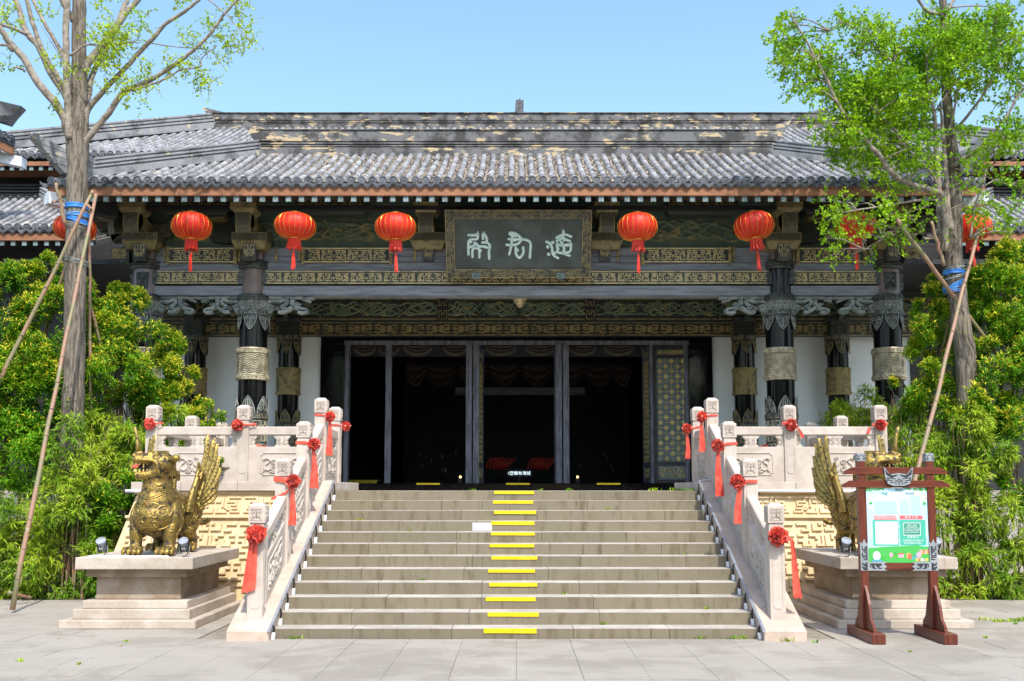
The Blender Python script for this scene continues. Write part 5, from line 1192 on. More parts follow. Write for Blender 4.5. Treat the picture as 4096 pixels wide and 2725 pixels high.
# ------------------------------------------------------------------ side wings and the pavilion corner
for s in (-1, 1):
    word = 'left' if s < 0 else 'right'; w = tag(empty('side_wing', (s*12, 22, HZ)), f'low grey tiled wing hall beyond the {word} end of the porch', 'wing hall'); W0 = Vector((s*12, 22, HZ))
    Y0, Y1 = 20.8, 23.05; z0, z1 = Zf(912, Y0), Zf(792, Y1); xr = 8.95; xt = xr+2.2
    xa, xb, ta, tb = (-16.5, -xr, -16.5, -xt) if s < 0 else (xr, 16.5, xt, 16.5)
    rw_, Sw = roof(w, W0, 'wing_roof', xa, xb, ta, tb, Y0, z0, Y1, z1, True, maxobj=150)
    fascia(w, W0, xa, xb, Y0+.03, Zf(933, Y0+.03), h=.155, rise=.5, rl=1.4)
    q = G(); q.box(min(s*9.1, s*16.5), max(s*9.1, s*16.5), 22.9, 23.1, .0, z1); o = q.build('dark_wall', WOODBK, w); o.location = -W0
    q = G(); fret_band(q, plane_y(22.9), min(s*9.3, s*14), max(s*9.3, s*14), 4.6, 5.2, .03, .03, unit=.5, pls=SCROLL); o = q.build('carved_band', GREENREL, w); o.location = -W0; q = G(); fret_band(q, plane_y(22.9), min(s*9.3, s*14), max(s*9.3, s*14), 5.5, 6.2, .04, .03, unit=.7, pls=SCROLL); o = q.build('relief_frieze', GREENREL, w); o.location = -W0
    lay = [(.12, -.04, .10), (.085, .10, .135), (.115, .137, .175), (.08, .175, .205), (.11, .207, .245)]
    ridge_bar(w, W0, 'hip_ridge', (s*xt, Y1, z1), (s*(xr+.25), Y0+.25, z0+.12), lay, RIDGEL)
# pavilion corner at the left edge
pc = F(62, 566, 21.0); pv_ = tag(empty('pavilion', (pc.x-2.5, 19.5, 0)), 'eave corner of a neighbouring pavilion poking in at the left edge against the sky', 'pavilion'); V0 = Vector((pc.x-2.5, 19.5, 0))
cz = pc.z; q = G(); A = Vector((pc.x, 21.0, cz)); Bv = Vector((pc.x-1.6, 16.5, cz+.25)); Cc = Vector((pc.x-4.5, 21.0, cz)); T = Vector((pc.x-3.2, 18.6, cz+2.0))
q.add([A, Bv, T], [(0, 1, 2)]); q.add([A, T, Cc], [(0, 1, 2)]); lo = Vector((0, 0, -.12)); q.add([A+lo, Bv+lo, T+lo, Cc+lo], [(0, 2, 1), (0, 3, 2)]); q.add([A, Bv, Bv+lo, A+lo], [(0, 1, 2, 3)])
o = q.build('corner_roof', TILE_D, pv_); o.location = -V0
L = (Bv-A).length; dv = (Bv-A).normalized(); ang = math.atan2(dv.y, dv.x); e0 = None; src = end_cap(); nrow = int(L/.2)
inw = (T-(A+Bv)/2); inw = (inw-dv*inw.dot(dv)).normalized(); tmats = []
for i in range(nrow):
    p = A+dv*(.12+i*.2); ob = src.build('tile_end', TILE_D, pv_) if e0 is None else piece(e0, pv_, (0, 0, 0)); e0 = e0 or ob
    ob.location = p+Vector((.02, 0, .03))-V0; ob.rotation_euler = (0, 0, ang+PI+0)
    o2 = drip().build('drip_tile', TILE_D, pv_) if i == 0 else piece(d2, pv_, (0, 0, 0)); d2 = o2 if i == 0 else d2
    o2.location = p+dv*.1+Vector((.03, 0, -.01))-V0; o2.rotation_euler = (0, 0, ang+PI)
    xa = dv; ya = inw; za = xa.cross(ya).normalized()
    if za.z < 0: xa = -xa; za = -za
    for k in range(7):
        pp = p+inw*(k*.235); R = Matrix(((xa.x, ya.x, za.x, pp.x), (xa.y, ya.y, za.y, pp.y), (xa.z, ya.z, za.z, pp.z), (0, 0, 0, 1)))
        if k*.235 < min(i*.2*.9+.1, 2): tmats.append(np.array(R))
o = tag(scatter('far_roof_tiles', tile_src(), tmats, TILE, pv_), kind='stuff'); o.location = -V0
q = G(); up = Vector((0, 0, 1)); sd = Vector((dv.y, -dv.x, 0)).normalized()*-1
def slab3(q, p, d, n, L, w, h, z): a = p+up*z; q.hexa([a, a+d*L, a+d*L+n*w, a+n*w], [a+up*h, a+d*L+up*h, a+d*L+n*w+up*h, a+n*w+up*h])
slab3(q, A-sd*.02, dv, Vector((-1, 0, 0)), L, .05, .17, -.30); o = q.build('eave_fascia', FASCIA, pv_); o.location = -V0
q = G()
for i in range(14): p = A+dv*(.35+i*.3)+Vector((-.12, 0, -.43)); q.hexa([p, p+dv*.1, p+dv*.1+Vector((-1.2,0,.3)), p+Vector((-1.2,0,.3))], [p+up*.12, p+dv*.1+up*.12, p+dv*.1+Vector((-1.2,0,.42)), p+Vector((-1.2,0,.42))])
o = tag(q.build('rafters', RAFTSIDE, pv_), kind='stuff'); o.location = -V0
q = G(); p = A+Vector((.10, .1, -.52)); k = Vector((-.8, -.35, .1)).normalized(); slab3(q, p, k, Vector((0, .26, 0)), .5, .9, .22, 0); o = q.build('corner_beam', PWH, pv_); o.location = -V0
q = G(); slab3(q, p+k*.51, k, Vector((0, .26, 0)), 2.0, .9, .22, 0); o = q.build('corner_beam_shaft', WOODBK, pv_); o.location = -V0
tip = F(95, 432, 20.6); q = G(); n = Vector((0, .12, 0)); pp = [tip, F(60, 470, 20.7), F(38, 500, 20.8), F(-60, 470, 20.3), F(-60, 395, 20.3), F(0, 410, 20.4)]
q.add([x-n for x in pp]+[x+n for x in pp], [(0,1,2,3,4,5), (11,10,9,8,7,6)]+[(i, i+6, (i+1) % 6+6, (i+1) % 6) for i in range(6)])
for f in (.3, .55, .8):
    a = pp[5].lerp(pp[3], f*.7)-n*1.06; b = pp[0].lerp(pp[2], f)-n*1.06; a.x -= .8; q.tube([a, b], .016, 4)
o = q.build('ridge_tip', RIDGEL, pv_); o.location = -V0
q = G(); slab3(q, Vector((pc.x-3.9, 19.5, 0)), Vector((1, 0, 0)), Vector((0, 1, 0)), .3, .3, cz-.1, 0); o = q.build('pavilion_post', WOODBK, pv_); o.location = -V0
# ------------------------------------------------------------------ name plaque
p0, p1 = F(1787, 1110.5, 19.02), F(2360, 1108, 19.02); pt0, pt1 = F(1773, 840.4, 18.32), F(2371, 833.6, 18.32)
W2 = (p1.x-p0.x)/2; xc = (p0.x+p1.x)/2; base = Vector((xc, 19.02, p0.z)); topv = Vector((xc, 18.32, (pt0.z+pt1.z)/2)); H2 = (topv-base).length; up = (topv-base).normalized()
pl = tag(empty('name_plaque', base), 'large dark green name plaque with three pale seal script characters tilted under the eave', 'plaque')
nn = Vector((0, up.z, -up.y)); nn = -nn if nn.y > 0 else nn
def pm(u, v, d): return (u+nn.x*d, up.y*v+nn.y*d, up.z*v+nn.z*d)
def pbox(q, u0, u1, v0, v1, d0, d1): q.hexa([pm(u0,v0,d1),pm(u1,v0,d1),pm(u1,v0,d0),pm(u0,v0,d0)], [pm(u0,v1,d1),pm(u1,v1,d1),pm(u1,v1,d0),pm(u0,v1,d0)])
PLQ = M('plaque_green_board', (.035,.05,.046), (.06,.08,.077), sc=2.2, rough=.5, bump=.15, c3=(.085,.078,.05), s3=3, t3=(.6,.8), st3=(1,1,2))
JADE = M('pale_jade_letters', (.50,.70,.66), (.66,.78,.76), sc=16, rough=.6, bump=.5, bs=40, c3=(.30,.33,.45), s3=14, t3=(.6,.72))
q = G(); pbox(q, -W2+.1, W2-.1, .1, H2-.1, -.05, .0); q.build('board', PLQ, pl)
q = G(); fw = .175
pbox(q, -W2, W2, 0, fw, -.06, .02); pbox(q, -W2, W2, H2-fw, H2, -.06, .02); pbox(q, -W2, -W2+fw, fw, H2-fw, -.06, .02); pbox(q, W2-fw, W2, fw, H2-fw, -.06, .02); fr = q.build('frame', PEWTER, pl, bevel=.004)
q = G(); m2 = lambda u, v, d: pm(u, v, .02+d)
for e, w in ((.012, .02), (.085, .012), (fw-.008, .016)): q.ribbon(m2, [(-W2+e, e), (W2-e, e), (W2-e, H2-e), (-W2+e, H2-e)], w, .014 if e < .05 else .01, closed=True)
for (v0, v1) in ((.025, .075), (H2-.075, H2-.025)): fret_band(q, m2, -W2+.08, W2-.08, v0, v1, .010, .008, unit=.075, pls=[[(.5,.5),(5.5,5.5)], [(.5,5.5),(3,3),(5.5,5.2)], [(.3,2.4),(2,2.4)]])
for (v0, v1) in ((.095, .16), (H2-.16, H2-.095)): fret_band(q, m2, -W2+.18, W2-.18, v0, v1, .010, .008, unit=.16, pls=[[(.4,1),(2.6,1),(2.6,3),(1,3)], [(3.4,5),(5.6,5),(5.6,1)], spiral(4.3,2.6,.9,.2,0,1,6)])
for sg in (-1, 1):
    mv = lambda u, v, d, sg=sg: pm(sg*(W2-v), u, .02+d)
    fret_band(q, mv, .1, H2-.1, .025, .075, .010, .008, unit=.075, pls=[[(.5,.5),(5.5,5.5)], [(.5,5.5),(3,3),(5.5,5.2)], [(.3,2.4),(2,2.4)]]); fret_band(q, mv, .2, H2-.2, .095, .16, .010, .008, unit=.16, pls=[[(.4,1),(2.6,1),(2.6,3),(1,3)], [(3.4,5),(5.6,5),(5.6,1)], spiral(4.3,2.6,.9,.2,0,1,6)])
q.build('frame_fretwork', GOLDD, fr)
# characters traced as strokes in the plaque's own plane: x 150..2130, y 180..960 of the inner board
def ch(x, y): return ((x-1149)/2130*2*W2*.985, H2-((y-62)/(1066-62))*H2)
CH = {
 'seal_character_hall': [[(410,432),(520,432),(545,408),(545,470),(520,492),(440,495),(405,540),(405,600),(403,715)], [(440,530),(560,530)], [(500,545),(490,585),(430,605)], [(525,560),(560,595),(640,600),(720,625)], [(462,755),(465,650),(490,625),(540,625),(565,650),(565,760)], [(580,660),(700,660)], [(632,395),(620,440),(625,485)], [(632,395),(665,450),(680,490),(680,540)], [(615,540),(690,545),(725,590),(712,640),(712,780)], [(655,605),(720,610)]],
 'seal_character_lord': [[(1025,398),(1090,405),(1150,440),(1185,480),(1185,510),(1140,560),(1070,578),(975,575)], [(1020,415),(1060,440),(1110,445)], [(1005,490),(1090,495),(1180,490)], [(1065,440),(1050,520),(1045,580),(1012,715)], [(1185,490),(1250,500),(1310,525),(1330,570),(1325,680),(1320,765)], [(1110,615),(1110,690),(1130,740),(1165,765),(1200,735),(1225,680),(1218,615)], [(1130,655),(1210,655)], [(1095,505),(1120,540)]],
 'seal_character_flood': [[(1565,530),(1620,560),(1650,620),(1655,690),(1690,740),(1740,770)], [(1655,540),(1660,550)], [(1586,606),(1588,608)], [(1600,716),(1602,718)], [(1692,695),(1698,700)], [(1812,370),(1812,420),(1770,440),(1715,470)], [(1812,420),(1870,430),(1930,455)], [(1720,515),(1800,470),(1812,420)], [(1800,470),(1860,500),(1910,520)], [(1780,530),(1810,570),(1830,640),(1815,700)], [(1725,555),(1730,640),(1740,685),(1800,695),(1870,690),(1925,660),(1930,560)], [(1725,575),(1800,580),(1925,570)], [(1735,630),(1925,620)], [(1830,500),(1835,560)], [(1820,695),(1870,720),(1915,735)], [(1880,580),(1875,680)]]}
for nm, sts in CH.items():
    q = G()
    for st in sts:
        c = curve([ch(*a) for a in st], 3) if len(st) > 2 else [ch(*a) for a in st]; w = .054 if len(st) > 2 or abs(st[0][0]-st[1][0]) > 12 or abs(st[0][1]-st[1][1]) > 20 else .052
        if len(st) == 2 and w > .05: q.ball(pm(c[0][0], c[0][1], .0), .036, 10, 6)
        else:
            q.ribbon(lambda u, v, d: pm(u, v, d), c, w, .035, top=.6)
            for e in (c[0], c[-1]): q.ball(pm(e[0], e[1], .004), w*.5, 10, 6)
    q.build(nm, JADE, pl)
for xx in (515, 1790):
    q = G(); u, v = ch(xx, 1030); m3 = lambda a, b, d: pm(u+a, v+b, .04+d)
    n = [(-.09,.06),(.09,.06),(.08,-.03),(.05,-.065),(-.05,-.065),(-.08,-.03)]; q.add([m3(a, b, 0) for a, b in n]+[m3(a, b, -.05) for a, b in n], [tuple(range(6))[::-1]]+[(i, i+6, (i+1) % 6+6, (i+1) % 6)[::-1] for i in range(6)])
    for e in (-1, 1):
        for st in ([(.01,.045),(.035,.02),(.06,.03),(.078,.05)], [(.01,-.01),(.05,-.01),(.05,.012),(.03,.012)], [(.012,-.05),(.045,-.045),(.06,-.02)], [(.0,.03),(.0,-.04)]): q.ribbon(m3, [(e*a, b) for a, b in st], .010, .008)
    q.build('mask_clasp', M('pale_blue_bronze', (.18,.26,.27), (.10,.15,.15), sc=20, rough=.5, bump=.4), pl)
q = G()
for xx in (-W2*.75, W2*.75): q.tube([pm(xx, H2-.06, -.05), (xx, .9, H2*.9+.3)], .012, 5)
q.build('hanging_rod', WOODBK, pl)

# ------------------------------------------------------------------ lanterns
def make_lantern():
    t = empty('red_lantern'); R, Hh = .372, .232
    q = G(); n = 44; k = 16; V = []
    prof = []
    for i in range(k+1):
        a = -PI/2+PI*i/k; c = max(.0, math.cos(a)); r = .105+(R-.105)*(c**.75); z = Hh*math.sin(a)*(1-.08*c); prof.append((r, z))
    for (r, z) in prof:
        for j in range(2*n):
            rr = r*(1-(.018 if j % 4 == 2 else .004 if j % 2 else 0)*min(1, (r-.10)/.1)); th = PI*j/n; V.append((rr*math.cos(th), rr*math.sin(th), z))
    m = 2*n; q.add(V, [(i*m+j, i*m+(j+1) % m, (i+1)*m+(j+1) % m, (i+1)*m+j) for i in range(k) for j in range(m)]); q.build('shade', RED, t, smooth=True)
    q = G()
    for j in range(22):
        th = 2*PI*j/22+.02; q.tube([((r+.003)*math.cos(th), (r+.003)*math.sin(th), z) for r, z in prof], .0032, 4, cap=False)
    q.build('gold_ribs', GOLDP, t)
    q = G(); q.lathe([(.105, .215), (.108, .222), (.108, .262), (.104, .268), (.085, .268), (.085, .23)], (0, 0), 24); q.build('top_collar', GOLDP, t, smooth='auto')
    q = G(); q.lathe([(.085, -.25), (.11, -.252), (.112, -.235), (.108, -.218), (.08, -.21)], (0, 0), 24); q.build('bottom_collar', GOLDP, t, smooth='auto')
    q = G(); rn = random.Random(4)
    for j in range(46):
        th = 2*PI*j/46; a = rn.uniform(-.03, .03); L = rn.uniform(.17, .215); x, y = .105*math.cos(th), .105*math.sin(th)
        q.tube([(x, y, -.25), (x*1.03+a*.2, y*1.03, -.25-L*.5), (x*1.06+a, y*1.06+a*.5, -.25-L)], .0075, 4)
    q.build('tassel_fringe', REDT, t)
    q = G(); q.tube([(0, 0, -.25), (.0, 0, -.50)], .006, 5); q.tube([(0, 0, -.50), (0, 0, -.53)], .022, 8)
    for j in range(26):
        th = rn.uniform(0, 6.28); r = rn.uniform(.0, .02); L = rn.uniform(.24, .32); q.tube([(r*math.cos(th), r*math.sin(th), -.525), (r*1.4*math.cos(th)-.006, r*1.4*math.sin(th), -.525-L*.5), (r*1.7*math.cos(th)-.014, r*1.7*math.sin(th), -.525-L)], .0055, 4)
    q.build('long_tassel', REDT, t)
    q = G(); q.tube([(0, 0, .26), (.01, 0, .34), (0, 0, .75)], .006, 5); q.tube([(-.06, 0, .268), (0, 0, .33), (.06, 0, .268)], .004, 4); q.build('cord', BLACKR, t)
    return t
LP = [(300, 913), (767, 905), (1181, 904), (1582.4, 908), (2550, 908), (3015.5, 904), (3424.6, 904), (3884, 912)]
LT = ['red lantern half hidden behind the trunk of the left tree', 'red lantern between the two left columns, nearest the left tree', 'red lantern between the inner left column and the left relief frieze', 'red lantern just left of the name plaque',
      'red lantern just right of the name plaque', 'red lantern just left of the inner right column', 'red lantern partly covered by the leaves of the right ginkgo', 'red lantern hidden behind the trunk of the right ginkgo']
ln0 = None
for i, (x, y) in enumerate(LP):
    o = make_lantern() if ln0 is None else copy_tree(ln0); ln0 = ln0 or o; o.location = F(x, y, 18.0); o.rotation_euler = (random.gauss(0, .03), random.gauss(0, .035), random.uniform(0, 6)); o.scale = (random.uniform(.97, 1.02),)*2+(random.uniform(.96, 1.03),)
    tag(o, LT[i], 'lantern', 'red silk lanterns hanging in a row under the eave')

# ------------------------------------------------------------------ pedestals
def pedestal(s):
    word = 'left' if s < 0 else 'right'
    t = tag(empty('stone_pedestal', (s*4.67, 13.3, 0)), f'stepped granite pedestal under the {word} winged beast, its brown body between pale slabs', 'pedestal')
    for (nm, mt, x0, x1, y0, y1, z0, z1) in (('bottom_step', PEDST, 5.52, 3.87, 12.26, 14.50, 0, .10), ('middle_step', PEDST, 5.41, 3.98, 12.38, 14.42, .101, .218), ('upper_step', PEDST, 5.33, 4.04, 12.47, 14.34, .219, .315),
                                          ('body', PEDBODY, 5.22, 4.17, 12.60, 14.20, .316, .60), ('neck_moulding', PEDBODY, 5.31, 4.07, 12.50, 14.28, .601, .70), ('top_slab', PEDST, 5.395, 3.955, 12.36, 14.42, .701, .847)):
        q = G(); q.box(s*x0, s*x1, y0, y1, z0, z1); o = q.build(nm, mt, t, bevel=.008); loc_child(o, t)
    q = G(); q.box(s*4.9-.12, s*4.9+.12, 13.0, 13.02, .84, .842)
for s in (-1, 1): pedestal(s)
# LED channels on the pedestal tops and spotlights
def make_spot():
    t = empty('spotlight')
    q = G(); q.lathe([(.045, -.075), (.056, -.06), (.058, .07), (.064, .075), (.064, .095), (.05, .095), (.048, .085), (.001, .085)], (0, 0), 20); b = q.build('lamp_body', GREYP, t, smooth='auto'); b.rotation_euler = (rad(42), 0, 0); b.location = (0, 0, .15)
    q = G()
    for k in range(14):
        a = 2*PI*k/14; c, s_ = math.cos(a), math.sin(a); q.box(-.002, .002, .055, .070, -.05, .05); n = len(q.v)-8
        q.v[n:] = [(x*c-y*s_, x*s_+y*c, z) for x, y, z in q.v[n:]]
    q.build('cooling_fins', BLACKR, b)
    q = G(); q.tube([(-.068, 0, .15), (-.07, 0, .0), (.07, 0, .0), (.068, 0, .15)], .006, 6); q.build('yoke', METAL, t)
    q = G(); q.box(-.025, .025, -.062, -.058, -.02, .02); o = q.build('rating_label', WHITEP, b)
    q = G(); q.tube(curve([(.03, .02, .10), (.05, -.02, .04), (.02, -.05, .012), (-.01, -.03, .008)], 4), .007, 6); q.build('cable', BLACKR, t)
    return t
sp0 = None
for (x, y, Yd, lb) in ((408, 2222, 12.47, 'grey spotlight on the left pedestal, at its outer front corner'), (737, 2222, 12.47, 'grey spotlight on the left pedestal at the beast\'s front paw'), (3382, 2232, 12.47, 'pale spotlight on the right pedestal beside the sign\'s left post'), (3742, 2225, 12.50, 'spotlight on the right pedestal partly hidden behind the sign\'s right post')):
    o = make_spot() if sp0 is None else copy_tree(sp0); sp0 = sp0 or o; p = F(x, y, Yd); o.location = (p.x, Yd, .848); o.scale = (.92,)*3; tag(o, lb, 'spotlight', 'spotlights lighting the winged beasts')
for s, xa, xb in ((-1, -5.25, -4.27), (1, 4.35, 5.2)):
    q = G(); q.box(xa, xb, 12.40, 12.43, .848, .866); o = q.build('led_channel', WHITEP, bevel=.003); tag(o, 'thin white light channel lying along the front edge of the %s pedestal top' % ('left' if s < 0 else 'right'), 'light strip')

# ------------------------------------------------------------------ winged beasts
def remesh(q, vox, smooth=2):
    me = bpy.data.meshes.new('tmp'); me.from_pydata(q.v, [], q.f); o = bpy.data.objects.new('tmp', me); COL.objects.link(o)
    m = o.modifiers.new('r', 'REMESH'); m.mode = 'VOXEL'; m.voxel_size = vox
    m = o.modifiers.new('s', 'SMOOTH'); m.iterations = smooth; m.factor = .6
    bpy.context.view_layer.update(); dg = bpy.context.evaluated_depsgraph_get(); out = bpy.data.meshes.new_from_object(o.evaluated_get(dg)); bpy.data.objects.remove(o); return out
def ell(q, c, r, n=20, m=12): q.ball(c, 1.0, n, m, r)
b = G()
ell(b, (0, .18, .49), (.30, .34, .27)); ell(b, (0, .12, .62), (.235, .25, .28)); ell(b, (0, .09, .82), (.17, .165, .22))
b.tube(curve([(0,.22,.62),(0,.12,.82),(0,.07,.98),(.03,.06,1.10)], 4), [.25,.24,.22,.20,.18,.165,.155,.145,.138,.135,.135,.135,.14][:13], 18)
# trunk and haunches
b.tube(curve([(0,.2,.56),(0,.55,.60),(0,.85,.56),(0,1.02,.50)], 4), [.27,.27,.265,.26,.25,.24,.235,.235,.235,.23,.21,.18,.14], 18)
for s in (-1, 1):
    ell(b, (s*.19, .86, .48), (.15, .24, .26)); ell(b, (s*.20, .16, .44), (.13, .17, .24))
    b.tube(curve([(s*.20,.12,.46),(s*.215,.06,.30),(s*.21,.06,.16),(s*.205,.03,.06)], 4), [.13,.115,.10,.092,.085,.080,.078,.076,.075,.075,.078,.08,.085], 14)
    b.tube(curve([(s*.20,.84,.42),(s*.21,.78,.28),(s*.215,.90,.17),(s*.21,.86,.06)], 4), [.15,.14,.13,.115,.10,.09,.085,.082,.082,.082,.085,.09,.09], 14)
    for (fx, fy) in ((s*.205, .0), (s*.21, .82)):
        ell(b, (fx, fy+.01, .055), (.105, .11, .06), 14, 8)
        for k in range(4):
            tx = fx+(k-1.5)*.064; b.tube([(tx*.9+fx*.1, fy+.0, .085), (tx, fy-.075, .088), (tx, fy-.125, .058), (tx, fy-.138, .018)], [.030, .031, .028, .020], 10)
# head turned to the creature's right (-x)
hx = Vector((-.93, -.36, 0)).normalized(); hy = Vector((-hx.y, hx.x, 0)); HC = Vector((.055, .06, 1.15))
hd = lambda f, s, u: HC+hx*f+hy*s+Vector((0, 0, u))
b.ball(hd(-.01, 0, .01), .165, 18, 12, (1.0, .95, .92)); b.ball(hd(-.07, 0, .0), .13, 16, 10)
for sd in (-1, 1):
    b.tube([hd(.04, sd*.06, .07), hd(.18, sd*.055, .055), hd(.30, sd*.045, .05)], [.085, .07, .06], 12)      # upper jaw
    b.tube([hd(.0, sd*.06, -.10), hd(.16, sd*.055, -.15), hd(.29, sd*.04, -.145)], [.085, .062, .05], 12)  # lower jaw
    b.tube(curve([hd(.30, sd*.05, .02), hd(.31, sd*.075, .05), hd(.22, sd*.105, .045), hd(.08, sd*.13, .03), hd(.03, sd*.135, -.05), hd(.08, sd*.115, -.12)], 3), .022, 8)
    b.ball(hd(.31, sd*.04, .10), .032, 10, 8); b.ball(hd(.12, sd*.075, .115), .042, 12, 8); b.ball(hd(.05, sd*.10, .12), .04, 10, 8)
    b.tube([hd(-.14, sd*.12, .05), hd(-.19, sd*.17, .07), hd(-.22, sd*.19, .075)], [.045, .05, .03], 10)       # ears
b.ball(hd(.27, 0, .10), .06, 12, 8); b.tube([hd(.24, 0, .11), hd(.245, 0, .16)], [.05, .04], 10)
b.tube([hd(-.1, 0, .12), hd(.05, 0, .125), hd(.2, 0, .10)], [.05, .04, .03], 8)
# tail
b.tube(curve([(0,1.0,.52),(.04,1.16,.48),(.12,1.26,.52),(.16,1.30,.64),(.15,1.30,.74),(.10,1.28,.80)], 4), .042, 10); b.tube(curve([(.03,1.12,.45),(.14,1.24,.38),(.27,1.28,.37),(.33,1.28,.42)], 4), .036, 10)
b.tube([(0,.95,.40),(0,1.08,.2),(0,1.12,.0)], [.05,.04,.035], 8)
# crest scrolls between neck and wings
for (y, z, h) in ((.34, .86, .24), (.50, .86, .26), (.66, .84, .2)):
    b.tube(curve([(.03,y-.03,z-.1),(.03,y,z+h*.6),(.03,y+.05,z+h),(.03,y+.12,z+h*.9),(.03,y+.12,z+h*.5)], 4), .048, 8)
    b.tube(curve([(-.06,y-.03,z-.1),(-.06,y,z+h*.6),(-.06,y+.05,z+h*.95),(-.06,y+.12,z+h*.8)], 4), .04, 8)
body_me = remesh(b, .0105, 2)
nv = len(body_me.vertices); co = np.empty(nv*3, np.float32); body_me.vertices.foreach_get('co', co); co = co.reshape(-1, 3)
bvh = BVHTree.FromPolygons([tuple(v) for v in co], [tuple(p.vertices) for p in body_me.polygons])
# spiral ornaments pressed onto the skin
orn = G()
def skin(c, d, ux, uy, pls, w=.009, h=.006):
    """casts 2D strokes from c along d onto the body"""
    d = Vector(d).normalized(); ux = Vector(ux).normalized(); uy = Vector(uy).normalized(); c = Vector(c)
    for pl_ in pls:
        run = []
        for (a, e) in pl_:
            o_ = c+ux*a+uy*e; hit = bvh.ray_cast(o_, d, 1.2)
            if hit[0] is None or hit[1].dot(d) > -.05:
                if len(run) > 2: orn.tube(run, w, 5)
                run = []
            else:
                pnt = hit[0]+hit[1]*h*.3
                if run and (pnt-run[-1]).length > .12:
                    if len(run) > 2: orn.tube(run, w, 5)
                    run = []
                run.append(pnt)
        if len(run) > 2: orn.tube(run, w, 5)
X_, Z_ = (1, 0, 0), (0, 0, 1)
chest = []
for s in (-1, 1):
    chest += [curve([(0,.70),(s*.10,.74),(s*.20,.80),(s*.27,.78)], 6), curve([(0,.73),(s*.10,.77),(s*.20,.83),(s*.25,.82)], 6), [(s*a, z) for a, z in spiral(.16,.55,.085,.02,0,1.6,30)], [(s*a, z) for a, z in spiral(.08,.40,.05,.015,PI,1.4,22)],
              curve([(s*.04,.96),(s*.06,.88),(s*.15,.92),(s*.18,1.0)], 6), [(s*a, z) for a, z in spiral(.10,.86,.035,.01,0,1.4,16)], curve([(s*.02,.62),(s*.05,.66),(s*.09,.64)], 5), [(s*.06,.48),(s*.10,.48),(s*.10,.51),(s*.06,.51),(s*.06,.48)], curve([(s*.02,.36),(s*.12,.33),(s*.22,.37)], 5), curve([(s*.23,.50),(s*.26,.60),(s*.24,.68)], 5)]
skin((0, -1, 0), (0, 1, 0), X_, Z_, chest)
for s in (-1, 1):
    Y_ = (0, 1, 0); fl = [spiral(.86,.62,.075,.015,0,1.8,30), spiral(.78,.44,.06,.015,PI,1.5,24), spiral(.97,.50,.05,.012,0,1.4,20), curve([(.66,.66),(.70,.50),(.66,.36),(.74,.28)], 6), curve([(.70,.70),(.74,.56),(.71,.40)], 6), spiral(.40,.58,.08,.02,0,1.6,26), curve([(.25,.74),(.4,.70),(.55,.74)], 6), spiral(.55,.45,.04,.01,0,1.4,16), spiral(.22,.42,.05,.012,0,1.4,18), curve([(.30,.86),(.36,.78),(.50,.80)], 5), curve([(.13,.34),(.10,.24),(.12,.14)], 5), spiral(.12,.25,.035,.01,0,1.3,16)]
    skin((s*1, 0, 0), (-s, 0, 0), Y_, Z_, fl)
orn_me = bpy.data.meshes.new('carved_spirals'); orn_me.from_pydata(orn.v, [], orn.f); orn_me.materials.append(GILT2)
body_me.name = 'beast_body'; body_me.materials.clear(); body_me.materials.append(STATUE); body_me.polygons.foreach_set('use_smooth', [True]*len(body_me.polygons))
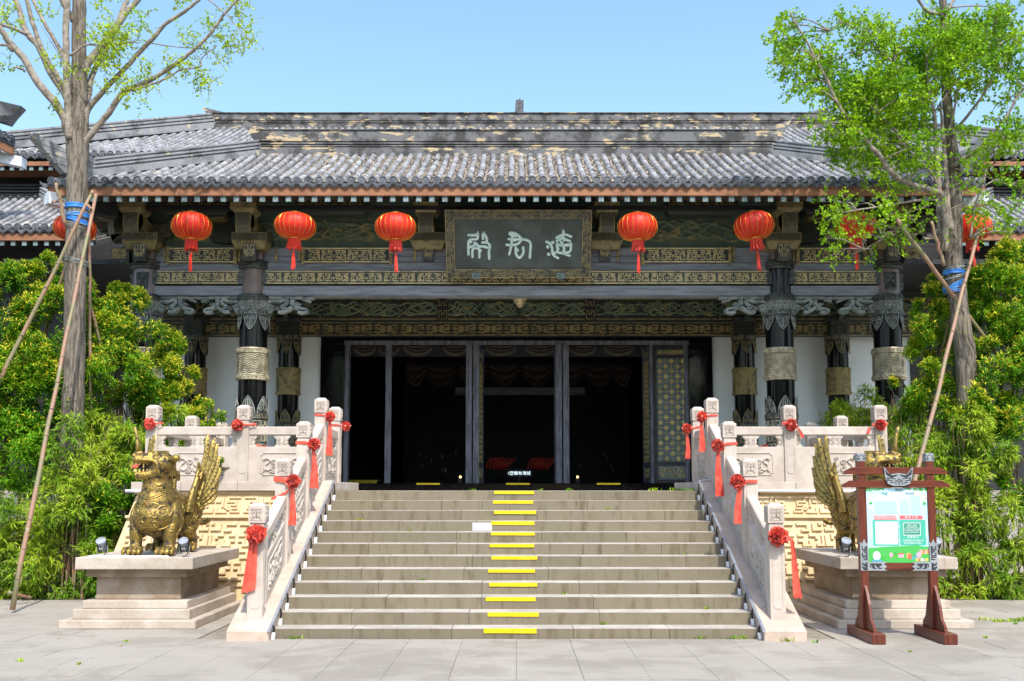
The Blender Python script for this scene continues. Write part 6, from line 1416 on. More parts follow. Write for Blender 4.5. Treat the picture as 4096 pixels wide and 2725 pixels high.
# wings
def wing(sx):
    g = G(); root = Vector((sx*.24, .72, .58))
    tips = [((.36, 1.00, 1.56), .050), ((.43, 1.06, 1.52), .050), ((.46, 1.12, 1.44), .048), ((.48, 1.16, 1.28), .045), ((.49, 1.18, 1.12), .042), ((.46, 1.20, .98), .040), ((.42, 1.18, .86), .034)]
    for i, (t, w) in enumerate(tips):
        t = Vector((sx*t[0], t[1], t[2])); m = root+Vector((sx*(.10+.02*i), .12+.03*i, .42-.05*i)); st = root+Vector((sx*.03, .03*i, .16-.03*i)); c = [Vector(p_) for p_ in curve([tuple(st), tuple(m), tuple(m.lerp(t, .55)+Vector((sx*.02, .02, 0))), tuple(t)], 5)]; n = len(c); V = []
        for j in range(n):
            d = (c[min(j+1, n-1)]-c[max(j-1, 0)]).normalized(); side = d.cross(Vector((sx, -.45, 0)).normalized()).normalized(); nrm = side.cross(d).normalized(); ww = w*(1 if j < n-3 else (n-1-j)/3*.7+.3); th = .018
            V += [c[j]-side*ww, c[j]+nrm*th*1.4, c[j]+side*ww, c[j]+side*ww*.9-nrm*th, c[j]-side*ww*.9-nrm*th]
        g.add(V, [(5*j+a, 5*j+(a+1) % 5, 5*(j+1)+(a+1) % 5, 5*(j+1)+a) for j in range(n-1) for a in range(5)]+[(0,1,2,3,4), tuple(5*(n-1)+a for a in (4,3,2,1,0))])
        for j in range(2, n-1):   # small barbs along the shaft
            p_ = c[j]; d = (c[j]-c[j-1]).normalized(); side = d.cross(Vector((sx, -.45, 0)).normalized()).normalized(); nrm = side.cross(d).normalized()
            g.tube([p_+nrm*.026-side*w*.8, p_+nrm*.028-side*w*.1+d*.02], .004, 4)
    # curled shoulder with coverts
    c = curve([tuple(root+Vector((sx*.02,-.10,-.05))), tuple(root+Vector((sx*.05,-.08,.16))), tuple(root+Vector((sx*.07,.02,.34))), tuple(root+Vector((sx*.08,.06,.50))), tuple(root+Vector((sx*.09,.02,.60)))], 5); g.tube(c, [.10,.10,.098,.095,.09,.088,.085,.08,.078,.075,.072,.068,.065,.06,.055,.05,.045,.04,.035,.03,.025], 12, flat=.55)
    c2 = [tuple(Vector(p_)+Vector((sx*.05, .02, .0))) for p_ in curve([tuple(root+Vector((sx*.05,-.02,.12))), tuple(root+Vector((sx*.08,.02,.24))), tuple(root+Vector((sx*.10,.06,.38))), tuple(root+Vector((sx*.10,.0,.47))), tuple(root+Vector((sx*.08,-.07,.42)))], 5)]; g.tube(c2, .018, 6)
    for k in range(10):
        p_ = Vector(c2[k+3]); g.tube([p_, p_+Vector((0, .10, -.01))], .007, 5)
    for k in range(8):
        a = root+Vector((sx*.07, .05+.045*k, .36-.05*k)); g.tube(curve([tuple(a), tuple(a+Vector((sx*.03, .05, .08))), tuple(a+Vector((sx*.05, .05, .17)))], 3), [.03,.032,.03,.028,.024,.018,.008], 6, flat=.5)
    for (dy, dz, r) in ((.04, .02, .07), (.16, -.02, .055), (.02, .18, .05)):
        g.tube([tuple(root+Vector((sx*(.115), dy+a, dz+e))) for a, e in spiral(0, 0, r, r*.15, 0, 1.7, 24)], .009, 5)
    return g
wing_me = {}
teeth = G()
for sd in (-1, 1):
    for k in range(6):
        f = .06+.045*k; a = hd(f, sd*.075, .015); teeth.tube([a, a+Vector((0, 0, -.035 if k != 3 else -.07))], [.014, .006], 6); a = hd(f, sd*.065, -.105); teeth.tube([a, a+Vector((0, 0, .035))], [.013, .006], 6)
for k in range(3):
    a = hd(.325, (k-1)*.03, .01); teeth.tube([a, a+Vector((0, 0, -.035))], [.014, .007], 6); a = hd(.30, (k-1)*.03, -.10); teeth.tube([a, a+Vector((0, 0, .03))], [.013, .006], 6)
tongue = G(); tongue.tube([hd(.05, 0, -.07), hd(.18, 0, -.075), hd(.25, 0, -.07)], [.04, .045, .03], 10, flat=.5)
horn = G(); hb = hd(.265, 0, .13); horn.tube([hb, hb+Vector((-.005, .0, .12)), hb+Vector((-.03, .0, .26)), hb+Vector((-.05, .0, .33))], [.045, .036, .032, .030], 8, flat=.7)
MOUTH = M('dark_mouth', (.03,.02,.015), rough=.5); mouth = G(); mouth.ball(hd(.09, 0, -.045), .10, 14, 8, (1.15, .75, .62)); mouth.ball(hd(.19, 0, -.05), .065, 12, 8, (1.2, .75, .75))
def beast(s):
    word = 'left' if s < 0 else 'right'
    t = tag(empty('winged_beast_statue', (s*4.58, 12.66, .849)), ('gilded winged beast on the left pedestal, head turned outward with open jaws' if s < 0 else 'gilded winged beast on the right pedestal, half hidden behind the notice stand'), 'statue', 'pair of gilded winged beasts')
    def put(me, nm, sm=True):
        o = bpy.data.objects.new(nm, me); link(o, t); return o
    bo = put(body_me, 'body'); o = bpy.data.objects.new('carved_spirals', orn_me); link(o, bo)
    for k, sx in enumerate((1, -1)):
        if sx not in wing_me:
            o = wing(sx).build('wing', GILT2, t, smooth='auto'); wing_me[sx] = o.data
        else: put(wing_me[sx], 'wing')
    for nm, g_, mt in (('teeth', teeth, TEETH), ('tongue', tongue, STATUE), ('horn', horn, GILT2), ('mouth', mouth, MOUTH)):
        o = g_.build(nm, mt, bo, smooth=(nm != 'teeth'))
    if s > 0: t.scale = (-1, 1, 1)
    return t
for s in (-1, 1): beast(s)

# ------------------------------------------------------------------ notice stand
nb = tag(empty('notice_stand', (4.40, 11.45, 0)), 'red-brown wooden notice stand with a bright printed programme board in front of the right pedestal', 'notice stand')
XLp, XRp = 3.925-4.40, 4.705-4.40
for sx, X in ((-1, XLp), (1, XRp)):
    q = G(); q.box(X-.075, X+.075, -.42, .42, 0, .115); q.build('foot', SIGNW, nb, bevel=.008)
    q = G(); q.box(X-.043, X+.043, -.045, .045, .116, 2.01); ps = q.build('post', SIGNW, nb, bevel=.004)
    for f in (-1, 1):
        q = G(); q.prism([(f*.046, .116), (f*.30, .116), (f*.29, .17), (f*.21, .24), (f*.165, .40), (f*.11, .52), (f*.047, .60)], 'x', X-.015, X+.015); q.build('side_brace', SIGNW, nb)
    q = G(); q.box(X-.047, X+.047, -.048, .048, 1.995, 2.085); cp = q.build('post_cap', SIGNG, nb)
    q = G(); mp = lambda u, v, d: (X+u, -.048-d, 2.04+v)
    for e in (-1, 1):
        for st in ([(.005,.03),(.03,.005),(.045,.03)], [(.01,-.01),(.03,-.01),(.03,-.03),(.012,-.03)], [(.042,-.0),(.042,-.03)]): q.ribbon(mp, [(e*a, b_) for a, b_ in st], .008, .002)
    q.build('cap_pattern', BLACKP, cp)
for (z, e, h) in ((1.885, .19, .075), (1.735, .215, .075)):
    q = G(); q.prism([(XLp-e, z-.0-h*.5), (XRp+e, z-h*.5), (XRp+e, z-h*.1), (XRp+e-.09, z+h*.55), (XLp-e+.09, z+h*.55), (XLp-e, z-h*.1)], 'y', -.058, .02); q.build('crossbar', SIGNH, nb, bevel=.003)
q = G(); q.box(XLp+.044, XRp-.044, -.04, .03, .775, .85); q.build('lower_rail', SIGNH, nb, bevel=.003)
# grey corner plates with key pattern
KEY = [[(.5,9.5),(.5,7),(2.2,7),(2.2,9)], [(3,9.5),(3,6),(1,6)], [(.5,5),(.5,3),(3,3),(3,5),(1.8,5)], [(.5,2),(3,2),(3,.5),(1,.5)]]
for e, X in ((1, XLp), (-1, XRp)):
    q = G(); q.add([(X+e*a, -.0485, b_) for a, b_ in ((-.046,.765),(.25,.765),(.215,.785),(.25,.81),(.215,.835),(.25,.862),(.046,.862),(.046,1.09),(.025,1.065),(.0,1.12),(-.025,1.065),(-.046,1.09))][::e], [tuple(range(12))]); cpn = q.build('corner_plate', SIGNG, nb)
    q = G(); mp = lambda u, v, d: (X+e*u, -.0495-d, v)
    for pls_ in (fit(KEY, -.034, .034, .88, 1.05, 3.5, 10), fit(KEY, -.034, .034, .772, .86, 3.5, 10), [[(a, b_) for b_, a in pl_] for pl_ in fit(KEY, .782, .848, .06, .20, 3.5, 10)]):
        q = G()
        for pl_ in pls_: q.ribbon(mp, pl_, .013, .002)
        q.build('key_pattern', BLACKP, cpn)
# emblem on the top bars
q = G(); em = [(-.165,.115),(-.10,.03),(0,.045),(.10,.03),(.165,.115),(.15,-.01),(.125,-.075),(.06,-.10),(-.06,-.10),(-.125,-.075),(-.15,-.01)]; ec = Vector(((XLp+XRp)/2+.015, -.075, 1.815)); q.prism([(ec.x+a, ec.z+b_) for a, b_ in em], 'y', -.085, -.06); ep = q.build('beast_emblem', SIGNG, nb)
q = G(); mp = lambda u, v, d: (ec.x+u, -.0855-d, ec.z+v)
for e in (-1, 1):
    q.ribbon(mp, [(e*a, b_) for a, b_ in ((.02,.02),(.08,.005),(.13,.035),(.15,.08))], [.012,.03,.03,.008], .002)
    for st in ([(.04,-.02),(.12,-.01),(.115,-.04),(.07,-.04)], [(.05,-.065),(.10,-.06)], [(.035,-.085),(.035,-.03)], [(.0,-.02),(.02,-.04),(0,-.06)], [(.0,-.06),(.0,-.09)], [(.135,.0),(.13,-.05)]): q.ribbon(mp, [(e*a, b_) for a, b_ in st], .010, .002)
q.build('emblem_lines', BLACKP, ep)
# printed board
def flat(nm, c, r=.45, c2=None, **k): return M('print_'+nm, c, c2, rough=r, **k)
PSKY = flat('sky', (.42,.74,.90), c2=(.60,.83,.93), sc=1.4); PW = flat('white', (.80,.83,.85)); PG = flat('green', (.06,.42,.08)); PTE = flat('teal', (.06,.42,.30)); PTE2 = flat('teal_dark', (.03,.27,.18)); PRD = flat('coral', (.72,.13,.14)); PNV = flat('navy', (.02,.06,.13)); PBL = flat('pale_blue', (.38,.68,.88)); PPK = flat('pink', (.75,.36,.46)); PBR = flat('brick', (.5,.13,.08)); PYE = flat('yellow', (.8,.5,.08)); PLG = flat('leaf', (.05,.36,.04)); PGR = flat('silver', (.55,.60,.62)); POR = flat('orange', (.75,.35,.15)); PMI = flat('mid_blue', (.10,.33,.45))
bx0, bx1, bz0, bz1 = XLp+.046, XRp-.046, .853, 1.692; BW, BH = bx1-bx0, bz1-bz0
q = G(); q.box(bx0, bx1, -.036, -.010, bz0, bz1); bd = q.build('printed_board', PSKY, nb, bevel=.002)
def bp(a, b_): return (bx0+a/478*BW, bz1-(b_)/572*BH)     # board pixels: 478 x 572, origin at its top left
class Pr:
    def __init__(s): s.k = 0
    def poly(s, nm, mt, pts, lay=1, pix=True):
        q = G(); q.add([(*((bp(a, b_)[0]), -.0365-.0012*lay, bp(a, b_)[1]),) for a, b_ in pts], [tuple(range(len(pts)))]); o = q.build(nm, mt, bd); return o
    def rect(s, nm, mt, x0, y0, x1, y1, lay=1, r=0):
        if r: pts = [(x0+r*(1-math.cos(t))*1.0, y0+r*(1-math.sin(t))) for t in (0, .5, 1.05, 1.57)]+[(x1-r*(1-math.sin(t)), y0+r*(1-math.cos(t))) for t in (0, .5, 1.05, 1.57)]+[(x1-r*(1-math.cos(t)), y1-r*(1-math.sin(t))) for t in (0, .5, 1.05, 1.57)]+[(x0+r*(1-math.sin(t)), y1-r*(1-math.cos(t))) for t in (0, .5, 1.05, 1.57)]
        else: pts = [(x0,y0),(x1,y0),(x1,y1),(x0,y1)]
        return s.poly(nm, mt, pts[::-1], lay)
    def circ(s, nm, mt, x, y, r, lay=1, n=18, ry=None): return s.poly(nm, mt, [(x+r*math.cos(-2*PI*i/n), y+(ry or r)*math.sin(-2*PI*i/n)) for i in range(n)], lay)
    def text(s, t_, size, x, y, mt, lay=3, sx=1.0):
        p_ = bp(x, y); return text(t_, size*BH/572*1.15, (p_[0], -.0365-.0012*lay, p_[1]), mt, 'lettering', bd, sx=sx*.95*(BW/478)/(BH/572))
R_ = Pr()
for i, (a0, a1) in enumerate(((-2.2, -1.9), (-1.6, -1.3), (-.95, -.7), (.05, .3), (.8, 1.1), (1.6, 1.9), (2.4, 2.7))):
    R_.poly('light_ray', PBL, [(240+20*math.sin(a0), 170), (max(0, min(478, 240+330*math.sin(a0))), 170-(-330)*math.cos(a0)*.0+ (250 if abs(a0) < 1.3 else 60)), (max(0, min(478, 240+330*math.sin(a1))), (250 if abs(a1) < 1.3 else 60)+170)], .3) if abs(a0) < 1.3 else None
R_.poly('meadow', PG, [(0,572),(478,572),(478,452),(380,440),(240,446),(100,452),(0,462)], .6)
R_.poly('hill_left', PBL, [(0,462),(60,440),(0,395)], .4); R_.poly('hill_right', PBL, [(478,452),(478,360),(440,400),(400,445)], .4)
for (x0, x1, sg) in ((0, 135, 1), (300, 478, -1)):
    rn = random.Random(5+x0)
    for k in range(34):
        x = rn.uniform(x0, x1); y = rn.uniform(0, 26-14*abs(x-(0 if x0 == 0 else 478))/150); R_.circ('leaf_spray', PLG, x, max(7, y), rn.uniform(5, 9), 1+.02*k, 7, rn.uniform(4, 7))
    for k in range(5): R_.circ('blossom', PW, rn.uniform(x0+10, x1-20), rn.uniform(6, 18), 3.2, 2.2, 8)
def mapleleaf(mt, x, y, r): R_.poly('maple_leaf', mt, [(x+r*(1 if k % 2 == 0 else .45)*math.cos(-2*PI*k/10+.3), y+r*(1 if k % 2 == 0 else .45)*math.sin(-2*PI*k/10+.3)) for k in range(10)], 1.3)
mapleleaf(POR, 18, 88, 13); mapleleaf(PLG, 33, 118, 18); mapleleaf(PLG, 456, 120, 20); mapleleaf(POR, 466, 80, 13); mapleleaf(PLG, 440, 46, 8)
R_.text('春秋乐园', 14, 262, 13, PNV); R_.rect('print_logo', PNV, 231, 6, 239, 18, 2); R_.rect('print_logo', PNV, 243, 21, 281, 23.5, 2)
R_.text('节目', 22, 145, 46, PNV); R_.text('时间段', 22, 345, 45, PNV)
def pocket(x0, y0, x1, y1, mt=PBL): R_.rect('card_frame', PGR, x0-2, y0-2, x1+2, y1+2, 1); R_.rect('card_pocket', mt, x0, y0, x1, y1, 2)
pocket(68, 62, 232, 100, PW); pocket(70, 106, 234, 148); pocket(71, 155, 235, 196)
for r_ in range(3):
    for c_ in range(4):
        x0 = (264, 300, 355, 391)[c_]+r_*2; y0 = (62, 108, 155)[r_]; pocket(x0, y0, x0+(30, 26, 31, 30)[c_], y0+40, PBL if (r_ or c_ > 1) else PSKY)
    for k in (0, 1): R_.circ('colon_dot', PNV, 343+r_*2, (78, 124, 171)[r_]+k*14-3, 2, 2, 8)
R_.rect('coral_tab', PRD, 52, 212, 235, 244, 1, 4); R_.rect('coral_tab', PRD, 256, 211, 438, 242, 1, 4)
R_.text('扫码即得演艺时间表', 19, 143, 229, PW); R_.text('演 艺 介 绍', 19, 347, 227, PW)
R_.rect('teal_card', PTE, 43, 247, 246, 444, 1, 6); R_.rect('teal_card', PTE, 252, 246, 458, 440, 1, 6); R_.rect('blank_square', PW, 61, 259, 237, 432, 2)
R_.rect('frame_edge', PGR, 282, 266, 418, 366, 2); R_.rect('dark_card', PTE2, 288, 272, 412, 359, 3)
for y in (285, 300, 383+10, 410): R_.rect('binding_ring', PW, 239, y-1.5, 257, y+1.5, 3)
R_.text('《奄王议政》', 15, 350, 290, PW, 4)
for i, t_ in enumerate(('春秋王室经典演出,再现', '2700年前,奄王上朝议政时的情', '景,诸臣各抒己见,共议国家', '大事的庄严场面,敬请观看。')): R_.text(t_, 8.6, 350, 305+i*12, PW, 4)
R_.text('温 馨 提 示', 17, 355, 379, PW); R_.text('疫情防控期间,请您佩戴口罩。', 12, 362, 405, PW); R_.text('保持安全距离,文明游园。', 12, 355, 424, PW)
# plain generic park drawing along the bottom
for (x, y, r, mt) in ((180, 512, 15, PPK), (212, 508, 13, PLG), (398, 512, 20, PPK), (360, 520, 11, PLG)): R_.rect('tree_stem', PBR, x-2, y, x+2, y+r+13, .9); R_.circ('tree_top', mt, x, y, r, 1.2, 14, r*1.1)
R_.poly('pavilion_roof', PBR, [(228,508),(240,498),(272,498),(286,508)][::-1], 1.1); R_.rect('pavilion_body', PPK, 236, 508, 278, 532, 1); R_.rect('gate_tower', POR, 300, 498, 330, 540, 1); R_.rect('gate_tower', PBR, 312, 508, 340, 545, 1.2); R_.poly('bridge', PMI, [(335,545),(335,528),(352,516),(380,510),(392,520),(392,545)][::-1], 1.1)
for i in range(8): R_.rect('town_wall', (POR, PPK, PYE, PBR)[i % 4], 402+i*9, 470+(i*7) % 16, 418+i*9 if i < 7 else 477, 505, 1.1+.05*i)
for i in range(5): R_.rect('market_tent', (PYE, PRD, PW, PPK, PYE)[i], 372+i*20, 538+(i % 2)*6, 388+i*20, 560, 1.3+.02*i)
for i in range(4): R_.circ('bush_dot', PLG, 40+i*24, 548-(i % 2)*8, 13, 1.1, 12)
R_.circ('pale_boulder', PW, 66, 520, 30, 1.2, 18, 34); R_.rect('blue_bench', PMI, 30, 548, 108, 570, 1.4, 4)
R_.poly('lamp_line', PMI, [(352,518),(356,520),(430,462),(427,459)], 1.5)
# screw heads etc.
q = G(); q.box(bx0+BW*.42, bx0+BW*.44, -.04, -.036, bz0+BH*.02, bz0+BH*.025)
# ------------------------------------------------------------------ leaves
def unit(a): return a/np.maximum(np.linalg.norm(a, axis=-1, keepdims=True), 1e-9)
def leaf_batch(C_, D, Nn, Ln, Wd, kind='long', fold=.25):
    """C_: base points, D: direction, Nn: rough normal, Ln/Wd: sizes -> vertices, quads"""
    D = unit(D); S = unit(np.cross(D, Nn)); N2 = np.cross(S, D); n = len(C_); Ln = np.broadcast_to(Ln, n)[:, None]; Wd = np.broadcast_to(Wd, n)[:, None]
    if kind == 'fan':       # ginkgo: narrow base, wide wavy top
        pts = [(0, 0, 0), (.75, -.5, fold*.3), (1.0, -.22, 0), (.86, 0, -.04), (1.0, .22, 0), (.75, .5, fold*.3)]; q = [(0, 1, 2, 3), (0, 3, 4, 5)]
    elif kind == 'long':    # elliptic leaf folded on its midrib
        pts = [(0, 0, 0), (.35, -.5, fold*.4), (1, 0, -.10), (.35, .5, fold*.4), (.75, -.28, fold*.2-.04), (.75, .28, fold*.2-.04)]; q = [(0, 1, 4, 2), (0, 2, 5, 3)]
    else:                   # bamboo: narrow, arched
        pts = [(0, 0, 0), (.3, -.5, .02), (1, 0, -.16), (.3, .5, .02)]; q = [(0, 1, 2, 3)]
    V = np.stack([C_+D*Ln*a+S*Wd*b_+N2*Ln*c for a, b_, c in pts], 1); k = len(pts)
    Fq = (np.arange(n)[:, None, None]*k+np.array(q)[None]).reshape(-1, 4); return V.reshape(-1, 3), Fq, len(q)
def foliage(name, mat, parts, parent):
    V, Fq, R = [], [], []; b_ = 0
    for (v, f, k) in parts:
        V.append(v); Fq.append(f+b_); b_ += len(v); R.append(np.repeat(RNG.random(len(f)//k), k))
    return big_mesh(name, np.concatenate(V), np.concatenate(Fq), mat, parent, np.concatenate(R))
def rnd_dirs(n): return unit(RNG.normal(size=(n, 3)))
TSH = .75      # the trees stand this far behind the bushes' front
P0 = P
def P(u, v, Y): return P0(u, v, Y+TSH)
def branch(q, pts, r0, r1, Y, seed=0, n=7, wob=.0):
    """pts in view directions, at depth Y (or a list of depths)"""
    k = len(pts); P3 = []
    for i, (u, v) in enumerate(pts):
        y = Y if not isinstance(Y, (list, tuple)) else Y[0]+(Y[1]-Y[0])*i/(k-1); P3.append(tuple(P(u, v, y)))
    c = curve(P3, 4) if k > 2 else P3; m = len(c); rn = random.Random(seed)
    c = [(x+rn.gauss(0, wob), y+rn.gauss(0, wob), z+rn.gauss(0, wob)) for x, y, z in c]
    q.tube(c, [r0+(r1-r0)*i/(m-1) for i in range(m)], n); return c

def sprigs(C3, R3, count, seed, tree_leafs, twig, size=.034, spread=1.0, step=.035):
    """short leafy twigs filling a ball: leaves set along little random walks"""
    rn = np.random.default_rng(seed); ns = max(1, int(count/9))
    for i in range(ns):
        d0 = unit(rn.normal(size=3)); p = np.array(C3)+d0*R3*rn.random()**.45*np.array([1, .8, 1])*spread; d = unit(rn.normal(size=3)+np.array([0, 0, .25])+d0*.6); pts = [p.copy()]
        for k in range(9):
            p = p+d*step*rn.uniform(.6, 1.3); d = unit(d+rn.normal(size=3)*.28); pts.append(p.copy()); tree_leafs.append((p+rn.normal(size=3)*.006, unit(rn.normal(size=3)+d*.4), size*rn.uniform(.7, 1.25)))
            if rn.random() < .6: tree_leafs.append((p+rn.normal(size=3)*.01, unit(rn.normal(size=3)), size*rn.uniform(.6, 1.1)))
        if i % 2 == 0: twig.tube([tuple(x) for x in pts[::3]]+[tuple(pts[-1])], [.004, .0035, .003, .002, .0015][:len(pts[::3])+1], 3, cap=False)
def leaves_from(lst, kind='fan', wr=.95, fold=.3):
    C_ = np.array([l[0] for l in lst]); D = np.array([l[1] for l in lst]); S = np.array([l[2] for l in lst]); return leaf_batch(C_, D, rnd_dirs(len(C_)), S, S*wr, kind, fold)

# ------------------------------------------------------------------ left ginkgo (almost bare, first leaves)
z1 = lambda x, y: (x*.3339, y*.3339)
TY = 15.25
lt = tag(empty('ginkgo_tree', P(168, 1386, TY)), 'nearly bare ginkgo on the left with blue straps and poles round its thick trunk', 'tree'); L0 = lt.location.copy()
def add_to(q, name, mat, par, org, smooth=True, kind=None):
    o = q.build(name, mat, par, smooth=smooth); o.location = -org if par.parent is None and par.type == 'EMPTY' else Vector((0, 0, 0)); tag(o, kind=kind); return o
q = G(); tr = [((168, 1386), 29), ((165, 1100), 27), ((167, 950), 26), ((171, 800), 25), ((174, 640), 25), ((177, 500), 24.5), ((178, 400), 25), ((179, 330), 27), ((180, 290), 25), ((182, 220), 21), ((182, 140), 18), ((182, 60), 17), ((183, 0), 16), ((186, -120), 13), ((190, -260), 9)]
c3 = curve([(*P(u, v, TY), r*.43445*TY/1000) for (u, v), r in tr], 4); rn = random.Random(3)
q.tube([(x+rn.gauss(0, .004), y, z) for x, y, z, r in c3], [r*(1+rn.gauss(0, .02)) for x, y, z, r in c3], 18); trunk = add_to(q, 'trunk', BARK, lt, L0)
def add_limb(tree, org, pts, r0, r1, Y, seed, mat=BARKL, scale=.43445*15.25/1000):
    q = G(); branch(q, pts, r0*scale, r1*scale, Y, seed, 8, .004); return add_to(q, 'limb', mat, tree, org)
limbs = [([(172,330),(155,300),(148,270),(120,228),(90,195),(55,135),(20,95),(0,65),(-40,20)], 13, 6, (TY,14.6)), ([(165,290),(158,240),(150,215),(117,167),(90,107),(63,77),(43,20),(20,-40)], 12, 6, (TY,15.8)), ([(158,230),(147,200),(110,140),(80,67),(60,-10),(50,-60)], 8, 4.5, (TY,14.8)), ([(155,160),(144,124),(117,77),(97,43),(77,0),(60,-50)], 6, 3.5, (TY,15.9)),
         ([(160,320),(156,260),(155,214),(152,100),(154,0),(156,-90)], 10, 7.5, (TY-.15,15.0)), ([(196,290),(204,250),(250,197),(300,143),(350,90),(380,57),(424,27),(457,0),(500,-40)], 8, 3, (TY,14.9)), ([(190,345),(202,320),(250,260),(284,214),(320,197),(360,177),(404,147),(444,117),(484,77),(521,27),(548,0),(570,-30)], 9, 2, (TY,14.6)),
         ([(190,165),(204,143),(234,107),(267,63),(290,30),(317,0),(350,-40)], 11, 6, (TY,15.6)), ([(192,250),(204,217),(214,167),(247,110),(284,17),(294,0),(305,-40)], 8, 5, (TY,15.9)), ([(300,207),(350,194),(384,180),(417,160),(461,154),(464,134),(500,104)], 3, 1.2, (14.95,14.7)),
         ([(470,-10),(501,17),(524,37),(551,67),(581,97)], 1.8, .8, (14.8,14.5)), ([(350,100),(410,108),(470,112)], 1.8, .8, (15.0,15.1)), ([(162,128),(200,103),(240,106),(300,97),(318,100)], 3.2, 1.2, (15.0,14.8)), ([(63,80),(30,65),(0,55),(-20,40)], 5, 3.5, (15.5,15.2)), ([(30,118),(15,105),(0,103)], 4, 3, (14.8,14.6)), ([(58,165),(45,157),(33,155)], 3.5, 2, (14.9,14.8)), ([(168,50),(158,25),(145,10),(130,-25)], 6, 5, (15.2,14.9)), ([(192,235),(208,228),(216,230)], 3, 1, (15.2,15.0)), ([(140,150),(136,125),(92,58)], 2, .6, (15.3,15.2))]
for i, (pts, r0, r1, Y) in enumerate(limbs): add_limb(lt, L0, pts, r0, r1, Y, i)
q = G(); lf = []
cl = [(740,250,110,260),(860,280,90,260),(800,420,100,200),(720,450,60,90),(900,580,80,200),(780,640,50,60),(1000,480,60,100),(1210,430,40,70),(1340,300,50,90),(1320,470,70,100),(1400,550,60,100),(1350,590,30,40),(1560,300,70,150),(1470,240,50,80),(1600,40,90,120),(1700,40,70,50),(1680,220,60,110),(1730,270,40,60),(1270,220,50,60),(700,60,70,70),(40,80,50,90),(120,180,60,60),(60,450,50,60),(340,430,70,80),(380,660,30,40),(980,150,80,110),(1230,40,40,60),(350,130,60,50),(1000,650,40,40),(1150,560,60,40),(850,700,30,40),(1500,400,40,40),(650,280,50,60),(1130,450,40,40),(1440,180,30,30),(490,520,40,40)]
for i, (x, y, r, n) in enumerate(cl):
    u, v = z1(x, y); c = P(u, v, 14.9); sprigs(c, r*.3339*.43445*.0149*.9, n*1.3, 100+i, lf, q, size=.038)
add_to(q, 'twigs', TWIG, lt, L0, kind='stuff'); o = foliage('young_leaves', L_GINKY, [leaves_from(lf)], lt); o.location = -L0; o['kind'] = 'stuff'
def ring(q, c, r, tilt=0, w=.005, n=20, az=0):
    q.tube([(c[0]+r*math.cos(a), c[1]+r*math.sin(a), c[2]+tilt*r*math.cos(a-az)) for a in [2*PI*i/n for i in range(n+1)]], w, 4, cap=False)
def wrap(tree, org, cuts, Y, rr):
    for (u, v, h, tilt) in cuts:
        q = G(); c = P(u, v, Y); n = 24; r = rr*1.04; V = []
        for i in range(n+1):
            a = 2*PI*i/n; z = c.z+tilt*r*math.cos(a)
            for (dr, dz) in ((0, -h/2), (.012, -h/3), (.008, 0), (.014, h/3), (0, h/2)): V.append((c.x+(r+dr)*math.cos(a), c.y+(r+dr)*math.sin(a), z+dz+random.gauss(0, .004)))
        q.add(V, [(5*i+j, 5*i+j+1, 5*(i+1)+j+1, 5*(i+1)+j) for i in range(n) for j in range(4)]); o = q.build('blue_strap', BLUECL, tree); o.location = -org
wrap(lt, L0, [(177, 477, .085, .0), (178, 498, .08, .05), (178, 508, .09, -.35)], TY, .165)
q = G()
for (v, t) in ((496, .2), (500, -.1), (517, -.15), (521, .1), (525, -.05), (598, -.2), (602, -.12), (606, -.25)): ring(q, P(176, v, TY), .19, t)
o = q.build('tie_wire', WIRE, lt); o.location = -L0

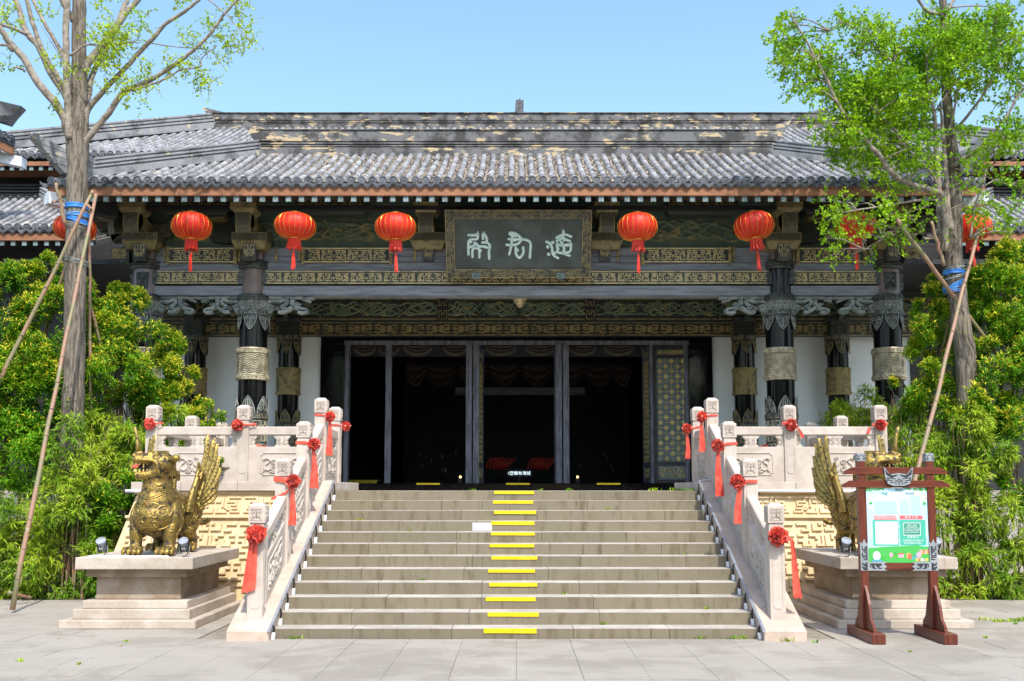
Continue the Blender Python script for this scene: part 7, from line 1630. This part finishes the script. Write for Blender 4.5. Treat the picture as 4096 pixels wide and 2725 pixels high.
# ------------------------------------------------------------------ right ginkgo (in leaf)
z3 = lambda x, y: (1571+x*.3339, y*.3339)
RY = 15.4
rt = tag(empty('ginkgo_tree', P(2236, 1386, RY)), 'leafy green ginkgo on the right with several pale stems, held by crossed poles', 'tree'); R0 = rt.location.copy()
tr = [((2236,1386),27),((2229,1000),25),((2226,900),24),((2222,820),23.5),((2209,720),22),((2200,640),22),((2195,560),20),((2199,480),17),((2198,400),15),((2190,330),13),((2183,260),12),((2178,200),11),((2176,100),9),((2172,20),9),((2168,-60),8)]
q = G(); c3 = curve([(*P(u, v, RY), r*.43445*RY/1000) for (u, v), r in tr], 4); q.tube([(x+rn.gauss(0, .004), y, z) for x, y, z, r in c3], [r*(1+rn.gauss(0, .03)) for x, y, z, r in c3], 16); add_to(q, 'trunk', BARK, rt, R0)
limbs = [([(1810,1730),(1815,1560),(1800,1400),(1785,1340),(1700,1310),(1550,1260),(1430,1180),(1380,1100),(1290,1000),(1200,890),(1140,820),(1060,700),(1000,560),(930,430),(850,270),(770,150),(740,80)], 27, 5, (15.1,14.3)), ([(1800,1690),(1770,1500),(1765,1250),(1745,950),(1735,800),(1700,600),(1680,430)], 27, 8, (15.2,15.0)), ([(1850,1590),(1830,1450),(1820,1250),(1800,1000),(1790,850),(1775,700)], 26, 9, (15.15,15.1)),
         ([(1850,1150),(2000,1060),(2120,950),(2200,850),(2310,670),(2360,600)], 16, 7, (15.3,14.8)), ([(1850,930),(1980,780),(2080,640),(2160,480),(2175,310)], 13, 4, (15.3,14.7)), ([(1810,960),(1870,780),(1890,620),(1920,510)], 11, 5, (15.2,15.0)), ([(1750,1100),(1620,1040),(1550,990),(1450,880),(1340,780)], 11, 4, (15.2,14.6)), ([(1740,930),(1600,830),(1480,750),(1350,705)], 10, 4, (15.3,15.9)),
         ([(1760,1380),(1640,1380),(1500,1400),(1330,1430),(1200,1450),(1100,1465)], 10, 4, (15.1,14.4)), ([(1700,760),(1600,640),(1530,550),(1450,430),(1350,340),(1230,230),(1100,160),(1020,210)], 10, 3, (15.3,14.9)), ([(1985,1640),(2020,1400),(2065,1290),(2100,1150)], 10, 6, (15.1,15.4)), ([(1780,100),(1690,80),(1640,20),(1620,-20)], 12, 10, (15.4,15.2)), ([(1800,110),(1840,50),(1870,0),(1900,-40)], 12, 10, (15.4,15.5)), ([(1700,1150),(1690,950),(1680,790),(1650,640)], 9, 4, (15.3,15.7)), ([(1790,1340),(1720,1200),(1640,1120),(1520,990),(1440,880)], 11, 4, (15.2,14.7)), ([(1900,600),(1860,480),(1790,290),(1700,200)], 7, 3, (15.4,15.7)), ([(1620,1490),(1500,1590),(1380,1650),(1250,1720)], 4, 2, (15.1,14.7)), ([(2000,1200),(2150,1130),(2300,1100)], 5, 3, (15.3,15.0)), ([(1870,1160),(2040,1200),(2180,1250),(2340,1290)], 5, 3, (15.3,15.0)), ([(1730,780),(1830,640),(1900,540)], 7, 4, (15.3,15.1))]
for i, (pts, r0, r1, Y) in enumerate(limbs): add_limb(rt, R0, [z3(*a) for a in pts], r0*.3339, r1*.3339, Y, 40+i)
LIMBP = []
for pts, r0, r1, Y in limbs:
    k = len(pts)
    LIMBP += [tuple(P(*z3(*a), Y[0]+(Y[1]-Y[0])*i/(k-1))) for i, a in enumerate(pts)]
LIMBP = np.array(LIMBP); qb = G()
blobs = [(720,110,60),(650,180,45),(790,170,55),(690,280,80),(640,300,55),(740,330,80),(720,440,105),(830,440,90),(890,280,55),(930,370,80),(900,560,105),(790,600,55),(1000,480,90),(1050,420,80),(870,610,60),(960,640,60),(680,500,50),
 (1100,150,60),(1150,180,60),(1240,180,75),(1320,190,70),(1350,260,100),(1250,290,90),(1200,400,55),(1400,380,120),(1500,300,50),(1560,350,60),(1430,250,70),(1040,200,40),
 (1100,600,130),(1230,620,150),(1350,560,150),(1480,520,150),(1600,450,140),(1700,300,140),(1620,230,90),(1750,160,110),(1720,60,70),(1850,250,150),(1950,200,120),(2050,200,120),(2150,150,110),(2240,80,75),(2290,60,50),(2200,280,130),(2320,280,80),(1950,350,170),(2080,400,140),(2250,430,120),(1850,450,150),(1700,500,150),(1560,650,160),(1400,700,160),(1250,750,160),(1100,780,110),(1080,660,100),(1650,700,140),(1900,600,120),(2050,600,100),(2300,550,100),
 (1150,930,130),(1000,940,80),(920,850,50),(1300,900,150),(1450,850,150),(1600,850,120),(1050,1080,85),(1180,1060,120),(1350,1050,130),(1500,1050,130),(1650,1000,110),(1250,1180,110),(1400,1200,110),(1550,1200,100),(1700,1150,90),(1500,1340,80),(1400,1350,60),(1950,900,80),(2000,1150,90),(2130,1050,90),(2230,950,110),(2300,880,80),(2300,1250,70),(2200,1240,70),(1990,1260,70),(2250,700,70),(2150,820,50),
 (1000,1380,60),(1080,1400,60),(1180,1420,55),(1050,1500,75),(1180,1530,50),(1300,1540,70),(1420,1480,90),(1560,1480,70),(1500,1560,55),(980,1530,35),(1000,1640,60),(1090,1640,65),(1050,1760,55),(1120,1830,25),(1250,1650,50),(1350,1660,45),(1450,1600,60),(1600,1620,50),(1540,1720,35),(1840,1650,30),(1960,1480,55),(2150,1450,75),(2250,1500,85),(2100,1550,65),(2300,1420,55),(2280,1600,55),(2050,1400,45),(1300,1760,35),(1700,1420,60)]
q = G(); lf = []
for i, (x, y, r) in enumerate(blobs):
    u, v = z3(x, y); r = r*.80; n = r*r*.045*(1.0 if y < 1150 else .62); Yc = 15.0+RNG.uniform(-.7, .9); c = P(u, v, Yc)
    dd = np.linalg.norm(LIMBP-np.array(c), axis=1)+np.maximum(0, LIMBP[:, 2]-c.z)*1.5; a = Vector(LIMBP[int(np.argmin(dd))]); mid = a.lerp(c, .5)+Vector((RNG.normal()*.05, 0, .06))
    qb.tube(curve([tuple(a), tuple(mid), tuple(c)], 4), [.016,.015,.013,.012,.011,.009,.007,.006,.004][:9], 5)
    for _ in range(3): e = c+Vector(RNG.normal(size=3))*r*.0012; qb.tube([tuple(mid.lerp(c, .6)), tuple(e)], [.007, .003], 4)
    sprigs(c, r*.3339*.43445*Yc/1000*1.02, n, 300+i, lf, q, size=.050, step=.034)
add_to(q, 'twigs', TWIG, rt, R0, kind='stuff')
tag(add_to(qb, 'branchlets', BARKL, rt, R0), kind='stuff')
o = foliage('crown', L_GINK, [leaves_from(lf)], rt); o.location = -R0; o['kind'] = 'stuff'
wrap(rt, R0, [(2196, 628, .075, .0), (2200, 656, .10, .55), (2196, 672, .07, -.3)], RY, .155)
q = G()
for (v, t) in ((617, .1), (620, .2), (637, .3), (641, .2), (664, .1), (669, .0), (673, .15)): ring(q, P(2198, v, RY), .175, t)
o = q.build('tie_wire', WIRE, rt); o.location = -R0
q = G(); q.tube([P(2226, 735, 15.15), P(2232, 780, 15.12), P(2247, 815, 15.1)], [.01, .025, .008], 6); o = q.build('loose_bark', BARK, rt); o.location = -R0

# support poles
def pole(label, a, b_, ya, yb, r=.036, ext=0):
    r *= .82
    A, B_ = P(*a, ya), P(*b_, yb); d = (B_-A).normalized()
    t = tag(empty('support_pole', A), label, 'pole', 'bamboo poles propping the two ginkgo trees'); q = G(); L = (B_-A).length; n = 10
    q.tube([(d*L*i/n+Vector((random.gauss(0, .008), random.gauss(0, .008), 0))) for i in range(n+1)], [r*1.1-r*.3*i/n for i in range(n+1)], 9); q.mi = 1; k = int(L/.42)
    for i in range(1, k+1): c = d*(i*.42); q.tube([c-d*.008, c, c+d*.008], [r*1.02, r*1.16-r*.2*i/k, r*1.02], 9)
    q.build('culm', [POLE, NODE], t, smooth=True)
def zb(X, Y): return 0
pole('long reddish pole from the paving at the far left up to the left tree', (27, 1404), (219, 446), 13.85-TSH, 15.0, .040)
pole('pole leaning from the left bushes up across the left trunk', (-60, 1000), (214, 438), 14.6, 15.0, .040)
pole('upright pole just right of the left trunk, foot behind the pedestal', (219, 1368), (202, 470), 15.9, 15.35, .034)
pole('short greenish pole behind the left trunk on its left', (60, 930), (164, 562), 16.4, 15.6, .036)
pole('thin brown pole running down right behind the left trunk', (262, 915), (206, 690), 16.2, 15.5, .032)
pole('short brown pole stub rising left of the blue straps', (152, 518), (128, 420), 15.1, 14.95, .036)
pole('stub of cut bamboo tied across beside the left blue straps', (120, 466), (146, 461), 15.0, 15.2, .025)
pole('short bamboo peg tied at the right of the left straps', (198, 470), (212, 481), 15.0, 14.85, .025)
pole('short pole lying low among the leaves at the far left', (20, 1364), (70, 1376), 14.7-TSH, 15.1-TSH, .032)
pole('greenish pole crossing the right trunk from upper left to lower right', (2065, 505), (2350, 890), 14.7, 16.0, .040)
pole('long pole crossing the right trunk down to behind the notice stand', (2050, 1340), (2252, 527), 14.3-TSH, 15.2, .042)
pole('short brown pole left of the right trunk beside the pale stems', (2172, 612), (2143, 509), 15.15, 15.0, .036)
pole('short peg lashed at the top of the crossed poles on the right', (2108, 538), (2096, 552), 14.75, 14.9, .025)
pole('cut peg lashed across left of the right tree\'s stems', (2128, 550), (2164, 548), 15.05, 15.2, .022)
pole('dark green pole behind the right trunk', (2150, 870), (2186, 735), 16.2, 15.7, .034)

P = P0
# ------------------------------------------------------------------ shrubs
def blob_points(c, r, n, rn, flat=1.0):
    d = unit(rn.normal(size=(n, 3))); d[:, 1] = -np.abs(d[:, 1])*np.where(rn.random(n) < .78, 1, -1); rr = r*(1-.42*rn.random(n)**1.6); return np.array(c)+d*rr[:, None], d
LUMP = np.random.default_rng(77)
def lumpy(c, r, n, rn):
    """points on many small leafy mounds spread over a ball, so light and dark clumps show"""
    k = max(6, int(14*(r/.8)**2)); m = unit(rn.normal(size=(k, 3))); m[:, 1] = -np.abs(m[:, 1]); mc = np.array(c)+m*r*rn.uniform(.55, .95, (k, 1)); idx = rn.integers(0, k, n); mr = r*rn.uniform(.22, .42, k)
    d = unit(rn.normal(size=(n, 3))+m[idx]*.8+np.array([0, 0, .3])); return mc[idx]+d*(mr[idx]*(1-.5*rn.random(n)**2))[:, None], d
def osmanthus(name, label, blobs_, seed, young=.3, dens=1.0, big=1.0):
    rn = np.random.default_rng(seed); t = None; A, Bq = [], []; stems = G(); org = None
    for (u, v, Y, r) in blobs_:
        c = P(u, v, Y)
        if org is None: org = Vector((c.x, Y+.2, 0)); t = tag(empty(name, org), label, 'shrub')
        ns = int(800*dens*(r/.7)**2/big**1.5); p, d = lumpy(c, r, ns, rn)      # shoots: whorls of leaves
        ax = unit(d*.9+np.array([0, -.15, .75])+rn.normal(size=(ns, 3))*.25)
        top = (p[:, 2]-c.z)/r
        for i in range(ns):
            m = 7; a = rn.random()*6.28; e1 = unit(np.cross(ax[i], [.3, .2, .9])); e2 = np.cross(ax[i], e1)
            for k in range(m):
                th = a+k*2.4; out = e1*math.cos(th)+e2*math.sin(th); lift = .15+.75*(k/m); dd = out*(1-lift*.45)+ax[i]*lift; base = p[i]+ax[i]*(k/m-.5)*.10*big; L = .068*big*rn.uniform(.75, 1.15)
                isy = (k >= 4 and rn.random() < young*(1.4 if top[i] > 0 else .5)); (Bq if isy else A).append((base, dd, L))
        for k in range(5):
            e = np.array(c)+rn.normal(size=3)*r*.5; stems.tube([(c.x+rn.normal()*.1, c.y+.2, max(.0, c.z-r*1.4)), ((c.x+e[0])/2, c.y+.1, (c.z+e[2])/2-.1), tuple(e)], [.022, .014, .006], 5)
    def mk(lst): 
        C_ = np.array([l[0] for l in lst]); D = np.array([l[1] for l in lst]); S = np.array([l[2] for l in lst]); Nn = np.tile([0, -.3, 1.0], (len(lst), 1))+rn.normal(size=(len(lst), 3))*.35; return leaf_batch(C_, D, Nn, S, S*.34, 'long', .3)
    o = foliage('leaves', L_OSM, [mk(A)], t); o.location = -org; o['kind'] = 'stuff'
    if Bq: o = foliage('young_leaves', L_OSMY, [mk(Bq)], t); o.location = -org; o['kind'] = 'stuff'
    o = stems.build('stems', TWIG, t); o.location = -org; o['kind'] = 'stuff'
def bamboo(name, label, blobs_, seed, dens=1.0, low=0):
    rn = np.random.default_rng(seed); t = None; A, Dry = [], []; stems = G(); org = None
    for (u, v, Y, r) in blobs_:
        c = P(u, v, Y)
        if org is None: org = Vector((c.x, Y+.2, 0)); t = tag(empty(name, org), label, 'bamboo')
        ns = int(620*dens*(r/.7)**2); p, d = lumpy(c, r, ns, rn)
        for i in range(ns):
            tw = unit(d[i]*.8+np.array([0, -.2, -.15])+rn.normal(size=3)*.45); m = 7
            for k in range(m):
                base = p[i]+tw*(k*.018); dd = unit(tw*.8+rn.normal(size=3)*.55+np.array([0, -.1, -.45])); L = rn.uniform(.07, .13); (Dry if rn.random() < .035 else A).append((base, dd, L))
        for k in range(7):
            x = c.x+rn.normal()*r*.4; y = c.y+abs(rn.normal())*.2; stems.tube([(x, y, 0.0), (x+rn.normal()*.06, y, c.z*.6), (x+rn.normal()*.2, y-.1, c.z+r*.7)], [.012, .010, .004], 5)
    def mk(lst):
        C_ = np.array([l[0] for l in lst]); C_[:, 2] = np.maximum(C_[:, 2], .02); D = np.array([l[1] for l in lst]); S = np.array([l[2] for l in lst]); return leaf_batch(C_, D, np.tile([0, -.6, .8], (len(lst), 1))+rn.normal(size=(len(lst), 3))*.4, S, S*.0+.019, 'bam')
    o = foliage('leaves', L_BAM, [mk(A)], t); o.location = -org; o['kind'] = 'stuff'
    o = foliage('dry_leaves', L_DRY, [mk(Dry)], t); o.location = -org; o['kind'] = 'stuff'
    o = stems.build('culms', POLE, t); o.location = -org; o['kind'] = 'stuff'
osmanthus('osmanthus_shrub', 'tall light green osmanthus at the far left edge behind the leaning pole', [(30,680,16.6,.62),(-20,760,16.4,.8),(70,640,16.8,.42),(20,850,16.2,.8),(-10,960,16.0,.8),(110,640,17,.35)], 1, .4, 1.1)
osmanthus('osmanthus_shrub', 'bright green osmanthus just behind and right of the left trunk', [(140,760,16.8,.75),(205,700,17.2,.45),(110,900,16.4,.8),(250,780,17.2,.65),(215,900,16.8,.75),(280,860,17,.7),(300,730,17.6,.3)], 2, .45, 1.1)
osmanthus('osmanthus_shrub', 'pale green osmanthus reaching over the left terrace rail towards the hall columns', [(330,790,17.8,.6),(360,870,17.8,.55),(395,840,18.0,.38),(330,930,17.6,.6),(420,925,18.0,.42),(475,955,18.1,.27),(390,960,17.8,.45),(290,700,17.9,.42),(425,870,18.1,.25),(455,985,17.9,.3)], 3, .5, 1.1)
osmanthus('broadleaf_shrub', 'dark green broad-leaved creeper shrub low at the left between the poles', [(60,1050,15.9,.6),(10,1000,15.8,.5),(240,1180,15.8,.42),(285,1130,15.9,.42),(120,1000,16.2,.5),(250,1310,15.75,.4)], 4, .1, .8, 1.25)
bamboo('bamboo_clump', 'low bamboo clump at the far left reaching the paving edge', [(30,1180,15.9,.65),(-20,1280,15.8,.6),(90,1290,15.9,.6),(40,1340,15.95,.42)], 5)
bamboo('bamboo_clump', 'bright bamboo clump between the left tree and the left pedestal', [(165,1010,15.6,.34),(175,1080,15.6,.42),(150,1180,15.6,.45),(150,1150,16.1,.65),(190,1280,15.95,.62),(130,1340,15.95,.4),(200,1350,15.95,.35),(260,1230,15.9,.45),(250,1330,15.95,.36)], 6)
bamboo('bamboo_clump', 'tall feathery bamboo beside the left terrace corner post', [(300,1000,16.9,.6),(240,1050,16.5,.65),(320,1080,16.6,.45),(390,990,17.6,.42),(430,1010,17.8,.3),(290,1190,16.2,.42)], 7)
osmanthus('osmanthus_shrub', 'yellow-green osmanthus in front of the outer right column', [(2130,705,16.9,.34),(2150,790,16.7,.52),(2105,845,16.8,.36),(2140,890,16.6,.52),(2180,740,16.9,.45),(2075,915,16.8,.34),(2150,665,17,.24)], 11, .5, 1.1)
osmanthus('osmanthus_shrub', 'tall osmanthus with yellow young leaves at the far right edge', [(2290,640,16.8,.68),(2230,690,16.9,.5),(2330,720,16.6,.7),(2250,760,16.8,.62),(2340,610,17,.4),(2300,860,16.4,.75),(2210,870,16.6,.5),(2370,800,16.3,.6),(2310,580,17.2,.25)], 12, .5, 1.1)
osmanthus('broadleaf_shrub', 'glossy dark broad-leaved shrub at the right edge above the bamboo', [(2240,930,15.65,.26),(2330,1010,15.9,.62),(2270,960,16.1,.5),(2350,1100,15.8,.5),(2240,1040,16.2,.45),(2190,960,16.4,.4)], 13, .45, .8, 1.25)
bamboo('bamboo_clump', 'feathery bamboo right behind the notice stand\'s upper bars', [(2235,985,15.6,.3),(2250,1040,15.6,.4),(2110,1000,16.6,.5),(2150,960,16.7,.45),(2180,1070,16.2,.55),(2110,1100,16.3,.5),(2075,965,17.1,.28)], 14)
bamboo('bamboo_clump', 'large bamboo clump at the lower right edge reaching the paving', [(2200,1190,15.95,.6),(2280,1200,15.9,.6),(2240,1310,15.95,.5),(2330,1300,15.9,.55),(2180,1320,16.0,.42),(2370,1210,15.8,.5),(2200,1360,16,.28),(2350,1370,16,.3)], 15)
bamboo('bamboo_clump', 'dark bamboo clump behind the right terrace corner, just below the columns', [(2010,950,19.0,.42),(1960,960,19.2,.42),(1930,965,19.3,.3)], 16)
# a few vines and dark planting seen behind
osmanthus('broadleaf_shrub', 'small leafy sprout growing on the wall beside the left beast\'s wing', [(497,1080,15.02,.085),(505,1062,15.0,.06)], 17, .2, 3.0, .55)
for s in (-1, 1):
    sp_ = [(s*(6.2+i*.8), 16.9+.2*(i % 2)) for i in range(5)]
    osm = []
q = G(); q.add([(-30,15.45,-.004),(-6.16,15.45,-.004),(-6.16,22,-.004),(-30,22,-.004)], [(0,1,2,3)]); q.add([(6.16,15.45,-.004),(30,15.45,-.004),(30,22,-.004),(6.16,22,-.004)], [(0,1,2,3)]); tag(q.build('planting_bed', EARTH), kind='structure')

# ------------------------------------------------------------------ unseen trees added behind the viewer to darken lacquer reflections and sky fill
q_V, q_D = [], []
rn = np.random.default_rng(5); tl = tag(empty('added_trees_root', (0, -34, 0)), kind='group'); del tl['kind']; bpy.data.objects.remove(tl)
C_ = []; 
for i in range(26):
    a = rad(195+150*i/25) if True else 0; R = rn.uniform(34, 40); cx, cy = R*math.cos(a), 4+R*math.sin(a); h = rn.uniform(8, 14); n = 420
    d = unit(rn.normal(size=(n, 3))); C_.append(np.array([cx, cy, h*.55])+d*np.array([4.2, 3, h*.48])*rn.uniform(.5, 1, (n, 1)))
C_ = np.concatenate(C_); D = rnd_dirs(len(C_)); v, f, k = leaf_batch(C_, D, rnd_dirs(len(C_)), 1.1, .9, 'bam')
tag(big_mesh('added_unseen_trees', v, f, L_OSM, None, RNG.random(len(f))), kind='stuff')
